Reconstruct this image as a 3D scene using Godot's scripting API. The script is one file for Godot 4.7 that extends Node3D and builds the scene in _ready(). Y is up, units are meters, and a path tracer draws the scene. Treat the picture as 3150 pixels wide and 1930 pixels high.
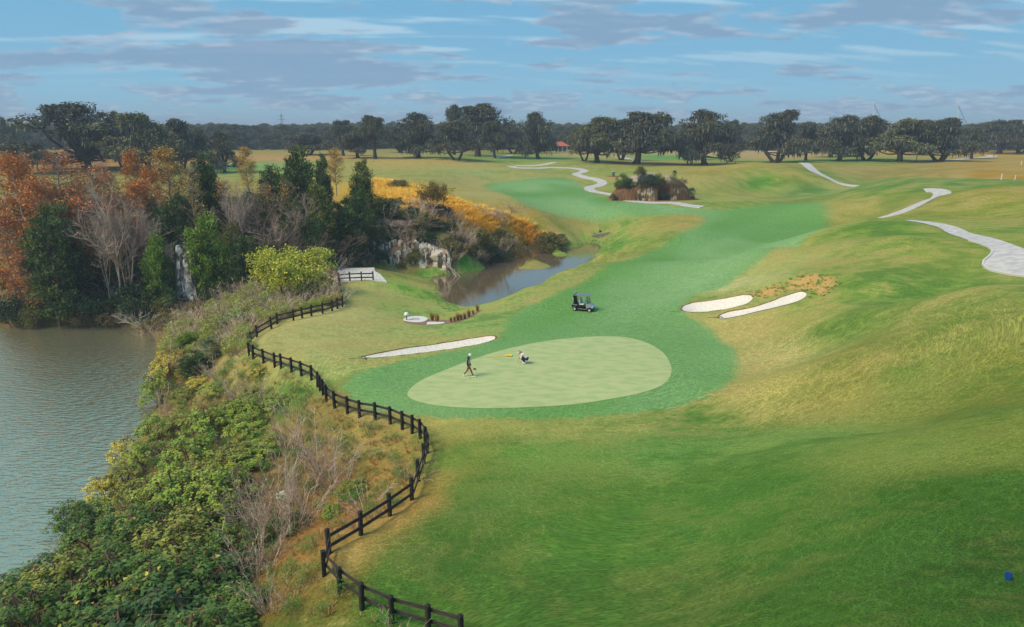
extends Node3D
# A golf hole between a lake and rolling turf, seen from high above the near end.
# y is up, metres; y = 0 lies on the putting green, -z runs up the fairway.

const LAKE_LEVEL = -8.0
const POND_LEVEL = -4.0
const EYE = Vector3(0, 18, 0)

# terrain: nodes of a smooth surface spline, metres (x, z, weight), then its plane
const LAND = [
	[-7.8568, -47.1633, 0.0275626606], [1.8787, -42.1521, -0.0317437477], [12.3020, -49.1625, -0.0343205403], [2.5503, -58.9373, -0.0168369341], [2.1767, -49.6333, 0.0055854806], [7.9714, -45.8092, -0.0386404059], [-4.4881, -52.9870, -0.0267975850], [-12.2051, -45.4694, -0.1605270802],
	[3.1521, -40.5675, 0.0674585464], [17.1302, -48.4700, 0.1027263239], [10.1104, -41.9180, 0.0361590649], [18.5724, -59.9074, 0.1139335649], [10.5567, -62.1078, -0.0143321044], [7.3244, -69.1740, 0.0067137881], [14.5410, -70.4790, 0.0124657411], [2.9276, -68.2195, 0.0070709537],
	[11.2927, -83.1657, 0.0917146146], [22.2606, -98.0649, 0.0510058369], [36.3280, -114.6103, 0.0001784901], [53.4780, -131.6681, 0.0246645292], [38.7890, -136.5319, 0.0415984536], [33.7595, -88.2732, 3.3139180832], [16.8072, -82.2666, 0.0393764865], [-1.4467, -71.7536, -0.0147571459],
	[23.1337, -115.2615, -0.1715135338], [32.5593, -131.2077, -0.0198648419], [-2.0876, -63.2989, -0.0167492457], [-6.7162, -57.7503, 0.0392933146], [-11.4244, -53.5365, 0.0712093667], [-10.6132, -72.3447, 0.0600453938], [-5.3030, -75.1245, 0.0102722210], [-14.1976, -67.5380, 0.0105073356],
	[-8.9993, -78.4805, 0.0424102441], [-14.1587, -83.0270, 0.0413048442], [-19.9268, -58.6664, 0.1795485124], [-23.1839, -61.5423, -0.1383447342], [-22.0743, -56.3049, -0.4236363005], [-18.0822, -52.7912, -0.2815658961], [-13.4269, -47.8681, -0.0423606228], [-18.2361, -78.1905, -0.0659807085],
	[-19.8787, -85.6523, -0.0315408110], [-25.6789, -103.2888, -0.1385424627], [-25.6074, -98.3794, -0.0192647432], [-20.4227, -99.3060, -0.1127061808], [-16.8702, -89.6841, -0.0587252618], [-23.9381, -88.9193, 0.0299781248], [-21.6586, -93.7018, 0.0250064890], [-14.2572, -103.5761, -0.7493936766],
	[-21.7630, -106.0288, -0.9408721473], [-14.2300, -94.4043, 0.0216291085], [-10.2662, -96.7958, -0.0972100915], [-10.1546, -104.1102, -0.2267376506], [-4.1846, -108.8893, 0.0182897912], [1.9832, -114.5628, -1.6397785929], [9.0059, -123.9274, -0.6016788942], [13.6403, -132.2197, 0.0122530673],
	[17.5031, -133.9047, 0.0070065599], [16.9199, -126.1293, 0.0136290395], [-6.0187, -85.4599, -0.0788801830], [-8.7645, -89.0122, -0.0093606363], [-5.3655, -104.8803, 0.2299000720], [1.2788, -114.4272, 2.3287119755], [9.1592, -125.7326, 1.2851982191], [15.3804, -133.0554, 0.4651808273],
	[-7.8498, -103.1323, 0.0768257188], [5.3371, -126.8293, 0.2183647265], [2.9645, -126.0245, 0.4063256443], [6.9803, -128.3843, 3.2977736079], [5.1523, -122.3386, 0.6424915111], [11.7792, -129.1926, 3.7623728928], [7.1492, -117.7312, 0.6596928216], [-2.2413, -112.7240, 0.8682579585],
	[14.8028, -127.8527, -0.0964169726], [-0.1386, -112.1397, -1.1902657185], [3.4329, -115.9441, -0.4879975836], [7.2911, -120.8464, -0.9025121252], [11.7737, -129.5905, -3.7019599652], [15.9963, -135.2318, -0.3723533864], [19.7260, -135.3402, 0.2227857426], [17.7567, -139.7352, 0.2150104880],
	[14.0556, -136.6170, 0.1702026673], [21.7682, -132.9519, -0.2002100975], [-31.8483, -159.9039, -0.0260559739], [-16.4818, -117.0273, -0.1174758449], [-14.8628, -135.3780, -0.0057081148], [-2.4216, -124.2639, -0.6343475208], [7.6712, -127.7190, -4.1879585868], [-8.5093, -125.1542, 0.0683795491],
	[1.5115, -138.7674, -0.0339232349], [5.5734, -134.6935, -0.3477385045], [-22.4323, -110.9499, -1.3826538953], [-15.5753, -109.8888, -0.5796005426], [-2.3550, -119.6918, 0.0602392049], [-15.7241, -100.4705, 0.0242257708], [6.7808, -165.5684, 0.0186540069], [-3.4100, -177.4911, 0.0102070566],
	[15.0235, -147.7783, -0.0481280212], [23.0454, -141.8767, -0.1989080126], [35.2990, -184.8866, 0.0266443437], [21.5193, -214.3525, 0.0127988899], [2.4243, -225.7374, 0.0404329177], [-15.4161, -195.4390, -0.0068730268], [-36.7608, -266.8990, -0.0032208771], [-21.1847, -251.0227, -0.0076567807],
	[-43.3524, -233.4324, 0.0016531705], [15.9742, -274.2655, 0.0042395005], [32.7489, -252.5695, -0.0125082336], [31.2467, -148.6138, 0.0166947310], [23.5776, -157.6043, 0.0086251272], [42.0457, -155.5837, 0.0029674989], [40.3201, -142.3718, -0.0342578037], [53.3080, -155.5837, -0.0156446878],
	[67.4766, -167.7186, 0.0162436062], [85.2940, -173.2652, 0.6934902235], [57.4375, -181.7576, -0.1027632642], [64.0909, -178.3711, 0.1256250078], [70.2333, -180.8085, -0.0156337905], [74.6555, -206.4104, -0.0562848156], [81.5102, -204.8333, 0.0215559729], [64.0404, -220.2924, 0.0138414965],
	[56.3600, -231.8867, -0.0061323630], [76.6758, -178.1495, -0.0349703641], [114.6145, -198.2957, -0.0242445308], [107.3465, -220.2924, 0.0142116739], [143.1915, -225.2418, 0.0035704215], [142.9555, -194.4815, 0.0109938922], [93.0304, -220.8500, -0.0379083936], [90.2842, -212.5628, 0.0189577783],
	[85.3432, -194.9908, -0.0079322139], [84.8716, -184.6427, -0.0679318109], [86.0714, -175.5872, -0.7397637201], [88.2069, -167.5418, -0.1697582735], [93.0464, -163.6583, 0.1376869016], [98.1502, -162.3594, -0.0157875160], [103.3494, -159.8335, 0.0178378910], [80.0666, -132.3344, 0.0647400935],
	[80.6139, -129.6952, 0.0257743693], [71.6451, -117.7901, -0.0465674616], [65.0803, -111.1373, -0.0286836041], [61.0747, -107.9871, -0.0398155258], [58.9697, -107.5584, 0.0254792909], [61.9786, -133.3609, -0.2349418578], [72.0351, -146.2162, 0.0502268799], [75.6968, -143.5319, -0.0611556047],
	[76.7546, -133.2376, -0.0869930552], [65.2536, -148.4037, 0.0548245679], [65.8538, -131.2650, -0.2128793421], [24.6161, -74.7272, 0.0667045301], [33.4241, -87.8910, -3.1275137329], [43.4610, -92.8061, 0.0052891068], [49.3841, -94.7235, -0.0845246888], [52.9941, -90.9652, 0.0307416060],
	[54.3863, -83.5400, 0.0113580305], [61.0881, -112.7057, 0.0085595591], [75.8218, -109.6622, -0.0076918650], [95.7291, -129.6644, -0.0208481432], [66.8585, -89.3959, 0.0198411830], [45.3248, -61.8007, 0.0128446655], [40.6448, -53.0693, 0.0186316404], [47.9859, -69.9186, -0.0022733683],
	[39.0667, -91.4520, -0.2422937004], [50.0419, -117.3504, 0.0099988297], [57.8122, -125.1399, 0.0187086845], [64.3205, -130.1191, 0.4662643898], [66.8032, -126.7796, 0.0051109788], [42.4780, -106.8704, 0.0841907643], [100.1170, -187.9047, 0.0263078140], [89.2610, -179.3311, 0.2933992834],
	[102.7741, -284.3748, 0.0052149711], [106.0044, -259.1262, -0.0053901625], [74.9185, -238.1138, 0.0256652583], [14.8438, -33.6539, 0.0362209908], [17.4297, -30.4430, 0.1114472952], [21.0314, -67.8760, 0.0337692559], [17.4425, -67.9091, -0.0268911295], [24.2651, -68.1951, -0.0220257856],
	[19.9949, -62.2859, -0.0698082953], [24.1708, -63.2012, -0.0304620234], [28.5869, -64.9661, 0.1789617000], [29.3168, -67.4316, -0.1015606162], [31.9753, -65.2525, -0.0657873617], [30.0899, -72.6124, -0.0055312936], [35.9710, -66.9659, 0.0100890100], [37.3657, -59.1207, -0.0201274146],
	[32.7709, -46.7531, -0.0804322198], [28.6536, -36.6101, -0.0416937595], [25.3937, -52.2201, -0.0292679215], [28.5927, -46.6499, 0.0811241996], [20.8400, -52.9050, -0.0279367913], [18.5333, -42.9473, -0.0571256860], [20.6391, -36.6825, -0.0084093938], [23.2548, -33.7055, 0.0142562295],
	[21.9379, -27.3313, -0.0543500397], [12.0523, -39.1235, 0.0459461849], [12.3642, -35.3916, 0.0245408700], [13.9355, -31.5019, -0.0748018759], [16.2608, -28.3133, -0.0515185264], [17.8856, -25.3103, 0.0412383007], [18.8836, -23.1654, -0.0351308674], [11.4443, -13.6205, -0.0127521277],
	[10.9003, -18.1259, 0.0109755527], [7.4503, -18.5895, 0.0475797469], [10.5754, -23.2648, -0.0342775574], [6.4084, -25.3629, 0.0618075314], [5.9803, -33.4334, -0.0280965109], [1.5716, -34.6275, -0.0215248835], [1.2816, -27.4497, -0.0167410926], [1.0259, -21.1834, -0.0854280236],
	[-2.4727, -27.0378, 0.0508791637], [-2.9142, -32.7318, -0.0223024543], [9.2981, -12.1111, -0.1417743712], [4.7417, -17.9244, 0.0725416637], [-4.9737, -36.9559, -0.0139178904], [-6.2290, -40.7191, 0.0415965709], [-9.2222, -42.2723, -0.0795756299], [-5.2423, -31.8902, 0.0290259317],
	[-8.6034, -28.0952, -0.2154776307], [-8.2953, -26.2019, -0.1678403748], [-6.1949, -24.1190, -0.0637791503], [-3.0757, -22.2844, 0.1161262482], [-6.7695, -29.6971, 0.0637504747], [-8.2725, -37.2679, -0.0478471265], [-11.3435, -41.6119, 0.1115647114], [-16.4107, -49.1963, 0.0991451922],
	[-21.4932, -54.3636, 0.2510644164], [-9.4961, -33.8708, 0.0476222000], [-10.8233, -30.5120, -0.0213970211], [-10.8958, -26.2878, 0.1908792205], [-13.8555, -34.6733, -0.0173310721], [-15.1292, -32.2017, 0.0805940789], [-22.2712, -45.5060, -0.0201601743], [-20.6870, -49.8128, 0.1690889674],
	[-27.5057, -59.8000, 0.0778680024], [-36.0078, -71.8787, -0.0439444139], [-30.1218, -70.5576, -0.0960158161], [-27.3974, -78.9058, 0.0443884250], [-34.4663, -90.1216, -0.1309418090], [-37.6806, -86.5666, -0.0021368981], [-28.1038, -91.7070, -0.1158214007], [-34.4062, -104.5074, 0.2112579738],
	[-48.4862, -86.5329, -0.1021627644], [-35.5736, -65.7385, 0.1267367010], [-30.7557, -50.9981, 0.0456188916], [-28.6237, -39.2728, -0.0041278802], [-30.6665, -32.1475, -0.1054702420], [-41.4634, -74.8360, 0.0139002290], [-27.9747, -35.0238, 0.0672070575], [-52.5530, -78.8273, 0.0537951765],
	[-53.6453, -66.2647, -0.0294522292], [-40.4890, -53.0291, 0.0358019563], [-66.7083, -66.2647, -0.0308989340], [-84.7768, -93.1893, 0.3435049044], [-63.1500, -87.3754, 0.1603546217], [-42.5742, -46.5521, -0.0059627272], [-94.9978, -86.0503, -0.0580711871], [-70.1609, -89.8960, 0.1185338745],
	[-61.6186, -89.8960, -0.0928565521], [-52.8528, -89.4879, 0.0359143014], [-81.5507, -89.8960, -0.2358287051], [-98.2200, -89.4879, 0.1855080417], [-47.0843, -89.4508, 0.1241991221], [-45.0000, -93.0000, 0.0388930059], [-70.0000, -93.0000, -0.1280043075], [-31.0000, -94.0000, 0.2670156625],
	[-100.0000, -93.0000, -0.1186822907], [-45.0000, -101.0000, -0.1267143480], [-70.0000, -101.0000, -0.0760817317], [-31.0000, -102.0000, -0.2192600269], [-100.0000, -101.0000, -0.0790178435], [-45.0000, -115.0000, -0.0264931553], [-75.0000, -115.0000, -0.0146345510], [-25.0000, -116.0000, 0.1426883618],
	[-110.0000, -115.0000, -0.0078401480], [-15.0000, -116.0000, 0.2333612642], [-45.0000, -150.0000, 0.0267897423], [-90.0000, -150.0000, 0.0091559870], [-20.0000, -150.0000, 0.0204890866], [-140.0000, -150.0000, -0.0001373370], [-60.0000, -200.0000, 0.0065124249], [-120.0000, -200.0000, -0.0002762449],
	[-20.0000, -200.0000, 0.0054631086], [-200.0000, -220.0000, -0.0011740244], [0.0000, -215.0000, -0.0492464853], [-24.0000, -107.2000, 0.4717458730], [-19.0000, -106.8000, 0.3261063109], [-14.0000, -106.2000, 0.6639015451], [-9.5000, -105.0000, 0.3201370770], [-24.0000, -104.0000, 0.1558654883],
	[-19.0000, -103.6000, -0.0644703377], [-14.0000, -103.0000, 0.3693332719], [-24.0000, -110.8000, 0.1661687218], [-19.0000, -110.4000, -0.2630090905], [-14.0000, -109.8000, -0.0828707340], [-9.0000, -109.0000, -0.6825607347], [-16.5000, -106.4000, 0.3198162356], [-21.5000, -106.9000, 0.8700231537],
	[-16.5000, -110.0000, 0.1206025232], [-21.5000, -110.6000, 0.7450203006], [-5.0000, -8.0000, -0.1509764768], [15.0000, -2.0000, 0.0351161357], [40.0000, -10.0000, 0.0184605690], [60.0000, -40.0000, 0.0070750369], [80.0000, -80.0000, -0.0020476264], [-6.0000, -14.0000, 0.1673811432],
	[-20.0000, -14.0000, 0.0294586683], [-35.0000, -20.0000, 0.0413707753], [-60.0000, -40.0000, -0.0173472154], [110.0000, -120.0000, 0.0153246522], [150.0000, -200.0000, -0.0145925743], [90.0000, -160.0000, -0.1506002489], [-4.0778, -79.1240, -0.0221866149], [-4.4128, -85.6240, 0.0759485780],
	[-1.5933, -79.3892, -0.0060520228], [-1.7237, -85.8892, 0.1708293500], [1.4467, -82.7471, -0.1890283930], [1.5603, -89.2471, 0.2136570147], [5.3785, -88.3571, -0.2866825600], [5.7742, -94.8571, 0.2855916749], [9.1767, -93.8537, -0.4063961827], [9.8123, -100.3537, 0.3217448952],
	[14.1159, -105.2098, -0.3908389288], [14.9880, -111.7098, 0.3191788532], [-280.0000, -280.0000, -0.0003755754], [-140.0000, -280.0000, 0.0014598644], [0.0000, -280.0000, 0.0008286387], [140.0000, -280.0000, -0.0012192060], [280.0000, -280.0000, 0.0016786850], [-350.0000, -350.0000, -0.0004190497],
	[-175.0000, -350.0000, 0.0003147494], [0.0000, -350.0000, -0.0002477932], [175.0000, -350.0000, -0.0009837926], [350.0000, -350.0000, -0.0003033414], [-450.0000, -450.0000, 0.0000374289], [-225.0000, -450.0000, 0.0005385210], [0.0000, -450.0000, 0.0002570239], [225.0000, -450.0000, 0.0000793008],
	[450.0000, -450.0000, 0.0003056258], [-650.0000, -650.0000, -0.0000937739], [-325.0000, -650.0000, 0.0000502556], [0.0000, -650.0000, -0.0000692598], [325.0000, -650.0000, -0.0001428056], [650.0000, -650.0000, 0.0000521344], [-900.0000, -900.0000, -0.0001041404], [-450.0000, -900.0000, 0.0000966523],
	[0.0000, -900.0000, 0.0000113341], [450.0000, -900.0000, -0.0000712241], [900.0000, -900.0000, 0.0001235613],
]
const LAND_PLANE = [5.5756113108, 0.0030913440, -0.0006102653]
# low swells and hollows: x, z, height, reach
const SWELLS = [
	[22.69, -49.5, -1.28, 6], [27.34, -51, 1.28, 6], [32.99, -54.5, -1.28, 5], [30.69, -43.5, 1.12, 6], [41.2, -73, 1.28, 6], [38.46, -58, -1.12, 5], [33.88, -118.5, 0.57, 9], [23.53, -104, -0.46, 8],
	[7.7, -189, 0.92, 10], [26.36, -202, 1.03, 8], [-3.81, -199, -0.8, 10], [44.47, -191.5, 1.03, 9], [49.01, -170.5, -1.44, 8], [61.72, -179.5, -1.6, 9], [73.74, -184.5, 1.44, 8], [75.89, -173.5, -1.28, 8],
	[66.01, -97.5, -1.28, 6], [76.68, -109, 1.44, 8], [108.89, -198.5, -1.44, 12], [121.03, -189.5, 1.44, 12], [-20.68, -190, 1.03, 12], [17, -39, -0.8, 5], [21.59, -41, 0.96, 5], [21.22, -32, -0.96, 5],
	[19.7, -129.5, 0.57, 6], [27.23, -69.5, 0.8, 5], [32.76, -60.5, 0.96, 5], [21.63, -58, -0.8, 5], [-11.04, -180.5, -0.69, 10], [8.66, -146, -0.46, 9],
]
# turf and litter tones met along the course: x, z and the tone
const TURF_TONES = [
	[-19.91, -58.62, 195, 182, 125], [-19.1, -70.07, 200, 185, 128], [-17.52, -84.45, 195, 185, 120], [-14.2, -90.32, 140, 180, 80], [-11.39, -95.06, 185, 170, 105], [-11.64, -79.78, 165, 180, 105],
	[-15.17, -62.49, 190, 180, 120], [-9.36, -63.5, 175, 180, 115], [-4.57, -64.37, 150, 175, 105], [-16.33, -53.93, 185, 180, 120], [-14.18, -50.82, 170, 175, 110], [-21.6, -57.05, 190, 180, 120],
	[-25.25, -101.48, 165, 150, 90], [-19.67, -105.06, 150, 150, 80], [-3.49, -40.11, 190, 175, 105], [1.76, -39.09, 175, 170, 100], [7.02, -39.74, 160, 165, 95], [11.04, -40.13, 105, 140, 65],
	[21.44, -59.42, 195, 178, 118], [16.26, -41.73, 185, 170, 105], [21.64, -50.58, 195, 178, 120], [18.95, -37.87, 160, 150, 85], [22.32, -40.13, 150, 145, 80], [24.64, -50.49, 130, 150, 75],
	[22.65, -36.23, 125, 138, 68], [26.38, -38.88, 140, 145, 75], [26.75, -33.9, 135, 138, 68], [23.32, -30.64, 122, 132, 62], [30.05, -44.87, 150, 155, 85], [33.27, -58, 125, 155, 75],
	[34.04, -67.25, 140, 155, 80], [29.49, -77.11, 180, 178, 112], [24.25, -73.62, 205, 195, 142], [37.41, -79.35, 172, 167, 97], [46.23, -82.42, 125, 155, 65], [44.12, -67.18, 150, 160, 80],
	[25.94, -57.26, 150, 160, 85], [20.76, -70.74, 150, 165, 95], [1.57, -34.63, 112, 150, 72], [8.22, -33.52, 112, 150, 76], [14.17, -32, 128, 156, 82], [15.91, -24.66, 128, 146, 72],
	[17.92, -23.11, 128, 140, 66], [-0.65, -29.96, 92, 130, 62], [2.92, -25.08, 86, 126, 56], [-2.36, -25.52, 76, 108, 50], [5.99, -23.48, 88, 126, 57], [9.53, -24.65, 86, 126, 56],
	[10.84, -20.55, 78, 117, 50], [13.96, -19.2, 70, 105, 43], [11.13, -13.51, 64, 95, 42], [8.22, -15.03, 74, 108, 47], [5.02, -19.15, 82, 112, 52], [1.03, -21.19, 74, 108, 50],
	[-3.87, -23.45, 80, 110, 51], [-2.02, -28.86, 80, 116, 54], [-2.43, -32.13, 98, 128, 60], [-2.8, -29.97, 92, 124, 58], [-3.75, -28.34, 90, 120, 56], [-4.64, -27.09, 86, 116, 54],
	[-5.51, -25.6, 84, 122, 54], [-5.66, -24.46, 86, 120, 54], [-4.56, -23.54, 80, 118, 52], [-3.68, -34.98, 120, 145, 68], [-4.03, -33.17, 165, 142, 78], [-5.49, -28.81, 190, 145, 85],
	[-6.98, -26.17, 180, 142, 85], [-8.78, -39.9, 178, 152, 92], [-8.36, -35.23, 172, 130, 78], [-8.72, -29.23, 172, 120, 72], [-9.27, -25.57, 135, 105, 60], [-9.27, -24.33, 95, 100, 50],
	[-8.62, -31.29, 160, 112, 68], [-17.03, -49.06, 112, 136, 66], [-14.04, -44.34, 150, 130, 80], [-22.53, -55.38, 160, 145, 85], [-4.65, -30.74, 178, 135, 78], [-5.68, -36.69, 170, 145, 82],
	[-6.79, -24.46, 125, 115, 60], [-17.05, -40.01, 92, 72, 48], [-24.98, -51.93, 88, 68, 48], [-33.66, -66.62, 88, 72, 48], [-32.54, -76.47, 115, 98, 62], [-31.54, -84.98, 115, 98, 62],
	[-15.13, -32.19, 80, 66, 42], [-22.09, -38.66, 70, 60, 40], [-26.7, -157.71, 218, 168, 62], [-13.66, -123.84, 218, 168, 66], [-6.12, -122.5, 208, 158, 66], [1.45, -132.08, 202, 152, 76],
	[7.12, -132.07, 187, 152, 86], [-15.47, -108.43, 112, 82, 56], [-2.34, -118.86, 120, 110, 60], [-26.98, -134.74, 210, 160, 60], [-12.26, -102.78, 95, 160, 72], [-7.37, -106.12, 100, 158, 68],
	[5.44, -129.54, 98, 158, 60], [18.67, -133.57, 108, 165, 70], [16.85, -139.15, 110, 165, 75], [17.93, -141.45, 150, 145, 82], [19.05, -125.16, 120, 160, 75], [11.78, -129.65, 110, 160, 70],
	[14.49, -141.52, 172, 152, 86], [24.83, -127.92, 178, 166, 96], [29.02, -129.47, 182, 162, 96], [-12.21, -181.9, 182, 166, 112], [-4.71, -150.42, 187, 172, 116], [-33.21, -240.67, 197, 166, 101],
	[-21.17, -234.01, 192, 166, 106], [-25.88, -186.65, 166, 160, 96], [-9.76, -199.23, 166, 175, 110], [2.14, -199.25, 170, 166, 101], [11.71, -289.88, 126, 156, 86], [-5, -263.02, 141, 160, 86],
	[16.93, -240.89, 160, 166, 96], [30.44, -205.38, 160, 166, 91], [54.73, -249.86, 172, 156, 86], [57.28, -196.73, 182, 156, 86], [72.01, -198.81, 176, 156, 81], [73.37, -183.8, 151, 150, 71],
	[65.81, -183.6, 98, 150, 60], [55.99, -176.36, 166, 160, 91], [43.97, -155.76, 151, 166, 86], [68.04, -174.33, 160, 160, 96], [74.26, -171.73, 104, 150, 86], [66.4, -134.36, 171, 160, 91],
	[72.31, -135.21, 118, 150, 56], [73.66, -128.81, 151, 150, 76], [68.77, -106.74, 151, 150, 71], [68.22, -96.21, 141, 150, 66], [74.09, -105.49, 156, 146, 71], [109.04, -210.55, 166, 146, 86],
	[118.27, -194.57, 176, 146, 86], [125.63, -179.86, 188, 138, 46], [129.6, -251.1, 108, 160, 76], [88.01, -191.63, 120, 150, 66], [85.21, -139.63, 98, 140, 71], [150.9, -237.55, 192, 151, 91],
	[155.07, -215.66, 192, 146, 76], [221.62, -319.9, 197, 152, 72], [94.76, -341.36, 192, 161, 111], [68.77, -314.79, 108, 160, 86], [118.52, -323.19, 192, 156, 111], [-84.16, -266.3, 196, 151, 101],
	[-85.81, -227.91, 114, 166, 101], [-123.86, -235.92, 182, 121, 71], [-146.84, -234.5, 170, 110, 70], [41.54, -321.11, 190, 160, 105], [-45, -92, 134, 108, 80], [-75, -92, 134, 108, 80],
	[-25, -95, 134, 108, 80], [-45, -102, 134, 108, 80], [-75, -105, 134, 108, 80], [-20, -104, 134, 108, 80], [-110, -110, 134, 108, 80], [-45, -125, 140, 130, 75],
	[-90, -130, 140, 120, 70], [0, -350, 150, 135, 80], [-300, -350, 150, 125, 80], [300, -350, 170, 140, 85], [0, -500, 110, 105, 70], [-400, -500, 110, 105, 70],
	[400, -500, 120, 105, 70], [60, -20, 64, 96, 42], [-10, -100, 110, 85, 55],
]
# mown fairway and collar outline
const FAIRWAY = [
	[-12.48, -45.98], [-12.56, -48.89], [-11.02, -51.52], [-8.01, -53.78], [-4.66, -55.19], [-1.54, -57.36], [-0.66, -61.17], [-0.71, -66.01], [1.26, -71.5], [5.24, -77.65], [11.07, -85.69], [21.34, -105.72],
	[28.26, -113.27], [36.88, -129.5], [38.32, -137.93], [30.57, -136.89], [22.8, -140.01], [14.76, -144.67], [6.73, -142.39], [1.56, -143.33], [-1.12, -155.17], [-7.17, -178.14], [-6.32, -184.83], [3.18, -189.51],
	[16.63, -201.43], [18.5, -183.39], [22.38, -155.81], [33.84, -144.19], [39.83, -140.5], [47.15, -142.12], [57.16, -148.3], [65.23, -148.34], [60.56, -129.69], [42.98, -92.97], [38.9, -91.01], [31.03, -81.52],
	[27.71, -78.77], [24.05, -74.42], [19.8, -73.88], [16.87, -67.28], [18.44, -62.19], [19.24, -57.07], [17.74, -49.75], [15.09, -44.86], [12.57, -42.97], [8.99, -41.79], [4.52, -40.88], [0.48, -40.46],
	[-3.55, -40.87], [-7.78, -41.98], [-10.66, -43.78],
]
const GREEN = [
	[-7.5, -45.16], [-6.83, -47.53], [-4.31, -50.69], [-1.12, -54.61], [2.48, -57.28], [7.07, -59.09], [10.11, -59.28], [12.02, -57.44], [12.78, -54.23], [12.46, -49.97], [11.57, -47.01], [10.24, -45.24],
	[7.69, -44.01], [4.74, -43.12], [1.89, -42.49], [-0.89, -42.2], [-3.68, -42.51], [-6.01, -43.33], [-7.12, -44.15],
]
const BUNKER_FRONT = [
	[-12.78, -53.77], [-11.71, -55.01], [-9.82, -56.42], [-7.12, -58.09], [-4.22, -59.14], [-1.98, -59.77], [-1.36, -59.12], [-1.73, -57.71], [-3.68, -56.47], [-6.12, -55.53], [-8.84, -54.71], [-11.55, -54.17],
]
const BUNKER_ROUND = [
	[17.32, -67.95], [18.28, -69.58], [20.04, -69.69], [21.87, -68.64], [23.61, -67.57], [24.1, -66.81], [24, -65.86], [23.24, -65.13], [21.98, -64.93], [20.12, -65.42], [18.22, -65.97], [17.36, -66.7],
]
const BUNKER_LONG = [
	[19.81, -63.35], [20.48, -64.17], [21.76, -64.18], [23.56, -63.68], [25.69, -64.21], [27.43, -64.65], [28.21, -64.16], [28, -62.89], [27.36, -62.06], [25.72, -62.18], [23.62, -62.69], [21.32, -62.75],
	[20, -62.91],
]
const SCRUB = [
	[23.93, -67.29], [26.11, -67.72], [28.98, -67.78], [31.12, -67.05], [31.55, -64.44], [30.36, -61.36], [28.76, -60.6], [27.63, -61.37], [28.4, -63.69], [27.38, -65.6], [25.13, -64.83], [23.86, -65.21],
]
const PATH_CREST = [
	[94.69, -227.14], [92.53, -220.25], [90.28, -212.56], [85.34, -194.99], [84.87, -184.64], [86.07, -175.59], [88.21, -167.54], [93.05, -163.66], [98.15, -162.36], [103.35, -159.83],
]
const PATH_DIP = [
	[79.56, -133.24], [81.02, -132.33], [80.25, -128.84], [76.41, -123.14], [71.65, -117.79], [65.08, -111.14], [61.07, -107.99], [58.97, -107.56], [58.45, -108.93],
]
const PATH_WINDING = [
	[-0.28, -238.97], [1.54, -234.53], [8.12, -234.88], [15.19, -235.92], [21.19, -232.3], [23.4, -225.41], [22.11, -220.45], [19.55, -212.39], [20.71, -200.17], [23.75, -195.41], [25.07, -191.84], [23.38, -187.32],
	[20.34, -182.03], [20.51, -176.69], [22.62, -172.4], [24.79, -167.3], [24.8, -159.37], [26.66, -153.37], [29.71, -149.95], [34.9, -148.89], [36.78, -145.53], [39.58, -142.84],
]
const PATH_BEND = [
	[15.65, -255.37], [11.76, -246.92], [7.66, -242.5], [1.15, -240.91],
]
const PATH_OAKS = [
	[-8.76, -273.03], [-5.39, -283.79], [-0.37, -309.13],
]
const PATH_SHADE = [
	[46.86, -309.53], [48.44, -293.33], [48.48, -264.69],
]
const ROAD_RIGHT = [
	[134.06, -246.36], [143.77, -247.23], [155.99, -250.88], [176.96, -268.9], [198.56, -289.12], [209.17, -306.83],
]
const ROAD_FAR = [
	[219.91, -373.85], [230.1, -367.08], [237.38, -353.52],
]
const ROAD_BACK = [
	[135.85, -403.93], [137.01, -380.41], [134.03, -348.89],
]
const PATH_TURN = [
	[52.7, -91.43], [54.26, -88.46], [54.61, -84.72], [53.44, -80.64], [52.06, -77.23], [51.51, -73.97], [51.13, -71.46], [50.25, -67.76], [49.15, -63.98], [47.82, -59.68], [41.47, -51.34], [42.45, -54.72],
	[42.68, -57.86], [42.57, -60.08], [43.34, -62.03], [45.53, -64.07], [46.82, -65.72], [47.63, -68.04], [47.78, -71.69], [50.29, -78.69], [52.22, -83.14], [52.7, -87.16], [52.08, -90.32],
]
const PAD = [
	[-25.54, -98.13], [-20.37, -99.06], [-19.66, -96.33], [-18.57, -94.31], [-16.77, -89.46], [-19.83, -90.5], [-23.88, -88.7], [-24.55, -90.23], [-24.46, -93.75],
]
# fence posts, from the slab by the pond to the near end
const FENCE = [
	[-18.8, -90.43], [-20.26, -89.91], [-21.82, -89.85], [-23.37, -89.78], [-22.71, -87.45], [-22.09, -85.27], [-21.44, -82.93], [-20.71, -80.3], [-19.87, -77.23], [-19.09, -74.39], [-19.39, -73.36], [-19.73, -72.32],
	[-20.43, -71.06], [-21.32, -69.94], [-22.07, -69.18], [-22.74, -68.36], [-24.33, -68], [-24.36, -66.31], [-25.23, -64.55], [-24.91, -62.04], [-24.11, -59.63], [-23.09, -56.89], [-22.37, -55.92], [-21.23, -55.19],
	[-19.87, -54], [-19.08, -53.23], [-17.84, -52.05], [-16.84, -51.38], [-15.82, -50.57], [-14.92, -49.08], [-14.43, -48], [-13.86, -46.76], [-13.24, -45.35], [-12.34, -44.12], [-11.24, -43.22], [-10.25, -42.48],
	[-9.04, -41.74], [-7.92, -40.99], [-7, -40.12], [-6.26, -39.36], [-5.65, -38.5], [-5.2, -37.41], [-4.95, -36.33], [-4.99, -35.07], [-5.05, -33.23], [-5.13, -31.24], [-6, -29.77], [-7.03, -27.94],
	[-8.24, -26.87], [-8.15, -25.61], [-7.17, -24.43], [-6.03, -23.4], [-4.69, -22.58], [-3.15, -21.72], [-1.81, -20.47],
]
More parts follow.
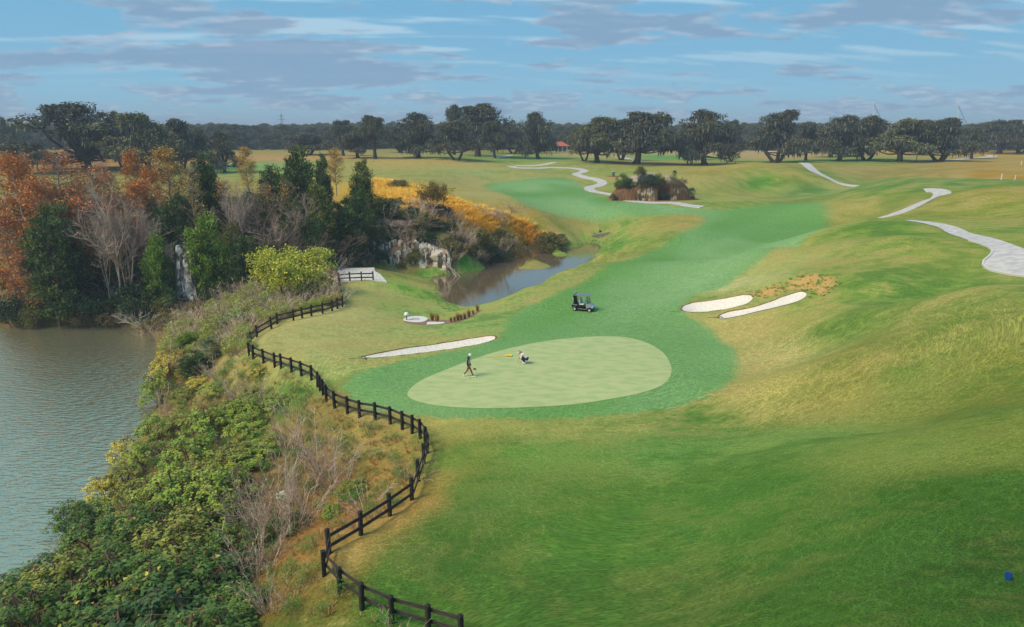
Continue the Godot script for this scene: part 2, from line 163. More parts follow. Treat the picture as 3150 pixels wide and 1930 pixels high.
const GOLD_SLOPE = [
	[-34.5, -170.88], [-26.48, -162.31], [-20.22, -151.41], [-13.43, -137.48], [-8.14, -131.89], [-2.61, -134.27], [3.11, -134.59], [8.78, -132.84], [10.2, -129.82], [5.48, -130.98], [-0.15, -123.46], [-6, -119.53],
	[-9.99, -115.13], [-15.27, -113.03], [-20.09, -121.97], [-26.56, -134.65],
]
const NEAR_BANK = [
	[-22.68, -55.82], [-17.77, -51.67], [-15.02, -48.97], [-12.49, -44.1], [-9.05, -41.36], [-6.4, -39.07], [-5.25, -36.79], [-5.15, -33.64], [-5.48, -31.29], [-7.22, -28.1], [-8.51, -27.01], [-8.33, -25.59],
	[-6.22, -23.38], [-4.36, -22.23], [-11.39, -25], [-19.4, -28.88], [-27.28, -30.72], [-30.87, -35.52], [-29.95, -44.82], [-32.6, -58.23], [-38.19, -71.29],
]
const MID_BANK = [
	[-38.19, -71.29], [-23.47, -57.96], [-27.25, -66.65], [-25.76, -68.66], [-22.15, -71.41], [-20.15, -75.08], [-22.85, -86.37], [-28.07, -95.62], [-37.32, -94.65], [-43.97, -93.27], [-47.32, -89.98],
]
const FAR_BANK = [[-130, -90], [-60, -90], [-38, -88.5], [-30, -93], [-24, -98], [-22, -104], [-12, -107], [-6, -110], [-12, -122], [-40, -128], [-90, -128], [-140, -125]]
const POND_BANK = [
	[-9.65, -106.12], [-5.56, -109.7], [2.22, -128.51], [7.63, -126.67], [10.24, -130.39], [6.33, -132.68], [-2.39, -122.26], [-8.84, -109.22], [-12.78, -108.29],
]
const POND_EDGE = [
	[-9.47, -82.81], [-11.13, -95.42], [-11.82, -104.67], [-9.96, -105.8], [-2.31, -116.97], [7.06, -130.32], [11.8, -129.97], [16.93, -139.94], [20.71, -136.69], [19.84, -125.38], [17.37, -121.15], [16.35, -127.81],
	[13.51, -130.92], [8.01, -120.37], [1.23, -110.4], [-8.63, -105.21], [-9.88, -98.97], [-8.21, -88.99], [-6.11, -79.62], [-6.34, -76.17],
]
# plants one can tell apart: kind, x, z, height, spread, turn, tone, label, group
const PLANTS = [
	["live_oak", -124.49, -205, 19.36, 38.94, 3.91, 0, "huge dark live oak with ragged crown, tallest of the left group", "live oaks with hanging moss"],
	["live_oak", -123.92, -222, 17.54, 11.58, 4.66, 0, "narrow dark oak crown poking up between two broad left oaks", "live oaks with hanging moss"],
	["live_oak", -103.62, -198, 17.28, 22.13, 4.99, 1, "broad olive-green live oak right of the huge dark oak", "live oaks with hanging moss"],
	["live_oak", -100.68, -212, 15.51, 18.16, 5.92, 0, "dark live oak in the left group, right of the olive-green one", "live oaks with hanging moss"],
	["live_oak", -100.91, -225, 12.42, 13.41, 4.65, 0, "lower grey oak at the right flank of the left oak group", "live oaks with hanging moss"],
	["live_oak", -84.61, -205, 11.83, 10.69, 5.79, 0, "small round dark oak standing last at right of the left group", "live oaks with hanging moss"],
	["live_oak", -87.71, -300, 9.35, 27.94, 0.18, 0, "low wide grey oak before the hazy wood, left of centre", "live oaks with hanging moss"],
	["live_oak", -68.74, -285, 14.38, 15.92, 2.92, 0, "upright dark oak beside the tall thin-trunked oak left of centre", "live oaks with hanging moss"],
	["live_oak", -50.1, -256, 16.05, 15.26, 5.92, 1, "tall oak on a thin bare trunk, left of centre", "live oaks with hanging moss"],
	["live_oak", -58.2, -264, 9.93, 16.72, 4.08, 0, "low grey-brown oak under the tall thin-trunked oak", "live oaks with hanging moss"],
	["live_oak", -35.03, -262, 16.37, 20.49, 5.66, 0, "broad mossy oak standing behind the striped tan mound", "live oaks with hanging moss"],
	["live_oak", -20.05, -250, 14.27, 19.37, 0.71, 0, "rounded grey oak with one short dark trunk", "live oaks with hanging moss"],
	["live_oak", -13.92, -285, 21.68, 26.54, 2.95, 0, "tallest oak at centre, long bare trunk and high crown", "live oaks with hanging moss"],
	["live_oak", -24.79, -300, 21.44, 13.41, 1.55, 0, "high narrow oak crown just left of the tallest centre oak", "live oaks with hanging moss"],
	["live_oak", -6.78, -276, 15.08, 13.57, 3.41, 0, "dark mossy oak leaning beside the tallest centre oak", "live oaks with hanging moss"],
	["live_oak", 10.53, -282, 18.33, 19.33, 3.6, 0, "split-crowned oak left of the red-roofed shelter", "live oaks with hanging moss"],
	["live_oak", 27.04, -262, 13.62, 13.66, 0.08, 0, "mossy oak just right of the red-roofed shelter", "live oaks with hanging moss"],
	["live_oak", 30.39, -250, 16.66, 23.28, 1.36, 1, "wide mossy oak with drooping limbs right of the shelter", "live oaks with hanging moss"],
	["live_oak", 43.11, -275, 16.31, 15.37, 1.76, 0, "dark oak filling the gap between two wide centre oaks", "live oaks with hanging moss"],
	["live_oak", 43.89, -246, 18.73, 31.16, 5.75, 0, "large double-trunked oak at centre right", "live oaks with hanging moss"],
	["live_oak", 68.97, -250, 19.2, 27.01, 4.81, 0, "mossy oak with two high crown domes right of centre", "live oaks with hanging moss"],
	["live_oak", 84.69, -270, 16.21, 11.06, 1, 0, "small dark oak beside the two-domed oak", "live oaks with hanging moss"],
	["live_oak", 72.77, -290, 14.55, 12.96, 5.01, 0, "hazy low oak left of the two-domed oak", "live oaks with hanging moss"],
	["live_oak", 95.19, -252, 19.09, 28.16, 0.87, 0, "large oak with many pale leaning trunks, right of centre", "live oaks with hanging moss"],
	["live_oak", 112.65, -268, 15.21, 13.98, 3.88, 0, "lower oak at the right shoulder of the many-trunked oak", "live oaks with hanging moss"],
	["live_oak", 119.69, -256, 16.29, 22.89, 0.8, 0, "dense dark oak above the crest of the far path", "live oaks with hanging moss"],
	["live_oak", 132.87, -262, 16.63, 21.47, 0.01, 0, "dense mossy oak with no open gap beneath it", "live oaks with hanging moss"],
	["live_oak", 135.84, -245, 15.16, 26.47, 5.47, 1, "spreading brown-olive oak with fanned low limbs", "live oaks with hanging moss"],
	["live_oak", 148.62, -243, 15.23, 25.34, 1.32, 0, "oak with one long limb reaching right near the ground", "live oaks with hanging moss"],
	["live_oak", 172.18, -262, 12.09, 13.66, 1.35, 0, "drooping mossy oak outermost at right of the row", "live oaks with hanging moss"],
	["live_oak", 136.53, -300, 16.44, 20.11, 6.17, 0, "hazy oak behind the dense right oaks", "live oaks with hanging moss"],
	["live_oak", 181.42, -310, 15.65, 23.09, 5.48, 0, "hazy oak crown between the two spreading right oaks", "live oaks with hanging moss"],
	["live_oak", 229.47, -330, 15.9, 29.5, 1.82, 0, "dark far oak near the right edge of the picture", "live oaks with hanging moss"],
	["live_oak", 250.07, -345, 15.84, 28.27, 6.04, 0, "dark far oak cut by the right edge of the picture", "live oaks with hanging moss"],
	["live_oak", 243.07, -360, 15.83, 24.14, 3.39, 0, "grey far oak behind the right end of the row", "live oaks with hanging moss"],
	["live_oak", -215.19, -300, 16.63, 13.41, 4.26, 1, "pale hazy oak cut by the left edge of the picture", "live oaks with hanging moss"],
	["live_oak", 0.58, -330, 12.86, 22.13, 1.29, 0, "hazy low oak behind the tallest centre oak", "live oaks with hanging moss"],
	["live_oak", -52.67, -330, 12.38, 19.67, 5.91, 0, "hazy low oak left of the broad mossy centre oak", "live oaks with hanging moss"],
	["live_oak", -169.03, -240, 6.29, 21.46, 4.34, 0, "low dark oak behind the orange trees at far left", "live oaks with hanging moss"],
	["autumn_tree", -69.51, -97, 18.23, 6.32, 6.07, 0, "orange tree at the left edge, top of the bank", "orange autumn trees on the lake bank"],
	["autumn_tree", -64.18, -93, 17.75, 6.64, 5.61, 0, "rusty orange tree second from the left edge", "orange autumn trees on the lake bank"],
	["autumn_tree", -65.87, -101, 16.27, 7.52, 1.88, 1, "red-orange tree with bare grey inner branches", "orange autumn trees on the lake bank"],
	["autumn_tree", -58.75, -97, 16.75, 6.93, 2.27, 1, "broad orange tree with pale bare stems at its middle", "orange autumn trees on the lake bank"],
	["autumn_tree", -61.05, -95, 13.91, 5.01, 1.04, 0, "dull orange tree behind the dark cedar at left", "orange autumn trees on the lake bank"],
	["autumn_tree", -57.3, -105, 14.86, 4.04, 0.92, 0, "slender orange tree rising above the bank thicket", "orange autumn trees on the lake bank"],
	["autumn_tree", -53.55, -99, 13.84, 5.41, 0.41, 0, "bright orange tree right of the pale bare trunks", "orange autumn trees on the lake bank"],
	["autumn_tree", -54.44, -110, 13.52, 6.01, 1.89, 2, "orange-topped tree with greenish lower crown", "orange autumn trees on the lake bank"],
	["autumn_tree", -68.12, -91, 15.11, 5.37, 3.79, 0, "rust-brown tree cut by the left edge above the water", "orange autumn trees on the lake bank"],
	["autumn_tree", -52.71, -138, 10.29, 4.11, 0.02, 2, "small yellow-orange tree standing alone against far turf", "orange autumn trees on the lake bank"],
	["autumn_tree", -36.12, -142, 9.78, 3.88, 4.26, 2, "small golden tree beside the tall dark cedars", "orange autumn trees on the lake bank"],
	["autumn_tree", -33.42, -103, 13.09, 3.96, 2.12, 3, "thin half-bare tree with a few orange leaves", "orange autumn trees on the lake bank"],
	["autumn_tree", -46.92, -101, 13.99, 3.89, 1.95, 3, "thin pale tree with sparse yellow leaves", "orange autumn trees on the lake bank"],
	["autumn_tree", -65.13, -90, 10.6, 5.31, 5.14, 1, "low rust-coloured tree over the left shore", "orange autumn trees on the lake bank"],
	["autumn_tree", -54.61, -95, 11.28, 4.42, 3.02, 1, "half-bare orange tree behind the pale leaning trunks", "orange autumn trees on the lake bank"],
	["autumn_tree", -43.38, -104, 11.29, 3.55, 1.98, 3, "pale half-bare tree left of the dark cedar clump", "orange autumn trees on the lake bank"],
	["bare_tree", -54.09, -92, 18.27, 6.85, 3.02, 0, "tall pale bare tree with several leaning trunks", "bare grey trees on the lake bank"],
	["bare_tree", -52.33, -91, 16.5, 5.08, 4.43, 0, "pale bare tree just right of the tallest bare one", "bare grey trees on the lake bank"],
	["bare_tree", -55.63, -91, 14.13, 3.95, 0.36, 0, "thin leaning bare tree over the shore", "bare grey trees on the lake bank"],
	["bare_tree", -63.7, -102, 14.75, 6.02, 6.12, 0, "bare grey crown behind the red-orange tree", "bare grey trees on the lake bank"],
	["bare_tree", -40.5, -101, 12.97, 4.7, 0.14, 0, "bare grey tree left of the middle cedars", "bare grey trees on the lake bank"],
	["bare_tree", -37.11, -101, 11.16, 5.33, 4.71, 0, "bare brown tree at the middle of the thicket", "bare grey trees on the lake bank"],
	["bare_tree", -34.39, -97, 9.32, 5.72, 5.31, 0, "twiggy bare tree above the dark hollow", "bare grey trees on the lake bank"],
	["bare_tree", -31.49, -96, 10.74, 4.29, 0.11, 0, "bare slender tree beside the middle cedars", "bare grey trees on the lake bank"],
	["bare_tree", -51.9, -97, 12.1, 4.52, 4.95, 0, "bare tree behind the bright orange tree", "bare grey trees on the lake bank"],
	["bare_tree", -35.85, -93, 5.64, 3.75, 2.3, 0, "short bare tree above the pale rock face", "bare grey trees on the lake bank"],
	["bare_tree", -1.22, -126, 6.05, 8.21, 3.63, 0, "bare spreading tree on the golden slope", "bare grey trees on the lake bank"],
	["bare_tree", -27.97, -94, 6.83, 5.84, 0.06, 0, "tangled bare tree above the yellow-green tree", "bare grey trees on the lake bank"],
	["bare_tree", -18.3, -111, 2.76, 7.58, 0.29, 0, "tangle of bare branches hanging over the rock face", "bare grey trees on the lake bank"],
	["bare_tree", -14.56, -110.5, 2.24, 6.17, 1.14, 0, "bare brush leaning over the right of the rock face", "bare grey trees on the lake bank"],
	["cedar", -61.19, -91, 15.45, 8.76, 6, 0, "broad dark cedar leaning over the left shore", "dark cedars on the bank"],
	["cedar", -48.89, -98, 11.21, 4.56, 1.23, 0, "narrow dark cedar behind the bright orange tree", "dark cedars on the bank"],
	["cedar", -46.98, -107, 13.35, 5.18, 4.75, 0, "tall dark cedar, highest of the left thicket", "dark cedars on the bank"],
	["cedar", -41.33, -92, 11.59, 6.17, 5.84, 1, "bright green cedar above the pale rock face", "dark cedars on the bank"],
	["cedar", -32.75, -107, 16.69, 8.3, 5.92, 0, "broad dark cedar clump rising at the middle", "dark cedars on the bank"],
	["cedar", -33.07, -122, 10.6, 3.18, 2.16, 0, "small pointed dark cedar beside the small golden tree", "dark cedars on the bank"],
	["cedar", -24.44, -113, 10.63, 4.49, 2.23, 2, "dark cedar standing left of the golden slope", "dark cedars on the bank"],
	["cedar", -25.87, -104, 9.62, 6.78, 3.3, 0, "dense blue-green cedar above the rock face by the pond", "dark cedars on the bank"],
	["cedar", -36.55, -93, 7.33, 4.91, 4.87, 0, "dark cedar low in the hollow right of the pale rock", "dark cedars on the bank"],
	["cedar", -47.85, -91, 11.2, 4.24, 0.68, 1, "green cedar left of the pale rock face", "dark cedars on the bank"],
	["cedar", -38.84, -113, 11.17, 5.05, 4.7, 0, "dark cedar left of the broad middle clump", "dark cedars on the bank"],
	["cedar", -28.46, -101, 12.19, 5.02, 5.01, 2, "dark cedar under the small golden tree", "dark cedars on the bank"],
	["cedar", -21.26, -113, 3.33, 5.26, 5.4, 0, "dark green cedar at the head of the rock face", "dark cedars on the bank"],
	["cedar", -33.31, -99, 7.04, 4.61, 0.23, 0, "dark cedar amid bare branches at the middle", "dark cedars on the bank"],
	["cedar", -24.74, -106, 5.15, 3.95, 5.94, 0, "dark bushy cedar at the left foot of the rock face", "dark cedars on the bank"],
	["cedar", -37.21, -91, 5.69, 3.95, 0.57, 0, "dark cedar right beside the pale rock face", "dark cedars on the bank"],
	["cedar", -33.23, -91, 4.45, 3.95, 2.14, 0, "dark low cedar behind the yellow-green tree", "dark cedars on the bank"],
	["cedar", -47.08, -91, 8.56, 3.16, 3.84, 0, "dark cedar at the left of the pale rock face", "dark cedars on the bank"],
	["round_tree", -70.91, -99, 11.85, 5.53, 5.77, 3, "dull green round tree behind the left shore", "round green trees in the thicket"],
	["round_tree", -63.52, -99, 8.03, 5.53, 2.13, 2, "dark green tree between the left cedar and the bare trunks", "round green trees in the thicket"],
	["round_tree", -52.57, -101, 11.3, 5.02, 5.8, 3, "olive round tree behind the green cedar left of the rock", "round green trees in the thicket"],
	["round_tree", -49.61, -104, 8.4, 5.17, 3.42, 2, "dark round tree right of the orange-topped tree", "round green trees in the thicket"],
	["round_tree", -41.29, -99, 8.27, 4.92, 1.96, 3, "olive round tree above the bright green cedar", "round green trees in the thicket"],
	["round_tree", -39.9, -105, 10.06, 5.54, 1.99, 2, "green round tree left of the middle cedars", "round green trees in the thicket"],
	["round_tree", -35.59, -98, 5.12, 4.87, 1.11, 2, "dark green round tree low in the middle hollow", "round green trees in the thicket"],
	["round_tree", -32.46, -101, 9.54, 5.02, 0.49, 2, "green round tree beneath the broad cedar clump", "round green trees in the thicket"],
	["round_tree", -29.27, -99, 8.01, 5.22, 0.93, 2, "dark round tree right of the middle cedars", "round green trees in the thicket"],
	["round_tree", -27.62, -104, 11.18, 5.17, 4.33, 3, "olive round tree under the small golden tree", "round green trees in the thicket"],
	["round_tree", -24.85, -108, 9.87, 6.03, 6.26, 2, "dark green round tree left of the cedar by the slope", "round green trees in the thicket"],
	["round_tree", -22.32, -112, 5.5, 4.87, 1.01, 3, "green round tree at the top of the rock face", "round green trees in the thicket"],
	["round_tree", -22.86, -107, 7.56, 5.31, 0.3, 2, "dark round tree above the left of the rock face", "round green trees in the thicket"],
	["round_tree", -18.94, -113, 1.99, 4.91, 6.2, 3, "olive round tree at the edge of the golden slope", "round green trees in the thicket"],
	["round_tree", -39.79, -94, 3.53, 4.08, 3.35, 2, "dark green bush tree beside the pale rock", "round green trees in the thicket"],
	["round_tree", -30.14, -92, 4.7, 5.14, 2.55, 2, "dark tree just behind the yellow-green tree", "round green trees in the thicket"],
	["round_tree", -27.79, -98, 3.97, 4.87, 1.49, 2, "green tree behind the right of the yellow-green tree", "round green trees in the thicket"],
	["round_tree", -54.44, -95, 6.62, 4.72, 3.73, 2, "dark green tree behind the pale trunks", "round green trees in the thicket"],
	["round_tree", -58.19, -97, 7.38, 4.22, 5.19, 3, "olive tree amid the pale trunks", "round green trees in the thicket"],
	["round_tree", -67.68, -97, 6.79, 5.42, 2.86, 2, "dark green tree behind the broad left cedar", "round green trees in the thicket"],
	["autumn_tree", -58.25, -100, 14.54, 4.97, 2.65, 1, "rust-orange crown behind the tallest bare tree", "orange autumn trees on the lake bank"],
	["autumn_tree", -70.66, -100, 14.72, 5.59, 0.35, 0, "orange crown between the two leftmost orange trees", "orange autumn trees on the lake bank"],
	["autumn_tree", -53.81, -103, 13.26, 3.84, 5.75, 0, "thin orange tree left of the orange-topped tree", "orange autumn trees on the lake bank"],
	["autumn_tree", -48.88, -112, 9.75, 4.17, 0.21, 3, "sparse golden tree behind the highest left cedar", "orange autumn trees on the lake bank"],
	["autumn_tree", -39.04, -110, 9.69, 3.41, 3.1, 3, "sparse golden tree left of the broad cedar clump", "orange autumn trees on the lake bank"],
	["bare_tree", -67.86, -93, 12.23, 4.62, 5.27, 0, "bare grey tree at the left edge amid the rust leaves", "bare grey trees on the lake bank"],
	["bare_tree", -68.84, -103, 12.86, 5.75, 0.82, 0, "bare grey crown beside the red-orange tree", "bare grey trees on the lake bank"],
	["bare_tree", -48, -95, 8.7, 4.13, 4.59, 0, "bare grey tree behind the cedar left of the rock", "bare grey trees on the lake bank"],
	["bare_tree", -40.09, -104, 10.94, 4.52, 5.96, 0, "bare pale tree behind the green round tree", "bare grey trees on the lake bank"],
	["bare_tree", -30.84, -100, 10.77, 4.35, 3.96, 0, "bare grey tree in front of the broad cedar clump", "bare grey trees on the lake bank"],
	["bare_tree", -26.39, -100, 5.17, 5.59, 4.95, 0, "twiggy bare tree above the white slab", "bare grey trees on the lake bank"],
	["leafy_shrub", -50.4, -90, 6.64, 6.98, 0.67, 4, "dark shrub beneath the pale leaning trunks", "shrubs on the lake bank"],
	["leafy_shrub", -57.1, -90, 5.3, 5.03, 2.73, 4, "dark green shrub at the shore left of the pale trunks", "shrubs on the lake bank"],
	["leafy_shrub", -64.72, -89.3, 4.75, 4.44, 0.94, 5, "olive shrub on the shore left of the palmetto", "shrubs on the lake bank"],
	["leafy_shrub", -67.52, -89.3, 6.01, 4.44, 5.3, 4, "dark shrub at the left edge by the water", "shrubs on the lake bank"],
	["leafy_shrub", -46.6, -88.6, 3.9, 3.52, 1.85, 5, "dull olive shrub on the shore below the pale rock", "shrubs on the lake bank"],
	["leafy_shrub", -44.31, -84, 2.89, 3.13, 2.85, 6, "brown brush at the water corner of the far shore", "shrubs on the lake bank"],
	["leafy_shrub", -47.88, -87, 1.99, 3.24, 6.28, 5, "olive brush where the far shore meets the near bank", "shrubs on the lake bank"],
	["leafy_shrub", -41.06, -80, 2.51, 2.98, 5.35, 3, "pale brush at the end of the lake", "shrubs on the lake bank"],
	["leafy_shrub", -59.04, -89.3, 3.32, 3.33, 6.13, 6, "brownish shrub right of the shore palmetto", "shrubs on the lake bank"],
	["leafy_shrub", -54.54, -89.2, 2.94, 3.88, 2.85, 6, "brown brush overhanging the water under the trunks", "shrubs on the lake bank"],
	["leafy_shrub", -40.73, -86.5, 2.75, 3.76, 3.07, 6, "grey-brown brush below the pale rock face", "shrubs on the lake bank"],
	["leafy_shrub", 6.77, -126, 4.92, 6.41, 4.58, 5, "olive bush at the right end of the golden slope", "shrubs on the lake bank"],
	["leafy_shrub", -5.75, -115, 4.89, 6.57, 3.01, 5, "olive bush above the pond", "shrubs on the lake bank"],
	["leafy_shrub", -9.29, -111, 0.71, 4.41, 1.83, 6, "brown-olive bush over the right of the rock face", "shrubs on the lake bank"],
	["leafy_shrub", -2.99, -116, 3.76, 5.19, 2.54, 4, "dark green bush by the far pond edge", "shrubs on the lake bank"],
	["leafy_shrub", 1.32, -120, 3.16, 4.62, 0.92, 6, "brown bush by the far pond edge", "shrubs on the lake bank"],
	["leafy_shrub", -6.95, -111, 0.89, 3.03, 2.37, 4, "dark shrub at the right foot of the rock face", "shrubs on the lake bank"],
	["leafy_shrub", 4.4, -124, 5.72, 3.85, 6.21, 6, "dull brown bush below the olive bush", "shrubs on the lake bank"],
	["leafy_shrub", -21.74, -108.6, 2.46, 4.72, 6.03, 4, "dark shrub hanging over the rock face", "shrubs on the lake bank"],
	["leafy_shrub", -24.74, -152, 2.77, 5.85, 3.94, 5, "low olive brush at the top of the golden slope", "shrubs on the lake bank"],
	["round_tree", -13.44, -117, 7.51, 6.68, 3.14, 1, "brown-olive round-crowned tree on bare limbs on the golden slope", ""],
	["round_tree", -26.28, -79, 7.32, 10.69, 2.13, 0, "bright yellow-green tree beside the white slab", ""],
	["leafy_shrub", -20.53, -76, 1.35, 2.93, 0.56, 1, "yellow-leaved shrub by the fence corner", ""],
	["leafy_shrub", -23.29, -84, 2.42, 1.88, 1.71, 7, "reddish-brown brush left of the white slab", ""],
	["leafy_shrub", -22.61, -79, 2.46, 2.06, 4.91, 7, "reddish brush between the yellow-green tree and the slab", ""],
	["leafy_shrub", -28.44, -77, 3.13, 3.35, 5.45, 2, "pale green shrub left of the yellow-green tree", "shrubs on the lake bank"],
	["leafy_shrub", -30.57, -76, 2.69, 3.77, 2.27, 3, "pale yellow-green shrub on the bank", "shrubs on the lake bank"],
	["leafy_shrub", -30.83, -73, 2.57, 3.63, 4.94, 2, "light green shrub behind the fence bend", "shrubs on the lake bank"],
	["leafy_shrub", -28.49, -74, 1.29, 3.22, 4.87, 6, "grey-olive shrub close behind the fence bend", "shrubs on the lake bank"],
	["leafy_shrub", -32.3, -72, 2.88, 3.58, 4.36, 3, "light green shrub above the far corner of the lake", "shrubs on the lake bank"],
	["leafy_shrub", -27.68, -77, 0.72, 2.87, 4.17, 6, "grey-brown brush under the yellow-green tree", "shrubs on the lake bank"],
	["leafy_shrub", -24.08, -75, 1, 2.79, 4.77, 6, "brownish brush at the foot of the yellow-green tree", "shrubs on the lake bank"],
	["leafy_shrub", -28.9, -70, 0.72, 2.61, 2.28, 2, "green shrub beside the fence bend", "shrubs on the lake bank"],
	["palmetto", -61.62, -89.4, 5.06, 4, 4.42, 0, "palmetto with blue-green fans on the far shore", "palmettos on the bank"],
	["palmetto", -31.02, -104, 10.77, 4.26, 1.76, 0, "cabbage palm amid the middle cedars", "palmettos on the bank"],
	["palmetto", -19.67, -113.5, 2.54, 4.51, 3.05, 0, "cabbage palm at the head of the rock face", "palmettos on the bank"],
	["palmetto", -16.56, -113, 1.99, 3.65, 4.83, 0, "small palm beside the golden slope", "palmettos on the bank"],
	["palmetto", -30.23, -66, 2.27, 3.61, 4.34, 0, "grey-green palmetto on the near bank above the lake", "palmettos on the bank"],
	["palmetto", -45.67, -88.4, 4.97, 2.41, 1.85, 0, "small palm at the left foot of the pale rock", "palmettos on the bank"],
	["broadleaf", -23.11, -27.71, 4.42, 6, 4.08, 0, "large-leaved dark green shrub at the lower left corner", "broad-leaved thicket on the near bank"],
	["broadleaf", -18.37, -24.98, 4.17, 6.5, 0.07, 0, "large-leaved green shrub at the bottom edge, second from left", "broad-leaved thicket on the near bank"],
	["broadleaf", -15.88, -25.02, 3.91, 7, 1.57, 0, "large-leaved green shrub at the bottom, left of the deep shade", "broad-leaved thicket on the near bank"],
	["broadleaf", -12.81, -23.74, 2.68, 5.5, 2.91, 0, "large-leaved dark shrub at the bottom beside the brown bank", "broad-leaved thicket on the near bank"],
	["broadleaf", -12.26, -26.36, 1.63, 4, 4.07, 0, "large-leaved dark shrub nearest the bare soil", "broad-leaved thicket on the near bank"],
	["broadleaf", -24.49, -31.81, 3.65, 5.5, 2.18, 0, "large-leaved green shrub over the lake near the left edge", "broad-leaved thicket on the near bank"],
	["broadleaf", -19.54, -29.33, 4.77, 7, 4.63, 0, "broad green shrub in the middle of the near thicket", "broad-leaved thicket on the near bank"],
	["broadleaf", -15.75, -27.94, 4.12, 7, 2.2, 0, "broad green shrub under the bare canes", "broad-leaved thicket on the near bank"],
	["broadleaf", -14.1, -29.43, 2.2, 4.6, 5.46, 0, "dark green shrub between the thicket and the bare canes", "broad-leaved thicket on the near bank"],
	["broadleaf", -14.65, -31.67, 2.61, 4, 6.13, 0, "green shrub behind the bare canes", "broad-leaved thicket on the near bank"],
	["broadleaf", -21.45, -35.01, 4.11, 6, 3.25, 0, "green shrub along the lakeside top of the thicket", "broad-leaved thicket on the near bank"],
	["broadleaf", -17.97, -33.89, 3.46, 6, 1.04, 0, "green shrub just above the middle of the thicket", "broad-leaved thicket on the near bank"],
	["broadleaf", -25.17, -36.37, 2.97, 5, 5.89, 0, "green shrub reaching out over the lake", "broad-leaved thicket on the near bank"],
	["broadleaf", -27.23, -31.86, 2.91, 5.5, 4.34, 0, "green shrub over the lake at the left edge", "broad-leaved thicket on the near bank"],
	["broadleaf", -25.86, -27.94, 3.57, 5.5, 4.59, 0, "green shrub cut by the left edge at the bottom", "broad-leaved thicket on the near bank"],
	["broadleaf", -22, -29.64, 2.74, 5, 4.9, 0, "green shrub with yellow leaves in the lower left", "broad-leaved thicket on the near bank"],
	["broadleaf", -21.13, -38.72, 3.46, 5.5, 4.18, 1, "yellow-green shrub on the lakeside of the thicket", "broad-leaved thicket on the near bank"],
	["broadleaf", -24.86, -41.33, 2.24, 4.6, 3.92, 0, "green shrub leaning over the lake at mid bank", "broad-leaved thicket on the near bank"],
	["broadleaf", -17.69, -37.22, 3.4, 5, 4, 1, "bright green shrub left of the tan canes", "broad-leaved thicket on the near bank"],
	["broadleaf", -22.71, -43.85, 3.47, 5, 0.17, 1, "bright green shrub at mid bank", "broad-leaved thicket on the near bank"],
	["broadleaf", -18.44, -41.4, 2.46, 4.4, 2.77, 1, "yellow-green shrub behind the tan canes", "broad-leaved thicket on the near bank"],
	["broadleaf", -19.26, -46.39, 1.61, 4.2, 1.38, 1, "yellow-green shrub near the fence at mid bank", "broad-leaved thicket on the near bank"],
	["broadleaf", -22.86, -47.7, 3.37, 4.8, 3.96, 1, "light green shrub at the upper end of the thicket", "broad-leaved thicket on the near bank"],
	["broadleaf", -27.13, -51.56, 1.62, 4.2, 2.96, 1, "light green shrub over the water at the upper thicket", "broad-leaved thicket on the near bank"],
	["broadleaf", -16.33, -42.36, 1.09, 3.2, 0.34, 1, "light green shrub amid the tan canes", "broad-leaved thicket on the near bank"],
	["broadleaf", -18.04, -48.87, 1.04, 2.8, 1.99, 1, "yellow-green shrub close to the fence", "broad-leaved thicket on the near bank"],
	["broadleaf", -8.83, -33.83, 0.99, 2.2, 1.21, 1, "small bright green shrub beside the bare slope", "broad-leaved thicket on the near bank"],
	["broadleaf", -30.9, -50.15, 2.71, 3.6, 2.92, 2, "yellow shrub out over the lake", "broad-leaved thicket on the near bank"],
	["broadleaf", -29.25, -44.06, 2.49, 3.2, 3.84, 2, "golden-brown shrub low over the lake", "broad-leaved thicket on the near bank"],
	["broadleaf", -36.24, -68.14, 3.54, 4.4, 1.49, 2, "yellow shrub at the upper lake corner", "broad-leaved thicket on the near bank"],
	["broadleaf", -34.31, -61.97, 3.73, 3.8, 0, 1, "yellow-green shrub under the bare driftwood branches", "broad-leaved thicket on the near bank"],
	["broadleaf", -21.12, -51.47, 1.21, 2.8, 1.75, 1, "small green shrub by the fence", "broad-leaved thicket on the near bank"],
	["broadleaf", -26.89, -33.92, 2.45, 4.6, 0.72, 0, "green shrub low over the lake, left of the thicket's top edge", "broad-leaved thicket on the near bank"],
	["broadleaf", -29.32, -40.27, 2.56, 3.6, 2.35, 0, "green shrub at the lakeside tip of the lower thicket", "broad-leaved thicket on the near bank"],
	["broadleaf", -28.64, -41.25, 1.95, 3.6, 3.85, 1, "olive-green shrub hanging over the lake at mid thicket", "broad-leaved thicket on the near bank"],
	["broadleaf", -28.79, -45.63, 2.01, 3.6, 3.42, 0, "green shrub hanging over the lake above the golden-brown one", "broad-leaved thicket on the near bank"],
	["broadleaf", -28.59, -48.27, 2.25, 4, 3.65, 1, "light green shrub on the lake edge right of the yellow one", "broad-leaved thicket on the near bank"],
	["broadleaf", -29.77, -52.55, 2.64, 3.6, 5.14, 1, "light green shrub on the lake edge at the upper thicket", "broad-leaved thicket on the near bank"],
	["broadleaf", -20.65, -40.99, 2.08, 4.4, 5.11, 1, "bright green shrub in the middle of the upper thicket", "broad-leaved thicket on the near bank"],
	["broadleaf", -17.4, -40.6, 1.68, 3.8, 2.32, 1, "bright green shrub beside the pinkish canes", "broad-leaved thicket on the near bank"],
	["broadleaf", -16.78, -35.7, 1.95, 4.2, 3.74, 0, "green shrub between the canes and the lower thicket", "broad-leaved thicket on the near bank"],
	["broadleaf", -18.17, -31.32, 4.09, 6.5, 6.01, 0, "broad green shrub at the heart of the lower thicket", "broad-leaved thicket on the near bank"],
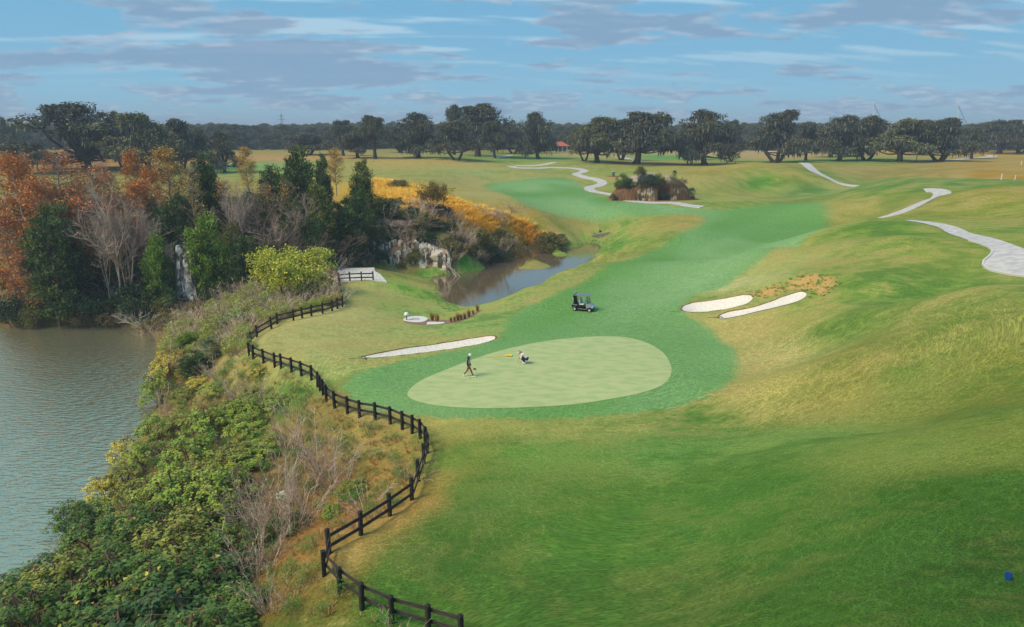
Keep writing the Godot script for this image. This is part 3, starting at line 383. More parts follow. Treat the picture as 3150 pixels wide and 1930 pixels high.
	["broadleaf", -19.83, -48.85, 1.96, 3, 3.82, 1, "yellow-green shrub below the fence at the upper thicket", "broad-leaved thicket on the near bank"],
	["broadleaf", -22.02, -50.25, 1.8, 3.2, 5.61, 1, "light green shrub below the reddish canes", "broad-leaved thicket on the near bank"],
	["broadleaf", -21.36, -54.2, 0.8, 1.8, 0.68, 2, "small yellow-green shrub right under the fence posts", "broad-leaved thicket on the near bank"],
	["broadleaf", -25.22, -54.56, 0.8, 3.4, 3.86, 1, "yellow-green shrub below the palmetto", "broad-leaved thicket on the near bank"],
	["broadleaf", -28.52, -58.71, 1.21, 3, 3.95, 2, "yellow shrub under the palmetto", "broad-leaved thicket on the near bank"],
	["broadleaf", -29.41, -57.14, 1.65, 3.4, 2.36, 1, "yellow-green shrub on the lake edge below the palmetto", "broad-leaved thicket on the near bank"],
	["broadleaf", -8.51, -33.82, 0.8, 1.4, 1.42, 1, "low bright green shrub at the foot of the bare slope", "broad-leaved thicket on the near bank"],
	["broadleaf", -9.44, -31.93, 0.8, 1.3, 6.11, 1, "low green weed clump on the brown soil", "broad-leaved thicket on the near bank"],
	["broadleaf", -11.52, -32.26, 1.11, 2, 6.04, 0, "green shrub under the canes above the soil", "broad-leaved thicket on the near bank"],
	["broadleaf", -12.82, -32.03, 1.43, 2.6, 3.74, 0, "dark green shrub at the foot of the arching canes", "broad-leaved thicket on the near bank"],
	["cedar", -35.16, -71.22, 2.34, 3.4, 6.16, 1, "small round dark cedar at the upper lake corner", ""],
	["cedar", -30.7, -62.89, 2.66, 3.2, 2.61, 0, "low dark green cedar beside the grey-green palmetto", ""],
	["bare_canes", -11.68, -38, 3.31, 3.8, 6.18, 0, "tallest clump of bare tan canes below the fence", "bare tan canes on the bank"],
	["bare_canes", -12.24, -35.99, 3.64, 3.8, 1.8, 0, "bare tan canes left of the tallest clump", "bare tan canes on the bank"],
	["bare_canes", -10.13, -35.25, 2.91, 3.2, 0.77, 0, "bare tan canes on the bare slope", "bare tan canes on the bank"],
	["bare_canes", -13.38, -34.61, 3.91, 3.6, 2.78, 0, "bare tan canes at the middle of the bank", "bare tan canes on the bank"],
	["bare_canes", -11.18, -33.46, 2.71, 3.4, 4.91, 0, "bare pale canes in front of the tallest clump", "bare tan canes on the bank"],
	["bare_canes", -12.9, -32.14, 3.71, 3.4, 0.08, 0, "bare canes leaning over the dark shrub", "bare tan canes on the bank"],
	["bare_canes", -11.74, -31.89, 2.59, 3, 1.72, 0, "bare canes above the brown soil", "bare tan canes on the bank"],
	["bare_canes", -14.4, -33.73, 4.07, 3, 4.91, 0, "bare pinkish canes amid green leaves", "bare tan canes on the bank"],
	["bare_canes", -14.78, -41.57, 2.61, 3, 1.68, 0, "bare canes by the fence behind the tallest clump", "bare tan canes on the bank"],
	["bare_canes", -22.2, -51.92, 2.26, 3.2, 6.21, 0, "bare reddish canes near the palmetto", "bare tan canes on the bank"],
	["bare_canes", -20.25, -50.36, 2.59, 2.8, 3.82, 0, "bare reddish canes below the fence bend", "bare tan canes on the bank"],
	["bare_canes", -12.55, -29.29, 2.73, 3.2, 4.05, 0, "bare arching canes over the dark lower thicket", "bare tan canes on the bank"],
	["bare_canes", -10.63, -25.46, 1.72, 2, 4.67, 0, "short bare canes above the brown bank", "bare tan canes on the bank"],
	["bare_canes", -4.08, -20.92, 1.6, 1.8, 4.78, 0, "bare twiggy bush growing through the near fence", "bare tan canes on the bank"],
	["bare_canes", -38.35, -76.6, 2.88, 4, 3.35, 0, "grey bare brush at the upper lake corner", "bare tan canes on the bank"],
	["bare_canes", -37.89, -81.31, 2.85, 4, 1.86, 0, "grey bare brush below the pale rock", "bare tan canes on the bank"],
	["bare_canes", -42.74, -83.61, 3.14, 4, 2.92, 0, "grey-pink brush at the end of the lake", "bare tan canes on the bank"],
	["bare_canes", -36.58, -84.6, 2.69, 3.6, 4.68, 0, "grey bare brush left of the pale green shrub", "bare tan canes on the bank"],
	["bare_canes", -44.61, -82.76, 2.54, 3.4, 0.23, 0, "bare brush at the water end of the far shore", "bare tan canes on the bank"],
	["bare_canes", -48.43, -84.87, 2.29, 3, 2.86, 0, "bare brush low on the far shore", "bare tan canes on the bank"],
	["bare_canes", -28.27, -66.23, 1.67, 3, 5.58, 0, "grey bare canes beside the palmetto", "bare tan canes on the bank"],
	["bare_canes", -26.27, -57.31, 1.6, 3, 0.09, 0, "bare tan canes below the palmetto", "bare tan canes on the bank"],
	["bare_canes", -31.81, -57.39, 2.91, 4.4, 2.69, 0, "bare pale branches reaching out over the lake", "bare tan canes on the bank"],
]
const AT_CART = [7.57, -69.88]
const AT_WALKER = [-3.23, -47.96]
const AT_CROUCHER = [0.98, -50.99]
const AT_FLAG = [-1.08, -52.63]
const AT_MARKER = [11.36, -13.5]
const AT_PAD_ROUND = [-10.56, -71.99]
const AT_PIPE = [-11.24, -71.65]
const AT_PAD_FLAT = [-7.98, -68.52]
const AT_BIN = [29.18, -200.02]
const AT_SHELTER = [24.42, -364.69]
const AT_DRAIN = [18.07, -139.49]
const AT_MOUND = [32.12, -152.92]
const AT_BALL = [0.59, -50.79]
const TUFTS = [
	[-8.72, -71.8], [-7.96, -69.89], [-6.4, -68.85], [-6.04, -69.19], [-5.72, -69.54], [-5.39, -69.86], [-5.05, -70.16], [-4.66, -70.94], [-4.28, -72.25], [-3.87, -74.05],
]
const MULCH = [
	[-11.96, -71.11], [-11.36, -72.75], [-10.32, -73.55], [-9.32, -72.98], [-7.78, -71.51], [-6.34, -70.66], [-5.08, -71.91], [-3.85, -74.58], [-3.37, -74.31], [-4.16, -71.58], [-5.11, -69.08], [-6.32, -67.91],
	[-8.23, -67.66], [-10.59, -69.11],
]
const STAKES = [
	[16.58, -100.28], [8.52, -141.82], [31.16, -124.39],
]
const WHITE_STAKES = [
	[97.49, -138.21], [125.86, -173.57], [152.97, -209.55],
]
const RAKES = [
	[16.76, -66.81], [19.59, -63.25], [-12.77, -53.56], [24.37, -67.9],
]
const LAMPS = [
	[195.24, -283.5], [136.69, -236.12],
]

# ------------------------------------------------------------------ mesh helper
class MB:
	var v := PackedVector3Array()
	var n := PackedVector3Array()
	var c := PackedColorArray()
	var t := PackedVector2Array()
	var ix := PackedInt32Array()
	func quad(a: Vector3, b: Vector3, cc: Vector3, d: Vector3, col: Color) -> void:
		var nn := (b - a).cross(cc - a)
		if nn.length_squared() < 1e-14:
			nn = (cc - a).cross(d - a)
		nn = nn.normalized()
		var k := v.size()
		v.append(a); v.append(b); v.append(cc); v.append(d)
		n.append(nn); n.append(nn); n.append(nn); n.append(nn)
		c.append(col); c.append(col); c.append(col); c.append(col)
		ix.append(k); ix.append(k + 2); ix.append(k + 1); ix.append(k); ix.append(k + 3); ix.append(k + 2)
	func tri(a: Vector3, b: Vector3, cc: Vector3, col: Color) -> void:
		var nn := (b - a).cross(cc - a).normalized()
		var k := v.size()
		v.append(a); v.append(b); v.append(cc)
		n.append(nn); n.append(nn); n.append(nn)
		c.append(col); c.append(col); c.append(col)
		ix.append(k); ix.append(k + 2); ix.append(k + 1)
	func box(at: Vector3, size: Vector3, col := Color.WHITE, bas := Basis(), bevel := 0.0) -> void:
		var h := size * 0.5
		var e := minf(bevel, minf(h.x, minf(h.y, h.z)) * 0.9)
		if e <= 0.0:
			var p: Array[Vector3] = []
			for k in 8:
				p.append(at + bas * Vector3(h.x if k & 1 else -h.x, h.y if k & 2 else -h.y, h.z if k & 4 else -h.z))
			for f in [[0, 2, 3, 1], [5, 7, 6, 4], [4, 6, 2, 0], [1, 3, 7, 5], [2, 6, 7, 3], [4, 0, 1, 5]]:
				quad(p[f[3]], p[f[2]], p[f[1]], p[f[0]], col)
			return
		# rounded box: six faces, twelve chamfers, eight corners
		for s in [-1.0, 1.0]:
			var yy: float = h.y * s
			quad_out(at, bas, Vector3(-h.x + e, yy, -h.z + e), Vector3(h.x - e, yy, -h.z + e), Vector3(h.x - e, yy, h.z - e), Vector3(-h.x + e, yy, h.z - e), col)
			quad_out(at, bas, Vector3(h.x * s, -h.y + e, -h.z + e), Vector3(h.x * s, h.y - e, -h.z + e), Vector3(h.x * s, h.y - e, h.z - e), Vector3(h.x * s, -h.y + e, h.z - e), col)
			quad_out(at, bas, Vector3(-h.x + e, -h.y + e, h.z * s), Vector3(h.x - e, -h.y + e, h.z * s), Vector3(h.x - e, h.y - e, h.z * s), Vector3(-h.x + e, h.y - e, h.z * s), col)
			for q in [-1.0, 1.0]:
				quad_out(at, bas, Vector3(-h.x + e, h.y * s, (h.z - e) * q), Vector3(h.x - e, h.y * s, (h.z - e) * q), Vector3(h.x - e, (h.y - e) * s, h.z * q), Vector3(-h.x + e, (h.y - e) * s, h.z * q), col)
				quad_out(at, bas, Vector3((h.x - e) * q, h.y * s, -h.z + e), Vector3((h.x - e) * q, h.y * s, h.z - e), Vector3(h.x * q, (h.y - e) * s, h.z - e), Vector3(h.x * q, (h.y - e) * s, -h.z + e), col)
				quad_out(at, bas, Vector3(h.x * s, -h.y + e, (h.z - e) * q), Vector3(h.x * s, h.y - e, (h.z - e) * q), Vector3((h.x - e) * s, h.y - e, h.z * q), Vector3((h.x - e) * s, -h.y + e, h.z * q), col)
				for r in [-1.0, 1.0]:
					var a := Vector3((h.x - e) * r, h.y * s, (h.z - e) * q)
					var b := Vector3(h.x * r, (h.y - e) * s, (h.z - e) * q)
					var d := Vector3((h.x - e) * r, (h.y - e) * s, h.z * q)
					if (b - a).cross(d - a).dot(a) < 0.0:
						tri(at + bas * a, at + bas * d, at + bas * b, col)
					else:
						tri(at + bas * a, at + bas * b, at + bas * d, col)
	func quad_out(at: Vector3, bas: Basis, a: Vector3, b: Vector3, cc: Vector3, d: Vector3, col: Color) -> void:
		if (b - a).cross(cc - a).dot(a + cc) < 0.0:
			quad(at + bas * d, at + bas * cc, at + bas * b, at + bas * a, col)
		else:
			quad(at + bas * a, at + bas * b, at + bas * cc, at + bas * d, col)
	func tube(pts: PackedVector3Array, rad: PackedFloat32Array, sides: int, col: Color, caps := false) -> void:
		var m := pts.size()
		var k := v.size()
		var side := Vector3.RIGHT
		for i in m:
			var d := (pts[mini(i + 1, m - 1)] - pts[maxi(i - 1, 0)]).normalized()
			if absf(d.dot(side)) > 0.95:
				side = Vector3.FORWARD if absf(d.z) < 0.8 else Vector3.UP
			var e := d.cross(side).normalized()
			side = e.cross(d).normalized()
			for j in sides:
				var an := TAU * j / sides
				var o := side * cos(an) + e * sin(an)
				v.append(pts[i] + o * rad[i]); n.append(o); c.append(col)
		for i in m - 1:
			for j in sides:
				var a := k + i * sides + j
				var b := k + i * sides + (j + 1) % sides
				ix.append(a); ix.append(a + sides); ix.append(b)
				ix.append(b); ix.append(a + sides); ix.append(b + sides)
		if caps:
			for w in [0, m - 1]:
				var k2 := v.size()
				var nn := (pts[1] - pts[0]).normalized() * -1.0 if w == 0 else (pts[m - 1] - pts[m - 2]).normalized()
				for j in sides:
					v.append(v[k + w * sides + j]); n.append(nn); c.append(col)
				for j in range(1, sides - 1):
					ix.append(k2); ix.append(k2 + (j if w == 0 else j + 1)); ix.append(k2 + (j + 1 if w == 0 else j))
	func bar(a: Vector3, b: Vector3, ra: float, rb: float, sides: int, col := Color.WHITE, caps := true) -> void:
		tube(PackedVector3Array([a, b]), PackedFloat32Array([ra, rb]), sides, col, caps)
	func lathe(at: Vector3, prof: Array, sides: int, col := Color.WHITE, bas := Basis()) -> void:
		for i in prof.size() - 1:
			var p: Vector2 = prof[i]
			var q: Vector2 = prof[i + 1]
			for j in sides:
				var a := TAU * j / sides
				var b := TAU * (j + 1) / sides
				quad(at + bas * Vector3(p.x * cos(a), p.y, p.x * sin(a)), at + bas * Vector3(q.x * cos(a), q.y, q.x * sin(a)), at + bas * Vector3(q.x * cos(b), q.y, q.x * sin(b)), at + bas * Vector3(p.x * cos(b), p.y, p.x * sin(b)), col)
	func mesh() -> ArrayMesh:
		var a := []
		a.resize(Mesh.ARRAY_MAX)
		a[Mesh.ARRAY_VERTEX] = v
		a[Mesh.ARRAY_NORMAL] = n
		a[Mesh.ARRAY_COLOR] = c
		if t.size() == v.size():
			a[Mesh.ARRAY_TEX_UV] = t
		a[Mesh.ARRAY_INDEX] = ix
		var am := ArrayMesh.new()
		if v.size() > 2:
			am.add_surface_from_arrays(Mesh.PRIMITIVE_TRIANGLES, a)
		return am

# ------------------------------------------------------------------ small helpers
var used := {}
func numbered(called: String) -> String:
	var k: int = used.get(called, -1) + 1
	used[called] = k
	return called if k == 0 else "%s_%03d" % [called, k]

func show_mesh(called: String, m: Mesh, mat: Material, parent: Node3D = null) -> MeshInstance3D:
	var o := MeshInstance3D.new()
	o.mesh = m
	o.material_override = mat
	if parent == null:
		o.name = numbered(called)
		add_child(o)
	else:
		o.name = called
		parent.add_child(o, true)
	return o

func tag(o: Node, label: String, category: String, group := "") -> void:
	o.set_meta("label", label)
	o.set_meta("category", category)
	if group != "":
		o.set_meta("group", group)

func setting(o: Node, label := "", kind := "structure", category := "") -> void:
	o.set_meta("kind", kind)
	if label != "":
		o.set_meta("label", label)
	if category != "":
		o.set_meta("category", category)

func thing(called: String, label: String, category: String, at := Vector3.ZERO, turn := 0.0, group := "") -> Node3D:
	var o := Node3D.new()
	o.name = numbered(called)
	add_child(o)
	o.position = at
	o.rotation.y = turn
	tag(o, label, category, group)
	return o

# a tone as the eye names it (0 to 255) as a linear base colour
func tone(r: float, g: float, b: float, k := 1.0) -> Color:
	var q := Color(r / 255.0, g / 255.0, b / 255.0).srgb_to_linear()
	return Color(q.r * k, q.g * k, q.b * k)

func paint(col: Color, rough := 0.8, metal := 0.0) -> StandardMaterial3D:
	var m := StandardMaterial3D.new()
	m.albedo_color = col.linear_to_srgb()
	m.roughness = rough
	m.metallic = metal
	return m

func leafy(rough := 0.7, back := 0.35) -> StandardMaterial3D:
	var m := StandardMaterial3D.new()
	m.vertex_color_use_as_albedo = true
	m.roughness = rough
	m.metallic_specular = 0.3
	m.cull_mode = BaseMaterial3D.CULL_DISABLED
	if back > 0.0:
		m.backlight_enabled = true
		m.backlight = Color(back, back, back * 0.7)
	return m

func noise(sd: int, freq: float, oct := 4) -> FastNoiseLite:
	var f := FastNoiseLite.new()
	f.seed = sd
	f.noise_type = FastNoiseLite.TYPE_SIMPLEX_SMOOTH
	f.frequency = freq
	f.fractal_octaves = oct
	return f

# tiling texture between two tones
func grain_texture(sd: int, size: int, freq: float, oct: int, stops: Array, cols: Array, stretch := 1.0) -> NoiseTexture2D:
	var f := noise(sd, freq, oct)
	var g := Gradient.new()
	g.offsets = PackedFloat32Array(stops)
	g.colors = PackedColorArray(cols)
	var tx := NoiseTexture2D.new()
	tx.noise = f
	tx.width = int(size * stretch)
	tx.height = size
	tx.seamless = true
	tx.seamless_blend_skirt = 0.25
	tx.color_ramp = g
	return tx

func bumps(sd: int, size: int, freq: float, oct := 4) -> NoiseTexture2D:
	var tx := NoiseTexture2D.new()
	tx.noise = noise(sd, freq, oct)
	tx.width = size
	tx.height = size
	tx.seamless = true
	return tx

# ------------------------------------------------------------------ the land
var XS := PackedFloat32Array()
var ZS := PackedFloat32Array()
var HG := PackedFloat32Array()
var NX := 0
var NZ := 0

func spline(x: float, z: float) -> float:
	var s: float = LAND_PLANE[0] + LAND_PLANE[1] * x + LAND_PLANE[2] * z
	for i in LX.size():
		var dx := x - LX[i]
		var dz := z - LZ[i]
		var q := sqrt(dx * dx + dz * dz)
		s += LW[i] * q * sqrt(q)
	for b in SWELLS:
		var ex: float = x - b[0]
		var ez: float = z - b[1]
		var k: float = (ex * ex + ez * ez) / (b[3] * b[3])
		if k < 9.0:
			s += b[2] * exp(-k)
	return s
var LX := PackedFloat64Array()
var LZ := PackedFloat64Array()
var LW := PackedFloat64Array()

func cr(a: float, b: float, c: float, d: float, t: float) -> float:
	return b + 0.5 * t * (c - a + t * (2.0 * a - 5.0 * b + 4.0 * c - d + t * (3.0 * (b - c) + d - a)))

func spread_grid() -> void:
	for r in LAND:
		LX.append(r[0]); LZ.append(r[1]); LW.append(r[2])
	# spacing grows away from the near turf
	var right := PackedFloat32Array()
	var x := 0.0
	var st := 0.34
	while x < 760.0:
		x += st
		if x > 34.0:
			st *= 1.032
		right.append(x)
	while right.size() % 4 != 0:
		x += st
		right.append(x)
	for i in range(right.size() - 1, -1, -1):
		XS.append(-right[i])
	XS.append(0.0)
	XS.append_array(right)
	var z := -6.0
	st = 0.34
	ZS.append(z)
	while z > -1250.0 or ZS.size() % 4 != 1:
		z -= st
		if z < -55.0:
			st *= 1.0125
		ZS.append(z)
	NX = XS.size()
	NZ = ZS.size()
	var cx := (NX - 1) / 4 + 1
	var cz := (NZ - 1) / 4 + 1
	var co := PackedFloat32Array()
	co.resize(cx * cz)
	for j in cz:
		for i in cx:
			co[j * cx + i] = spline(XS[i * 4], ZS[j * 4])
	# smooth in between
	var rows := PackedFloat32Array()
	rows.resize(NX * cz)
	for j in cz:
		for i in NX:
			var b := mini(i / 4, cx - 2)
			var o := j * cx
			var i0 := b * 4
			var tt := (XS[i] - XS[i0]) / (XS[i0 + 4] - XS[i0])
			rows[j * NX + i] = cr(co[o + maxi(b - 1, 0)], co[o + b], co[o + b + 1], co[o + mini(b + 2, cx - 1)], tt)
	HG.resize(NX * NZ)
	var fine := noise(11, 0.09, 3)
	for j in NZ:
		var b := mini(j / 4, cz - 2)
		var j0 := b * 4
		var tt := (ZS[j] - ZS[j0]) / (ZS[j0 + 4] - ZS[j0])
		var r0 := maxi(b - 1, 0) * NX
		var r1 := b * NX
		var r2 := (b + 1) * NX
		var r3 := mini(b + 2, cz - 1) * NX
		for i in NX:
			HG[j * NX + i] = cr(rows[r0 + i], rows[r1 + i], rows[r2 + i], rows[r3 + i], tt) + 0.05 * fine.get_noise_2d(XS[i], ZS[j])
	# bunkers are scooped out of the turf
	for name_of in [BUNKER_FRONT, BUNKER_ROUND, BUNKER_LONG]:
		var p := rounded(poly(name_of), 2)
		var bb := bounds(p, 1.0)
		for j in NZ:
			if ZS[j] > bb.end.y or ZS[j] < bb.position.y:
				continue
			for i in NX:
				if XS[i] < bb.position.x or XS[i] > bb.end.x:
					continue
				var e := inside_by(p, XS[i], ZS[j])
				HG[j * NX + i] -= 0.6 * smoothstep(-0.1, 1.8, e) - 0.16 * smoothstep(-1.2, -0.2, e) * (1.0 - smoothstep(-0.2, 0.2, e))

func seek(a: PackedFloat32Array, q: float, down: bool) -> int:
	var lo := 0
	var hi := a.size() - 2
	while lo < hi:
		var mid := (lo + hi + 1) / 2
		if (a[mid] >= q) if down else (a[mid] <= q):
			lo = mid
		else:
			hi = mid - 1
	return lo

func ground(x: float, z: float) -> float:
	var i := seek(XS, x, false)
	var j := seek(ZS, z, true)
	var a := clampf((x - XS[i]) / (XS[i + 1] - XS[i]), 0, 1)
	var b := clampf((z - ZS[j]) / (ZS[j + 1] - ZS[j]), 0, 1)
	var o := j * NX + i
	# the two triangles of the cell
	if a + b <= 1.0:
		return HG[o] + (HG[o + 1] - HG[o]) * a + (HG[o + NX] - HG[o]) * b
	return HG[o + NX + 1] + (HG[o + NX] - HG[o + NX + 1]) * (1.0 - a) + (HG[o + 1] - HG[o + NX + 1]) * (1.0 - b)

func on_ground(x: float, z: float, up := 0.0) -> Vector3:
	return Vector3(x, ground(x, z) + up, z)

func ground_normal(x: float, z: float) -> Vector3:
	var e := 0.5
	return Vector3(ground(x - e, z) - ground(x + e, z), 2.0 * e, ground(x, z - e) - ground(x, z + e)).normalized()

func poly(rows: Array) -> PackedVector2Array:
	var p := PackedVector2Array()
	for r in rows:
		p.append(Vector2(r[0], r[1]))
	return p

# rounds the corners of an outline
func rounded(p: PackedVector2Array, times := 2) -> PackedVector2Array:
	for k in times:
		var q := PackedVector2Array()
		for i in p.size():
			var a := p[i]
			var b := p[(i + 1) % p.size()]
			q.append(a.lerp(b, 0.25)); q.append(a.lerp(b, 0.75))
		p = q
	return p

# distance to an outline, positive inside
func inside_by(p: PackedVector2Array, x: float, y: float) -> float:
	var best := 1e9
	var odd := false
	var m := p.size()
	var a := p[m - 1]
	for i in m:
		var b := p[i]
		var ex := b.x - a.x
		var ey := b.y - a.y
		var px := x - a.x
		var py := y - a.y
		var k := clampf((px * ex + py * ey) / (ex * ex + ey * ey + 1e-9), 0, 1)
		var dx := px - ex * k
		var dy := py - ey * k
		best = minf(best, dx * dx + dy * dy)
		if (a.y > y) != (b.y > y) and x < ex * (y - a.y) / (ey if ey != 0.0 else 1e-9) + a.x:
			odd = not odd
		a = b
	return sqrt(best) if odd else -sqrt(best)

func bounds(p: PackedVector2Array, grow: float) -> Rect2:
	var r := Rect2(p[0], Vector2.ZERO)
	for q in p:
		r = r.expand(q)
	return r.grow(grow)

# a sheet that follows the land inside an outline
func sheet(outline: PackedVector2Array, step: float, lift: float, dish := 0.0, col := Color.WHITE, uv_scale := 0.25, rim := 0.0) -> MB:
	var mb := MB.new()
	var r := bounds(outline, 0.0)
	var pts := PackedVector2Array()
	for i in outline.size():
		pts.append(outline[i])
	var jig := RandomNumberGenerator.new()
	jig.seed = 9
	var yv := r.position.y + step * 0.5
	while yv < r.end.y:
		var xv := r.position.x + step * 0.5
		while xv < r.end.x:
			var q := Vector2(xv + jig.randf_range(-0.1, 0.1) * step, yv + jig.randf_range(-0.1, 0.1) * step)
			if inside_by(outline, q.x, q.y) > step * 0.35:
				pts.append(q)
			xv += step
		yv += step
	var tris := Geometry2D.triangulate_delaunay(pts)
	for q in pts:
		var e := maxf(0.0, inside_by(outline, q.x, q.y))
		var h := ground(q.x, q.y) + lift - dish * smoothstep(0.0, 1.6, e) + rim * (1.0 - smoothstep(0.0, 0.12, e))
		mb.v.append(Vector3(q.x, h, q.y))
		mb.n.append(ground_normal(q.x, q.y))
		mb.c.append(col)
		mb.t.append(q * uv_scale)
	for i in range(0, tris.size(), 3):
		var m := (pts[tris[i]] + pts[tris[i + 1]] + pts[tris[i + 2]]) / 3.0
		if inside_by(outline, m.x, m.y) > 0.0:
			var a := pts[tris[i]]
			var flip := (pts[tris[i + 1]] - a).cross(pts[tris[i + 2]] - a) < 0.0
			mb.ix.append(tris[i]); mb.ix.append(tris[i + 2] if flip else tris[i + 1]); mb.ix.append(tris[i + 1] if flip else tris[i + 2])
	return mb

# a raised concrete ribbon along a line of points
func ribbon(rows: Array, width: float, lift: float, step := 1.0, thick := 0.3) -> MB:
	var cu := Curve3D.new()
	var p := poly(rows)
	for i in p.size():
		var a := p[maxi(i - 1, 0)]
		var b := p[mini(i + 1, p.size() - 1)]
		var tn := (b - a) / 6.0
		cu.add_point(Vector3(p[i].x, 0, p[i].y), Vector3(-tn.x, 0, -tn.y), Vector3(tn.x, 0, tn.y))
	var mb := MB.new()
	var total := cu.get_baked_length()
	var m := int(total / step) + 1
	for i in m + 1:
		var o := minf(total, total * i / m)
		var q := cu.sample_baked(o, true)
		var q2 := cu.sample_baked(minf(total, o + 0.3), true)
		var q1 := cu.sample_baked(maxf(0.0, o - 0.3), true)
		var d := (q2 - q1).normalized()
		var s := Vector3(d.z, 0, -d.x) * width * 0.5
		for k in [-1.0, -0.97, -0.5, 0.0, 0.5, 0.97, 1.0]:
			var w: Vector3 = q + s * k
			var y := ground(w.x, w.z)
			mb.v.append(Vector3(w.x, y + (lift - thick if absf(k) == 1.0 else lift), w.z))
			mb.n.append(ground_normal(w.x, w.z) if absf(k) < 0.98 else s.normalized() * signf(k))
			mb.c.append(Color.WHITE)
			mb.t.append(Vector2(w.x, w.z) * 0.25)
		if i > 0:
			var b := (i - 1) * 7
			for k in 6:
				mb.ix.append(b + k); mb.ix.append(b + k + 1); mb.ix.append(b + k + 8)
				mb.ix.append(b + k); mb.ix.append(b + k + 8); mb.ix.append(b + k + 7)
	return mb

# ------------------------------------------------------------------ light and air
func build_air() -> void:
	var cam := Camera3D.new()
	cam.name = "camera"
	cam.position = EYE
	cam.rotation_degrees.x = -15.155
	cam.fov = 49.36
	cam.near = 0.1
	cam.far = 4000.0
	add_child(cam)
	cam.make_current()
	var e := Environment.new()
	e.background_mode = Environment.BG_SKY
	e.tonemap_mode = Environment.TONE_MAPPER_LINEAR
	e.tonemap_exposure = 2.35
	e.sky = Sky.new()
	e.sky.sky_material = cloudy_sky()
	e.background_energy_multiplier = 0.47
	e.sdfgi_enabled = true
	e.ssao_enabled = true
	e.ssil_enabled = true
	e.fog_enabled = true
	e.fog_density = 0.00045
	e.fog_light_color = Color(0.62, 0.67, 0.72)
	var we := WorldEnvironment.new()
	we.name = "environment"
	we.environment = e
	add_child(we)
	var sun := DirectionalLight3D.new()
	sun.name = "sun"
	sun.light_energy = 0.5
	sun.light_color = Color(1.0, 0.93, 0.80)
	sun.light_angular_distance = 28.0
	sun.shadow_enabled = true
	add_child(sun)
	sun.look_at_from_position(Vector3(-55, 66, 24), Vector3.ZERO)

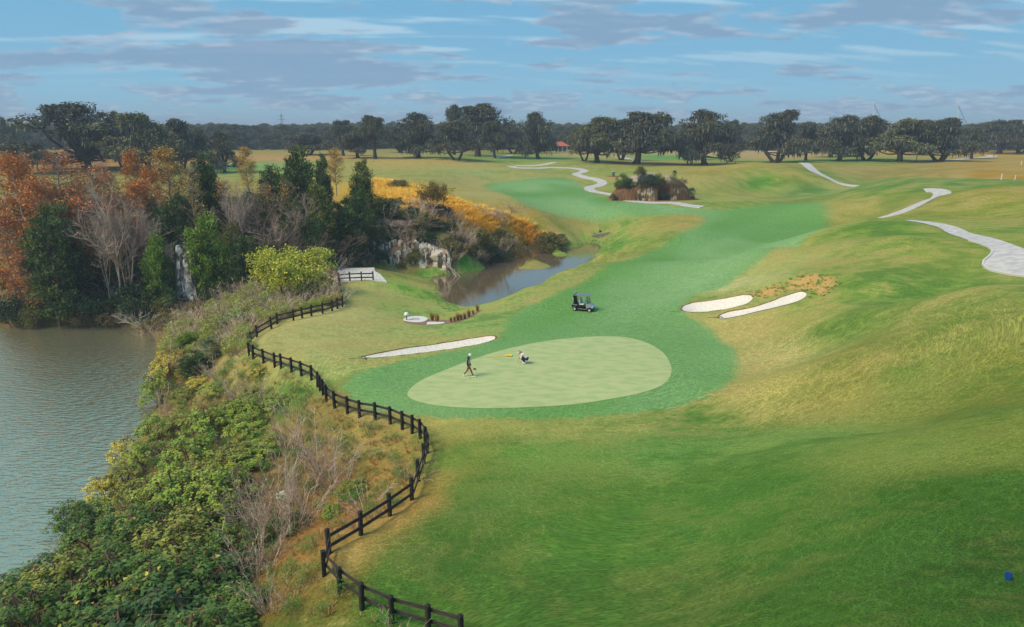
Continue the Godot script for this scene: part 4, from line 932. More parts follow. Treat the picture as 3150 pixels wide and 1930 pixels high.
# thin broken cloud layers over pale blue, worked out for every direction
func cloudy_sky() -> PanoramaSkyMaterial:
	var w := 4096
	var h := 2048
	var data := PackedByteArray()
	data.resize(w * h * 3)
	data.fill(120)
	var big := noise(3, 0.55, 5)
	var mid := noise(8, 1.5, 5)
	var wisp := noise(21, 0.9, 5)
	var soft := noise(5, 0.25, 3)
	# long cloud bars: azimuth, elevation, half length, half depth (degrees), tilt, 0 grey or 1 white
	var bars := [[-25.0, 5.6, 24.0, 1.7, -0.035, 0], [-12.0, 4.3, 12.0, 0.7, -0.03, 0], [-18.0, 9.0, 16.0, 0.5, -0.085, 1], [-11.0, 6.6, 10.0, 0.55, -0.01, 1], [-32.0, 8.6, 9.0, 1.2, 0.0, 0], [12.0, 6.4, 14.0, 0.9, 0.02, 0], [20.0, 4.4, 18.0, 0.9, 0.0, 0], [28.0, 8.6, 16.0, 1.4, 0.02, 0], [18.0, 6.4, 8.0, 0.35, 0.03, 1], [30.0, 5.6, 7.0, 0.4, 0.02, 1]]
	var j := 0
	while j < h / 2 + 8:
		var el := PI * (0.5 - (j + 0.5) / h)
		var deg := rad_to_deg(el)
		var step := 2 if deg > 26.0 else 1
		var up := maxf(sin(el), 0.0)
		var flat := cos(el) / (up + 0.10)
		var k := clampf(deg / 24.0, 0, 1)
		# clear air: pale at the horizon, deeper above
		var air := Vector3(156, 194, 212).lerp(Vector3(88, 157, 204), pow(k, 0.55)).lerp(Vector3(90, 152, 200), clampf((deg - 24.0) / 60.0, 0, 1))
		air = Vector3(138, 168, 188).lerp(air, smoothstep(-0.5, 3.0, deg))
		var i := 0
		while i < w:
			var az := TAU * (i + 0.5) / w - PI
			# straight ahead is az = 0, right is positive
			var sx := sin(az) * flat
			var sz := cos(az) * flat
			var deck := big.get_noise_2d(sx * 0.85 + 31.0, sz * 1.15 + 12.0)
			var ruff := mid.get_noise_2d(sx * 0.9, sz * 1.6)
			var ci := wisp.get_noise_2d(sx * 0.42 + sz * 0.30 + 5.0, sz * 2.4 - sx * 0.5)
			var curl := mid.get_noise_2d(sx * 2.2 + 40.0, sz * 3.6)
			var pat := soft.get_noise_2d(sx + 4.0, sz + 9.0)
			var side := smoothstep(-0.05, 0.42, az) * 0.16
			var lump := deck + 0.42 * ruff + side - 0.10 + 0.12 * pat
			var white := 0.5 * smoothstep(0.05, 0.34, ci + 0.15 * ruff) * smoothstep(2.0, 7.0, deg)
			if deg < 14.0 and absf(az) < 1.2:
				var da := rad_to_deg(az)
				for b in bars:
					var u: float = (da - b[0]) / b[2]
					if u > -1.3 and u < 1.3:
						var v: float = (deg - b[1] - (da - b[0]) * b[4]) / b[3]
						var q: float = 1.0 - u * u - v * v + 0.8 * ruff + 0.5 * curl
						if b[5] == 0:
							lump = maxf(lump, 0.16 * clampf(q * 1.6, -1.0, 1.5))
						else:
							white = maxf(white, 0.62 * smoothstep(0.0, 1.1, q))
			var d := smoothstep(0.0, 0.22, lump)
			# low bank of heaped cloud near the horizon
			var lowb := smoothstep(0.0, 0.16, mid.get_noise_2d(az * 4.5 + 7.0, deg * 0.30) + 0.14 - absf(deg - 1.6) * 0.2) * (1.0 - smoothstep(2.4, 3.6, deg))
			var shade := smoothstep(0.02, 0.42, lump + 0.35 * curl + 0.1)
			var cloud := Vector3(182, 190, 205).lerp(Vector3(130, 158, 186), shade)
			var s := air.lerp(Vector3(208, 222, 231), white).lerp(cloud, d * 0.8)
			s = s.lerp(Vector3(138, 164, 190).lerp(Vector3(176, 194, 208), smoothstep(0.0, 0.5, curl + 0.1)), lowb * 0.75)
			var cr8 := int(clampf(s.x, 0, 255))
			var cg8 := int(clampf(s.y, 0, 255))
			var cb8 := int(clampf(s.z, 0, 255))
			for dj in step:
				for di in step:
					var o := ((j + dj) * w + i + di) * 3
					data[o] = cr8
					data[o + 1] = cg8
					data[o + 2] = cb8
			i += step
		j += step
	var img := Image.create_from_data(w, h, false, Image.FORMAT_RGB8, data)
	var m := PanoramaSkyMaterial.new()
	m.panorama = ImageTexture.create_from_image(img)
	m.energy_multiplier = 1.0
	return m

# ------------------------------------------------------------------ turf
func build_land() -> void:
	spread_grid()
	var cx := (NX - 1) / 4 + 1
	var cz := (NZ - 1) / 4 + 1
	# tones: blended from those met along the course, nearer ones counting more
	var tr := PackedVector3Array()
	tr.resize(cx * cz)
	var tones: Array[Vector3] = []
	for r in TURF_TONES:
		var q := tone(r[2], r[3], r[4])
		tones.append(Vector3(q.r, q.g, q.b))
	for j in cz:
		for i in cx:
			var x := XS[i * 4]
			var z := ZS[j * 4]
			var s := Vector3.ZERO
			var ws := 0.0
			var kk := 0
			for r in TURF_TONES:
				var dx: float = x - r[0]
				var dz: float = z - r[1]
				var q := dx * dx + dz * dz + 0.4
				var wgt := 1.0 / (q * q)
				s += tones[kk] * wgt
				ws += wgt
				kk += 1
			tr[j * cx + i] = s / ws
	var fair := rounded(poly(FAIRWAY), 2)
	var fb := bounds(fair, 4.0)
	var scrub := rounded(poly(SCRUB), 1)
	var sb := bounds(scrub, 2.0)
	var bank := poly(NEAR_BANK)
	var bank_box := bounds(bank, 0.0)
	var mb := MB.new()
	mb.v.resize(NX * NZ)
	mb.n.resize(NX * NZ)
	mb.c.resize(NX * NZ)
	mb.t.resize(NX * NZ)
	var patch := noise(2, 0.055, 4)
	var small := noise(4, 0.35, 3)
	var drift := noise(6, 0.02, 3)
	var mow := noise(14, 0.05, 2)
	var tiny := noise(15, 1.1, 2)
	var wx := noise(16, 0.03, 2)
	var dry := tone(186, 164, 108)
	var lush := tone(84, 120, 56)
	var fair_a := tone(126, 168, 112)
	var fair_b := tone(112, 160, 92)
	var fair_c := tone(144, 180, 130)
	var sand := tone(214, 168, 112)
	for j in NZ:
		var z := ZS[j]
		var cj := mini(j / 4, cz - 2)
		var tj := (z - ZS[cj * 4]) / (ZS[cj * 4 + 4] - ZS[cj * 4])
		for i in NX:
			var x := XS[i]
			var o := j * NX + i
			var ci := mini(i / 4, cx - 2)
			var ti := (x - XS[ci * 4]) / (XS[ci * 4 + 4] - XS[ci * 4])
			var q := cj * cx + ci
			var s := tr[q].lerp(tr[q + 1], ti).lerp(tr[q + cx].lerp(tr[q + cx + 1], ti), tj)
			var col := Color(s.x, s.y, s.z)
			var far := smoothstep(-60.0, -200.0, z)
			# dry and lush patches, drawn out across the slopes
			var wob := drift.get_noise_2d(x, z) * 14.0
			var p := patch.get_noise_2d(x * 0.8 + wob, z * 1.5 + x * 0.35) + 0.75 * small.get_noise_2d(x * 0.8, z * 1.2) + 0.5 * tiny.get_noise_2d(x, z * 1.2)
			if z > -260.0:
				var near := smoothstep(-43.0, -34.0, z) * smoothstep(-9.0, -5.0, x)
				if bank_box.has_point(Vector2(x, z)) and inside_by(bank, x, z) > 0.0:
					p *= 0.35
				col = col.lerp(dry, clampf((p - 0.05) * 2.0, 0.0, 0.6) * (1.0 - 0.8 * near))
				col = col.lerp(lush, clampf((-p - 0.08) * 1.9, 0.0, 0.6) * clampf(1.9 - 1.4 * col.r / col.g, 0.4, 1.0))
			if fb.has_point(Vector2(x, z)):
				var e := inside_by(fair, x, z) + 0.5 * small.get_noise_2d(x * 1.4, z * 1.4)
				var w := 0.35 + 0.010 * maxf(0.0, -z - 40.0)
				var a := smoothstep(-w, w, e)
				if a > 0.0:
					var m := mow.get_noise_2d(x * 0.55 + wob, z * 0.5 + x * 0.5)
					var fc := fair_a.lerp(fair_b, clampf(m * 1.8, 0, 1)).lerp(fair_c, clampf(-m * 1.7, 0, 0.9))
					col = col.lerp(fc, a * 0.95)
			if sb.has_point(Vector2(x, z)):
				var e2 := inside_by(scrub, x, z) + 0.8 * small.get_noise_2d(x, z)
				if e2 > 0.0 and small.get_noise_2d(x * 3.0, z * 3.0) > -0.42:
					col = col.lerp(sand, smoothstep(0.0, 0.5, e2))
			mb.v[o] = Vector3(x, HG[o], z)
			mb.c[o] = col * 1.38
			mb.t[o] = Vector2(x + wx.get_noise_2d(x, z) * 9.0, z + wx.get_noise_2d(z + 300.0, x) * 6.0)
	for j in NZ:
		for i in NX:
			var o := j * NX + i
			var i0 := maxi(i - 1, 0)
			var i1 := mini(i + 1, NX - 1)
			var j0 := maxi(j - 1, 0)
			var j1 := mini(j + 1, NZ - 1)
			mb.n[o] = Vector3(-(HG[j * NX + i1] - HG[j * NX + i0]) / (XS[i1] - XS[i0]), 1.0, -(HG[j1 * NX + i] - HG[j0 * NX + i]) / (ZS[j1] - ZS[j0])).normalized()
	var ix := PackedInt32Array()
	ix.resize((NX - 1) * (NZ - 1) * 6)
	var w2 := 0
	for j in NZ - 1:
		for i in NX - 1:
			var o := j * NX + i
			ix[w2] = o; ix[w2 + 1] = o + NX; ix[w2 + 2] = o + 1
			ix[w2 + 3] = o + 1; ix[w2 + 4] = o + NX; ix[w2 + 5] = o + NX + 1
			w2 += 6
	mb.ix = ix
	var m := StandardMaterial3D.new()
	m.vertex_color_use_as_albedo = true
	m.roughness = 0.95
	m.metallic_specular = 0.15
	m.albedo_texture = grain_texture(31, 1024, 0.06, 5, [0.0, 0.35, 0.5, 0.65, 1.0], [Color(0.62, 0.64, 0.60), Color(0.84, 0.86, 0.82), Color(0.92, 0.93, 0.90), Color(1, 1, 0.97), Color(1, 0.99, 0.92)])
	m.uv1_scale = Vector3(0.11, 0.19, 1)
	m.detail_enabled = true
	m.detail_blend_mode = BaseMaterial3D.BLEND_MODE_MUL
	m.detail_uv_layer = BaseMaterial3D.DETAIL_UV_1
	var straw := grain_texture(37, 1024, 0.009, 5, [0.0, 0.55, 0.76, 0.88, 1.0], [Color(0.76, 0.78, 0.74), Color(0.83, 0.85, 0.81), Color(0.88, 0.90, 0.86), Color(1.0, 1.0, 0.92), Color(1.0, 0.99, 0.86)])
	var sn := straw.noise as FastNoiseLite
	sn.fractal_type = FastNoiseLite.FRACTAL_RIDGED
	sn.domain_warp_enabled = true
	sn.domain_warp_amplitude = 60.0
	sn.domain_warp_frequency = 0.006
	m.detail_albedo = straw
	m.heightmap_enabled = true
	m.heightmap_scale = 1.2
	m.heightmap_texture = bumps(41, 1024, 0.11, 4)
	var land := show_mesh("ground", mb.mesh(), m)
	setting(land, "rolling mown turf with tan and green patches")
	# far plain beyond the sheet
	var pl := MB.new()
	pl.quad(Vector3(-6000, 4, -6000), Vector3(-6000, 4, -1240), Vector3(6000, 4, -1240), Vector3(6000, 4, -6000), Color.WHITE)
	setting(show_mesh("plain", pl.mesh(), paint(tone(110, 105, 70))))

func build_surfaces() -> void:
	# putting green
	var gm := StandardMaterial3D.new()
	gm.roughness = 0.95
	gm.metallic_specular = 0.15
	gm.albedo_texture = grain_texture(51, 1024, 0.01, 5, [0.0, 0.4, 0.6, 1.0], [tone(154, 174, 116).linear_to_srgb(), tone(168, 182, 126).linear_to_srgb(), tone(177, 187, 131).linear_to_srgb(), tone(186, 184, 136).linear_to_srgb()])
	gm.uv1_scale = Vector3(0.2, 0.5, 1)
	var g := rounded(poly(GREEN), 2)
	setting(show_mesh("putting_green", sheet(g, 0.5, 0.016).mesh(), gm), "pale oval putting green")
	# bunkers
	var sm := StandardMaterial3D.new()
	sm.roughness = 1.0
	sm.metallic_specular = 0.1
	sm.albedo_texture = grain_texture(61, 512, 0.03, 4, [0.0, 0.5, 1.0], [Color(0.83, 0.79, 0.73), Color(0.89, 0.86, 0.81), Color(0.92, 0.89, 0.85)])
	sm.heightmap_enabled = true
	sm.heightmap_scale = 4.0
	sm.heightmap_texture = bumps(62, 512, 0.02)
	sm.uv1_scale = Vector3(0.8, 0.8, 1)
	var lip := paint(tone(150, 100, 62), 1.0)
	for b in [[BUNKER_FRONT, "long white sand bunker left of the putting green"], [BUNKER_ROUND, "wide white sand bunker behind the green, left of the pair"], [BUNKER_LONG, "narrow white sand bunker right of the pair on the slope"]]:
		var p := rounded(poly(b[0]), 2)
		var o := show_mesh("sand_bunker", sheet(p, 0.5, 0.05).mesh(), sm)
		setting(o, b[1])
		# worn earth lip along the upper edge
		var lb := MB.new()
		var rg := RandomNumberGenerator.new()
		rg.seed = 17
		for i in p.size():
			var a := p[i]
			var c := p[(i + 1) % p.size()]
			var nrm := Vector2(c.y - a.y, a.x - c.x).normalized()
			if inside_by(p, (a.x + c.x) * 0.5 + nrm.x * 0.05, (a.y + c.y) * 0.5 + nrm.y * 0.05) > 0.0:
				nrm = -nrm
			if nrm.y > 0.15:
				continue
			var wd := 0.16
			var hh := rg.randf_range(0.10, 0.16)
			var ai := a - nrm * 0.02
			var c2 := c - nrm * 0.02
			var ao := a + nrm * wd
			var co := c + nrm * wd
			lb.quad(on_ground(ai.x, ai.y, 0.0), on_ground(ai.x, ai.y, hh), on_ground(c2.x, c2.y, hh), on_ground(c2.x, c2.y, 0.0), Color.WHITE)
			lb.quad(on_ground(ai.x, ai.y, hh), on_ground(ao.x, ao.y, 0.0), on_ground(co.x, co.y, 0.0), on_ground(c2.x, c2.y, hh), Color.WHITE)
		show_mesh("earth_lip", lb.mesh(), lip, o)
	# concrete paths
	var cm := StandardMaterial3D.new()
	cm.roughness = 0.9
	cm.albedo_texture = grain_texture(71, 512, 0.012, 5, [0.0, 0.45, 0.7, 1.0], [Color(0.66, 0.64, 0.62), Color(0.75, 0.73, 0.71), Color(0.79, 0.77, 0.75), Color(0.83, 0.81, 0.79)])
	cm.uv1_scale = Vector3(0.5, 0.5, 1)
	var rows := [[PATH_WINDING, 2.7, "winding pale concrete cart path round the rocky mound"], [PATH_CREST, 2.9, "pale cart path curving down from the far crest"], [PATH_DIP, 2.9, "pale cart path dropping behind the right mound"], [PATH_BEND, 2.6, "short far bend of the cart path"], [PATH_OAKS, 2.6, "far end of the cart path below the centre oaks"], [PATH_SHADE, 2.8, "short cart path under the double-trunked oak"], [ROAD_RIGHT, 3.4, "grey road behind the right oaks"], [ROAD_FAR, 5.0, "grey far road at the right edge of the wood"], [ROAD_BACK, 3.2, "pale far path behind the many-trunked oak"]]
	for r in rows:
		setting(show_mesh("cart_path", ribbon(r[0], r[1], 0.09).mesh(), cm), r[2])
	var tp := rounded(poly(PATH_TURN), 1)
	var turn_path := show_mesh("cart_path", sheet(tp, 0.8, 0.07, 0.0, Color.WHITE, 0.25, 0.0).mesh(), cm)
	setting(turn_path, "wide pale cart path turning at the right edge")
	var kb := MB.new()
	for i in tp.size():
		var a := tp[i]
		var c := tp[(i + 1) % tp.size()]
		if (a + c).x * 0.5 > 48.0:
			continue
		var d := (c - a).normalized()
		var nn := Vector2(d.y, -d.x) * 0.09
		var up := 0.15
		kb.quad(on_ground(a.x - nn.x, a.y - nn.y, up), on_ground(a.x + nn.x, a.y + nn.y, up), on_ground(c.x + nn.x, c.y + nn.y, up), on_ground(c.x - nn.x, c.y - nn.y, up), Color.WHITE)
		kb.quad(on_ground(a.x - nn.x, a.y - nn.y, 0.0), on_ground(a.x - nn.x, a.y - nn.y, up), on_ground(c.x - nn.x, c.y - nn.y, up), on_ground(c.x - nn.x, c.y - nn.y, 0.0), Color.WHITE)
		kb.quad(on_ground(a.x + nn.x, a.y + nn.y, up), on_ground(a.x + nn.x, a.y + nn.y, 0.0), on_ground(c.x + nn.x, c.y + nn.y, 0.0), on_ground(c.x + nn.x, c.y + nn.y, up), Color.WHITE)
	show_mesh("kerb", kb.mesh(), cm, turn_path)
	# water
	var lm := StandardMaterial3D.new()
	lm.albedo_color = tone(226, 222, 180).linear_to_srgb()
	lm.roughness = 0.08
	lm.metallic = 0.85
	lm.metallic_specular = 0.9
	lm.normal_enabled = true
	var nt := NoiseTexture2D.new()
	nt.noise = noise(81, 0.02, 4)
	nt.width = 1024
	nt.height = 1024
	nt.seamless = true
	nt.as_normal_map = true
	nt.bump_strength = 7.0
	lm.normal_texture = nt
	lm.normal_scale = 1.0
	lm.uv1_scale = Vector3(0.035, 0.12, 1)
	var lk := MB.new()
	lake_quad(lk, -260.0, -2.0, -96.0, -2.0, LAKE_LEVEL)
	setting(show_mesh("lake", lk.mesh(), lm), "green rippled lake")
	var pm := StandardMaterial3D.new()
	pm.albedo_color = tone(156, 138, 110).linear_to_srgb()
	pm.metallic = 0.65
	pm.roughness = 0.04
	pm.metallic_specular = 1.0
	pm.normal_enabled = true
	pm.normal_texture = nt
	pm.normal_scale = 0.05
	pm.uv1_scale = Vector3(0.06, 0.1, 1)
	var pk := MB.new()
	lake_quad(pk, -14.0, 30.0, -146.0, -80.0, POND_LEVEL)
	setting(show_mesh("pond", pk.mesh(), pm), "still brown pond reflecting the sky")

func lake_quad(mb: MB, x0: float, x1: float, z0: float, z1: float, y: float) -> void:
	mb.quad(Vector3(x0, y, z0), Vector3(x0, y, z1), Vector3(x1, y, z1), Vector3(x1, y, z0), Color.WHITE)
	mb.t = PackedVector2Array([Vector2(x0, z0), Vector2(x0, z1), Vector2(x1, z1), Vector2(x1, z0)])

# ------------------------------------------------------------------ plants
func rng_of(sd: int) -> RandomNumberGenerator:
	var r := RandomNumberGenerator.new()
	r.seed = sd
	return r

func any_dir(r: RandomNumberGenerator) -> Vector3:
	var z := r.randf_range(-1, 1)
	var a := r.randf() * TAU
	var q := sqrt(1.0 - z * z)
	return Vector3(q * cos(a), z, q * sin(a))

# one leaf, or at a distance a spray of leaves: a pointed blade folded along its rib
func leaf(mb: MB, p: Vector3, nn: Vector3, dir: Vector3, size: float, wide: float, col: Color) -> void:
	var d := (dir - nn * dir.dot(nn))
	if d.length_squared() < 1e-5:
		d = nn.cross(Vector3(0.3, 0.9, 0.2))
	d = d.normalized()
	var s := nn.cross(d) * wide * size
	var q := nn * size * 0.12
	mb.quad(p, p + d * size * 0.45 + s - q, p + d * size, p + d * size * 0.45 - s - q, col)

func pick(r: RandomNumberGenerator, cols: Array) -> Color:
	var a: Color = cols[r.randi() % cols.size()]
	var k := r.randf_range(1.1, 1.65)
	return Color(a.r * k, a.g * k, a.b * k)

# leaves through a clump, more of them towards its outside
func clump(mb: MB, r: RandomNumberGenerator, at: Vector3, rad: Vector3, count: int, size: float, wide: float, cols: Array, up := 0.5, droop := 0.0) -> void:
	var base: Color = cols[r.randi() % cols.size()]
	for k in count:
		var d := any_dir(r)
		var q := pow(r.randf(), 0.5)
		var p := at + d * rad * q
		var nn := (any_dir(r) * 0.8 + d * 0.5 + Vector3.UP * up).normalized()
		var dir := (any_dir(r) + d * 0.8 + Vector3.DOWN * droop)
		var col := pick(r, cols).lerp(base, 0.5)
		leaf(mb, p, nn, dir, size * r.randf_range(0.65, 1.35), wide, col)

# a curved limb
func limb(mb: MB, r: RandomNumberGenerator, a: Vector3, b: Vector3, ra: float, rb: float, sides: int, bend: float, col: Color, segs := 5, sag := 0.0) -> PackedVector3Array:
	var pts := PackedVector3Array()
	var rads := PackedFloat32Array()
	var off := any_dir(r) * bend * a.distance_to(b)
	for i in segs + 1:
		var t := float(i) / segs
		var w := sin(t * PI)
		pts.append(a.lerp(b, t) + off * w * (1.0 - 0.4 * t) + Vector3.UP * sag * w + any_dir(r) * bend * 0.12 * a.distance_to(b) * w)
		rads.append(lerpf(ra, rb, pow(t, 0.8)))
	mb.tube(pts, rads, sides, col)
	return pts

# twigs fanning from a point
func twigs(mb: MB, r: RandomNumberGenerator, at: Vector3, dir: Vector3, count: int, long: float, thick: float, col: Color, spread := 0.7, fork := 2) -> void:
	for k in count:
		var d := (dir + any_dir(r) * spread).normalized()
		var l := long * r.randf_range(0.5, 1.2)
		var mid := at + d * l * 0.5 + any_dir(r) * l * 0.08
		var tip := mid + (d + any_dir(r) * 0.35).normalized() * l * 0.5
		var cc := Color(col.r, col.g, col.b) * r.randf_range(0.8, 1.2)
		mb.tube(PackedVector3Array([at, mid, tip]), PackedFloat32Array([thick, thick * 0.7, thick * 0.25]), 3, cc)
		for f in fork:
			var st := at.lerp(mid, 0.5 + 0.5 * r.randf()) if r.randf() < 0.5 else mid.lerp(tip, r.randf() * 0.7)
			var e := (d + any_dir(r) * 0.9).normalized()
			mb.tube(PackedVector3Array([st, st + e * l * r.randf_range(0.25, 0.5)]), PackedFloat32Array([thick * 0.55, thick * 0.2]), 3, cc)

# live oak: short heavy trunk, spreading limbs, lobed crown, hanging moss. Built 18 m high, 18 m wide
func make_oak(sd: int, cols: Array, high_trunk: float, lobes_n: int, flat: float, trunks := 1) -> Array:
	var r := rng_of(sd)
	var wood := MB.new()
	var crown := MB.new()
	var moss := MB.new()
	var bark := tone(74, 68, 62)
	var lobes: Array = []
	for k in lobes_n + 3:
		var outer := k < lobes_n / 2
		var a := TAU * (k + r.randf_range(-0.4, 0.4)) / (lobes_n * 0.5)
		var rr := r.randf_range(4.0, 7.0) if outer else r.randf_range(0.4, 4.6)
		var yy := r.randf_range(3.4, 9.4) if outer else r.randf_range(9.2, 15.0)
		var lr := r.randf_range(2.1, 3.6)
		if k >= lobes_n:
			rr = r.randf_range(0.5, 3.4)
			yy = r.randf_range(14.6, 16.6)
			lr = r.randf_range(1.3, 2.1)
		elif outer and r.randf() < 0.16:
			continue
		yy = lerpf(yy, yy * 0.5 + 8.0, high_trunk)
		lobes.append([Vector3(cos(a) * rr, yy, sin(a) * rr), lr, r.randf_range(0.78, 1.3)])
	for tr in trunks:
		var fa := TAU * tr / trunks + 0.6
		var foot := Vector3(cos(fa), 0, sin(fa)) * (0.0 if trunks == 1 else 0.7)
		var fork := foot * 3.0 + Vector3(r.randf_range(-0.5, 0.5), lerpf(3.2, 7.5, high_trunk), r.randf_range(-0.5, 0.5))
		var tw := 0.75 if trunks == 1 else 0.5
		wood.tube(PackedVector3Array([foot + Vector3(0, -0.6, 0), foot + Vector3(0, 0.25, 0), foot.lerp(fork, 0.4) + Vector3(0.15, 0, 0.1), fork]), PackedFloat32Array([tw * 1.6, tw * 1.15, tw * 0.85, tw * 0.8]), 8, bark)
		for k in lobes.size():
			if k % trunks != tr:
				continue
			var lb: Vector3 = lobes[k][0]
			var lr: float = lobes[k][1]
			limb(wood, r, fork, lb - Vector3.UP * lr * 0.4, tw * 0.5, 0.14, 6, 0.12, bark, 6, -0.5)
			for q in 7:
				var e := lb + any_dir(r) * Vector3(lr, lr * flat, lr) * 0.75
				limb(wood, r, lb - Vector3.UP * lr * 0.4, e, 0.12, 0.04, 4, 0.1, bark, 3)
	for k in lobes.size():
		var lb: Vector3 = lobes[k][0]
		var lr: float = lobes[k][1]
		var lk: float = lobes[k][2]
		var lc: Array = []
		for q in cols:
			lc.append(Color(q.r * lk, q.g * lk, q.b * lk))
		for q in 24:
			var d := any_dir(r)
			if d.y < -0.35 and r.randf() < 0.6:
				d.y = -d.y
			var at := lb + d * Vector3(lr, lr * flat, lr) * r.randf_range(0.55, 1.0)
			clump(crown, r, at, Vector3(1.0, 0.62, 1.0) * r.randf_range(0.7, 1.2), 24, 0.48, 0.36, lc, 0.7)
			if r.randf() < 0.62:
				for s in 5:
					var p := at + Vector3(r.randf_range(-0.9, 0.9), -0.3, r.randf_range(-0.9, 0.9))
					var l := r.randf_range(0.7, 2.3)
					var a := r.randf() * PI
					var w := Vector3(cos(a), 0, sin(a)) * r.randf_range(0.08, 0.17)
					var drift := Vector3(r.randf_range(-0.15, 0.15), 0, r.randf_range(-0.15, 0.15))
					var mc := tone(124, 124, 114) * r.randf_range(0.7, 1.15)
					moss.quad(p - w * 0.5, p + w * 0.5, p + w + drift + Vector3.DOWN * l * 0.5, p - w + drift + Vector3.DOWN * l * 0.45, mc)
					moss.tri(p - w + drift + Vector3.DOWN * l * 0.45, p + w + drift + Vector3.DOWN * l * 0.5, p + drift * 2.0 + Vector3.DOWN * l, mc)
	return [wood.mesh(), crown.mesh(), moss.mesh()]

# narrow autumn tree: straight stem, rising branches, thin leaves and much bare twig. 14 m high, 5 m wide
func make_autumn(sd: int, cols: Array, leaves: int, bare: float) -> Array:
	var r := rng_of(sd)
	var wood := MB.new()
	var crown := MB.new()
	var bark := tone(160, 140, 122)
	var stem := PackedVector3Array()
	var rad := PackedFloat32Array()
	for i in 9:
		var t := i / 8.0
		stem.append(Vector3(r.randf_range(-0.14, 0.14), t * 13.6 - 0.5, r.randf_range(-0.14, 0.14)))
		rad.append(lerpf(0.17, 0.025, t))
	wood.tube(stem, rad, 6, bark)
	for k in 80:
		var t := pow(r.randf(), 0.8) * 0.74 + 0.24
		var a := k * 2.4 + r.randf_range(-0.5, 0.5)
		var reach := 2.5 * (1.0 - pow(absf(t - 0.5) / 0.55, 2.0) * 0.8) * r.randf_range(0.6, 1.1)
		if t < 0.36:
			reach *= 0.65
		var at := stem[int(t * 8.0)].lerp(stem[mini(int(t * 8.0) + 1, 8)], t * 8.0 - int(t * 8.0))
		var tip := at + Vector3(cos(a) * reach, reach * r.randf_range(0.35, 1.0), sin(a) * reach)
		var path := limb(wood, r, at, tip, 0.06, 0.025, 3, 0.08, bark, 4)
		twigs(wood, r, path[3], (tip - at).normalized(), 4, 0.85, 0.017, tone(156, 134, 118), 0.8, 2)
		twigs(wood, r, path[2], (tip - at).normalized(), 3, 0.8, 0.017, tone(150, 126, 110), 0.9, 1)
		if r.randf() > bare:
			for s in 3:
				clump(crown, r, path[2 + s] + any_dir(r) * 0.25, Vector3(0.7, 0.52, 0.7), leaves, 0.21, 0.44, cols, 0.3, 0.3)
	return [wood.mesh(), crown.mesh()]

# cedar: ragged cone of dense upswept sprays. 10 m high, 6 m wide
func make_cedar(sd: int, cols: Array, slim: float) -> Array:
	var r := rng_of(sd)
	var wood := MB.new()
	var crown := MB.new()
	var bark := tone(96, 78, 66)
	for ld in 4:
		var la := ld * 1.7 + sd
		var foot := Vector3(cos(la), 0, sin(la)) * (0.0 if ld == 0 else r.randf_range(1.2, 2.1)) * slim
		var tall: float = [9.2, 8.2, 6.8, 5.6][ld]
		var wide: float = [2.2, 2.1, 2.2, 2.2][ld] * slim
		wood.tube(PackedVector3Array([foot * 0.3 + Vector3(0, -0.5, 0), foot * 0.8 + Vector3(0.1, tall * 0.4, 0), foot + Vector3(0, tall, 0.1)]), PackedFloat32Array([0.2, 0.13, 0.03]), 5, bark)
		for k in int(tall * 9.0):
			var t := r.randf()
			var y := 0.4 + t * (tall - 0.3)
			var a := k * 2.4 + r.randf_range(-0.5, 0.5)
			var full := wide * pow(1.0 - t * 0.92, 0.34) * minf(1.0, 0.55 + t * 2.2) * r.randf_range(0.62, 1.16)
			var c0 := foot + Vector3(0, y, 0)
			var tip := c0 + Vector3(cos(a) * full, full * 0.38, sin(a) * full)
			limb(wood, r, c0 - Vector3(0, 0.3, 0), tip, 0.04, 0.012, 3, 0.05, bark, 2)
			var base: Color = cols[r.randi() % cols.size()]
			for s in 3:
				var q := c0.lerp(tip, 0.5 + 0.25 * s)
				var out := Vector3(cos(a), 0.7, sin(a)).normalized()
				for m in 15:
					var p := q + any_dir(r) * Vector3(0.46, 0.36, 0.46)
					var dir := (out + any_dir(r) * 0.6).normalized()
					leaf(crown, p, (any_dir(r) + Vector3.UP * 0.5).normalized(), dir, r.randf_range(0.22, 0.46), 0.22, pick(r, cols).lerp(base, 0.55))
	return [wood.mesh(), crown.mesh()]

# bare tree of several leaning stems. 13 m high, 7 m wide
func grow(mb: MB, r: RandomNumberGenerator, at: Vector3, dir: Vector3, long: float, rad: float, level: int, col: Color) -> void:
	var segs := 4 if level < 2 else 2
	var pts := PackedVector3Array([at])
	var rads := PackedFloat32Array([rad])
	var d := dir
	var p := at
	for i in segs:
		d = (d + any_dir(r) * 0.16 + Vector3.UP * 0.06).normalized()
		p += d * long / segs
		pts.append(p)
		rads.append(rad * (1.0 - 0.6 * (i + 1.0) / segs))
	mb.tube(pts, rads, 6 if level == 0 else (4 if level == 1 else 3), col * r.randf_range(0.85, 1.15))
	if level >= 4:
		return
	var kids := [6, 5, 5, 4][level] as int
	for k in kids:
		var t := r.randf_range(0.35, 1.0) if level > 0 else r.randf_range(0.42, 1.0)
		var i := mini(int(t * segs), segs - 1)
		var q := pts[i].lerp(pts[i + 1], t * segs - i)
		var nd := (d + any_dir(r) * 0.95).normalized()
		if nd.y < -0.1:
			nd.y *= -0.5
		grow(mb, r, q, nd.normalized(), long * r.randf_range(0.42, 0.62), maxf(rad * 0.48, 0.018), level + 1, col)

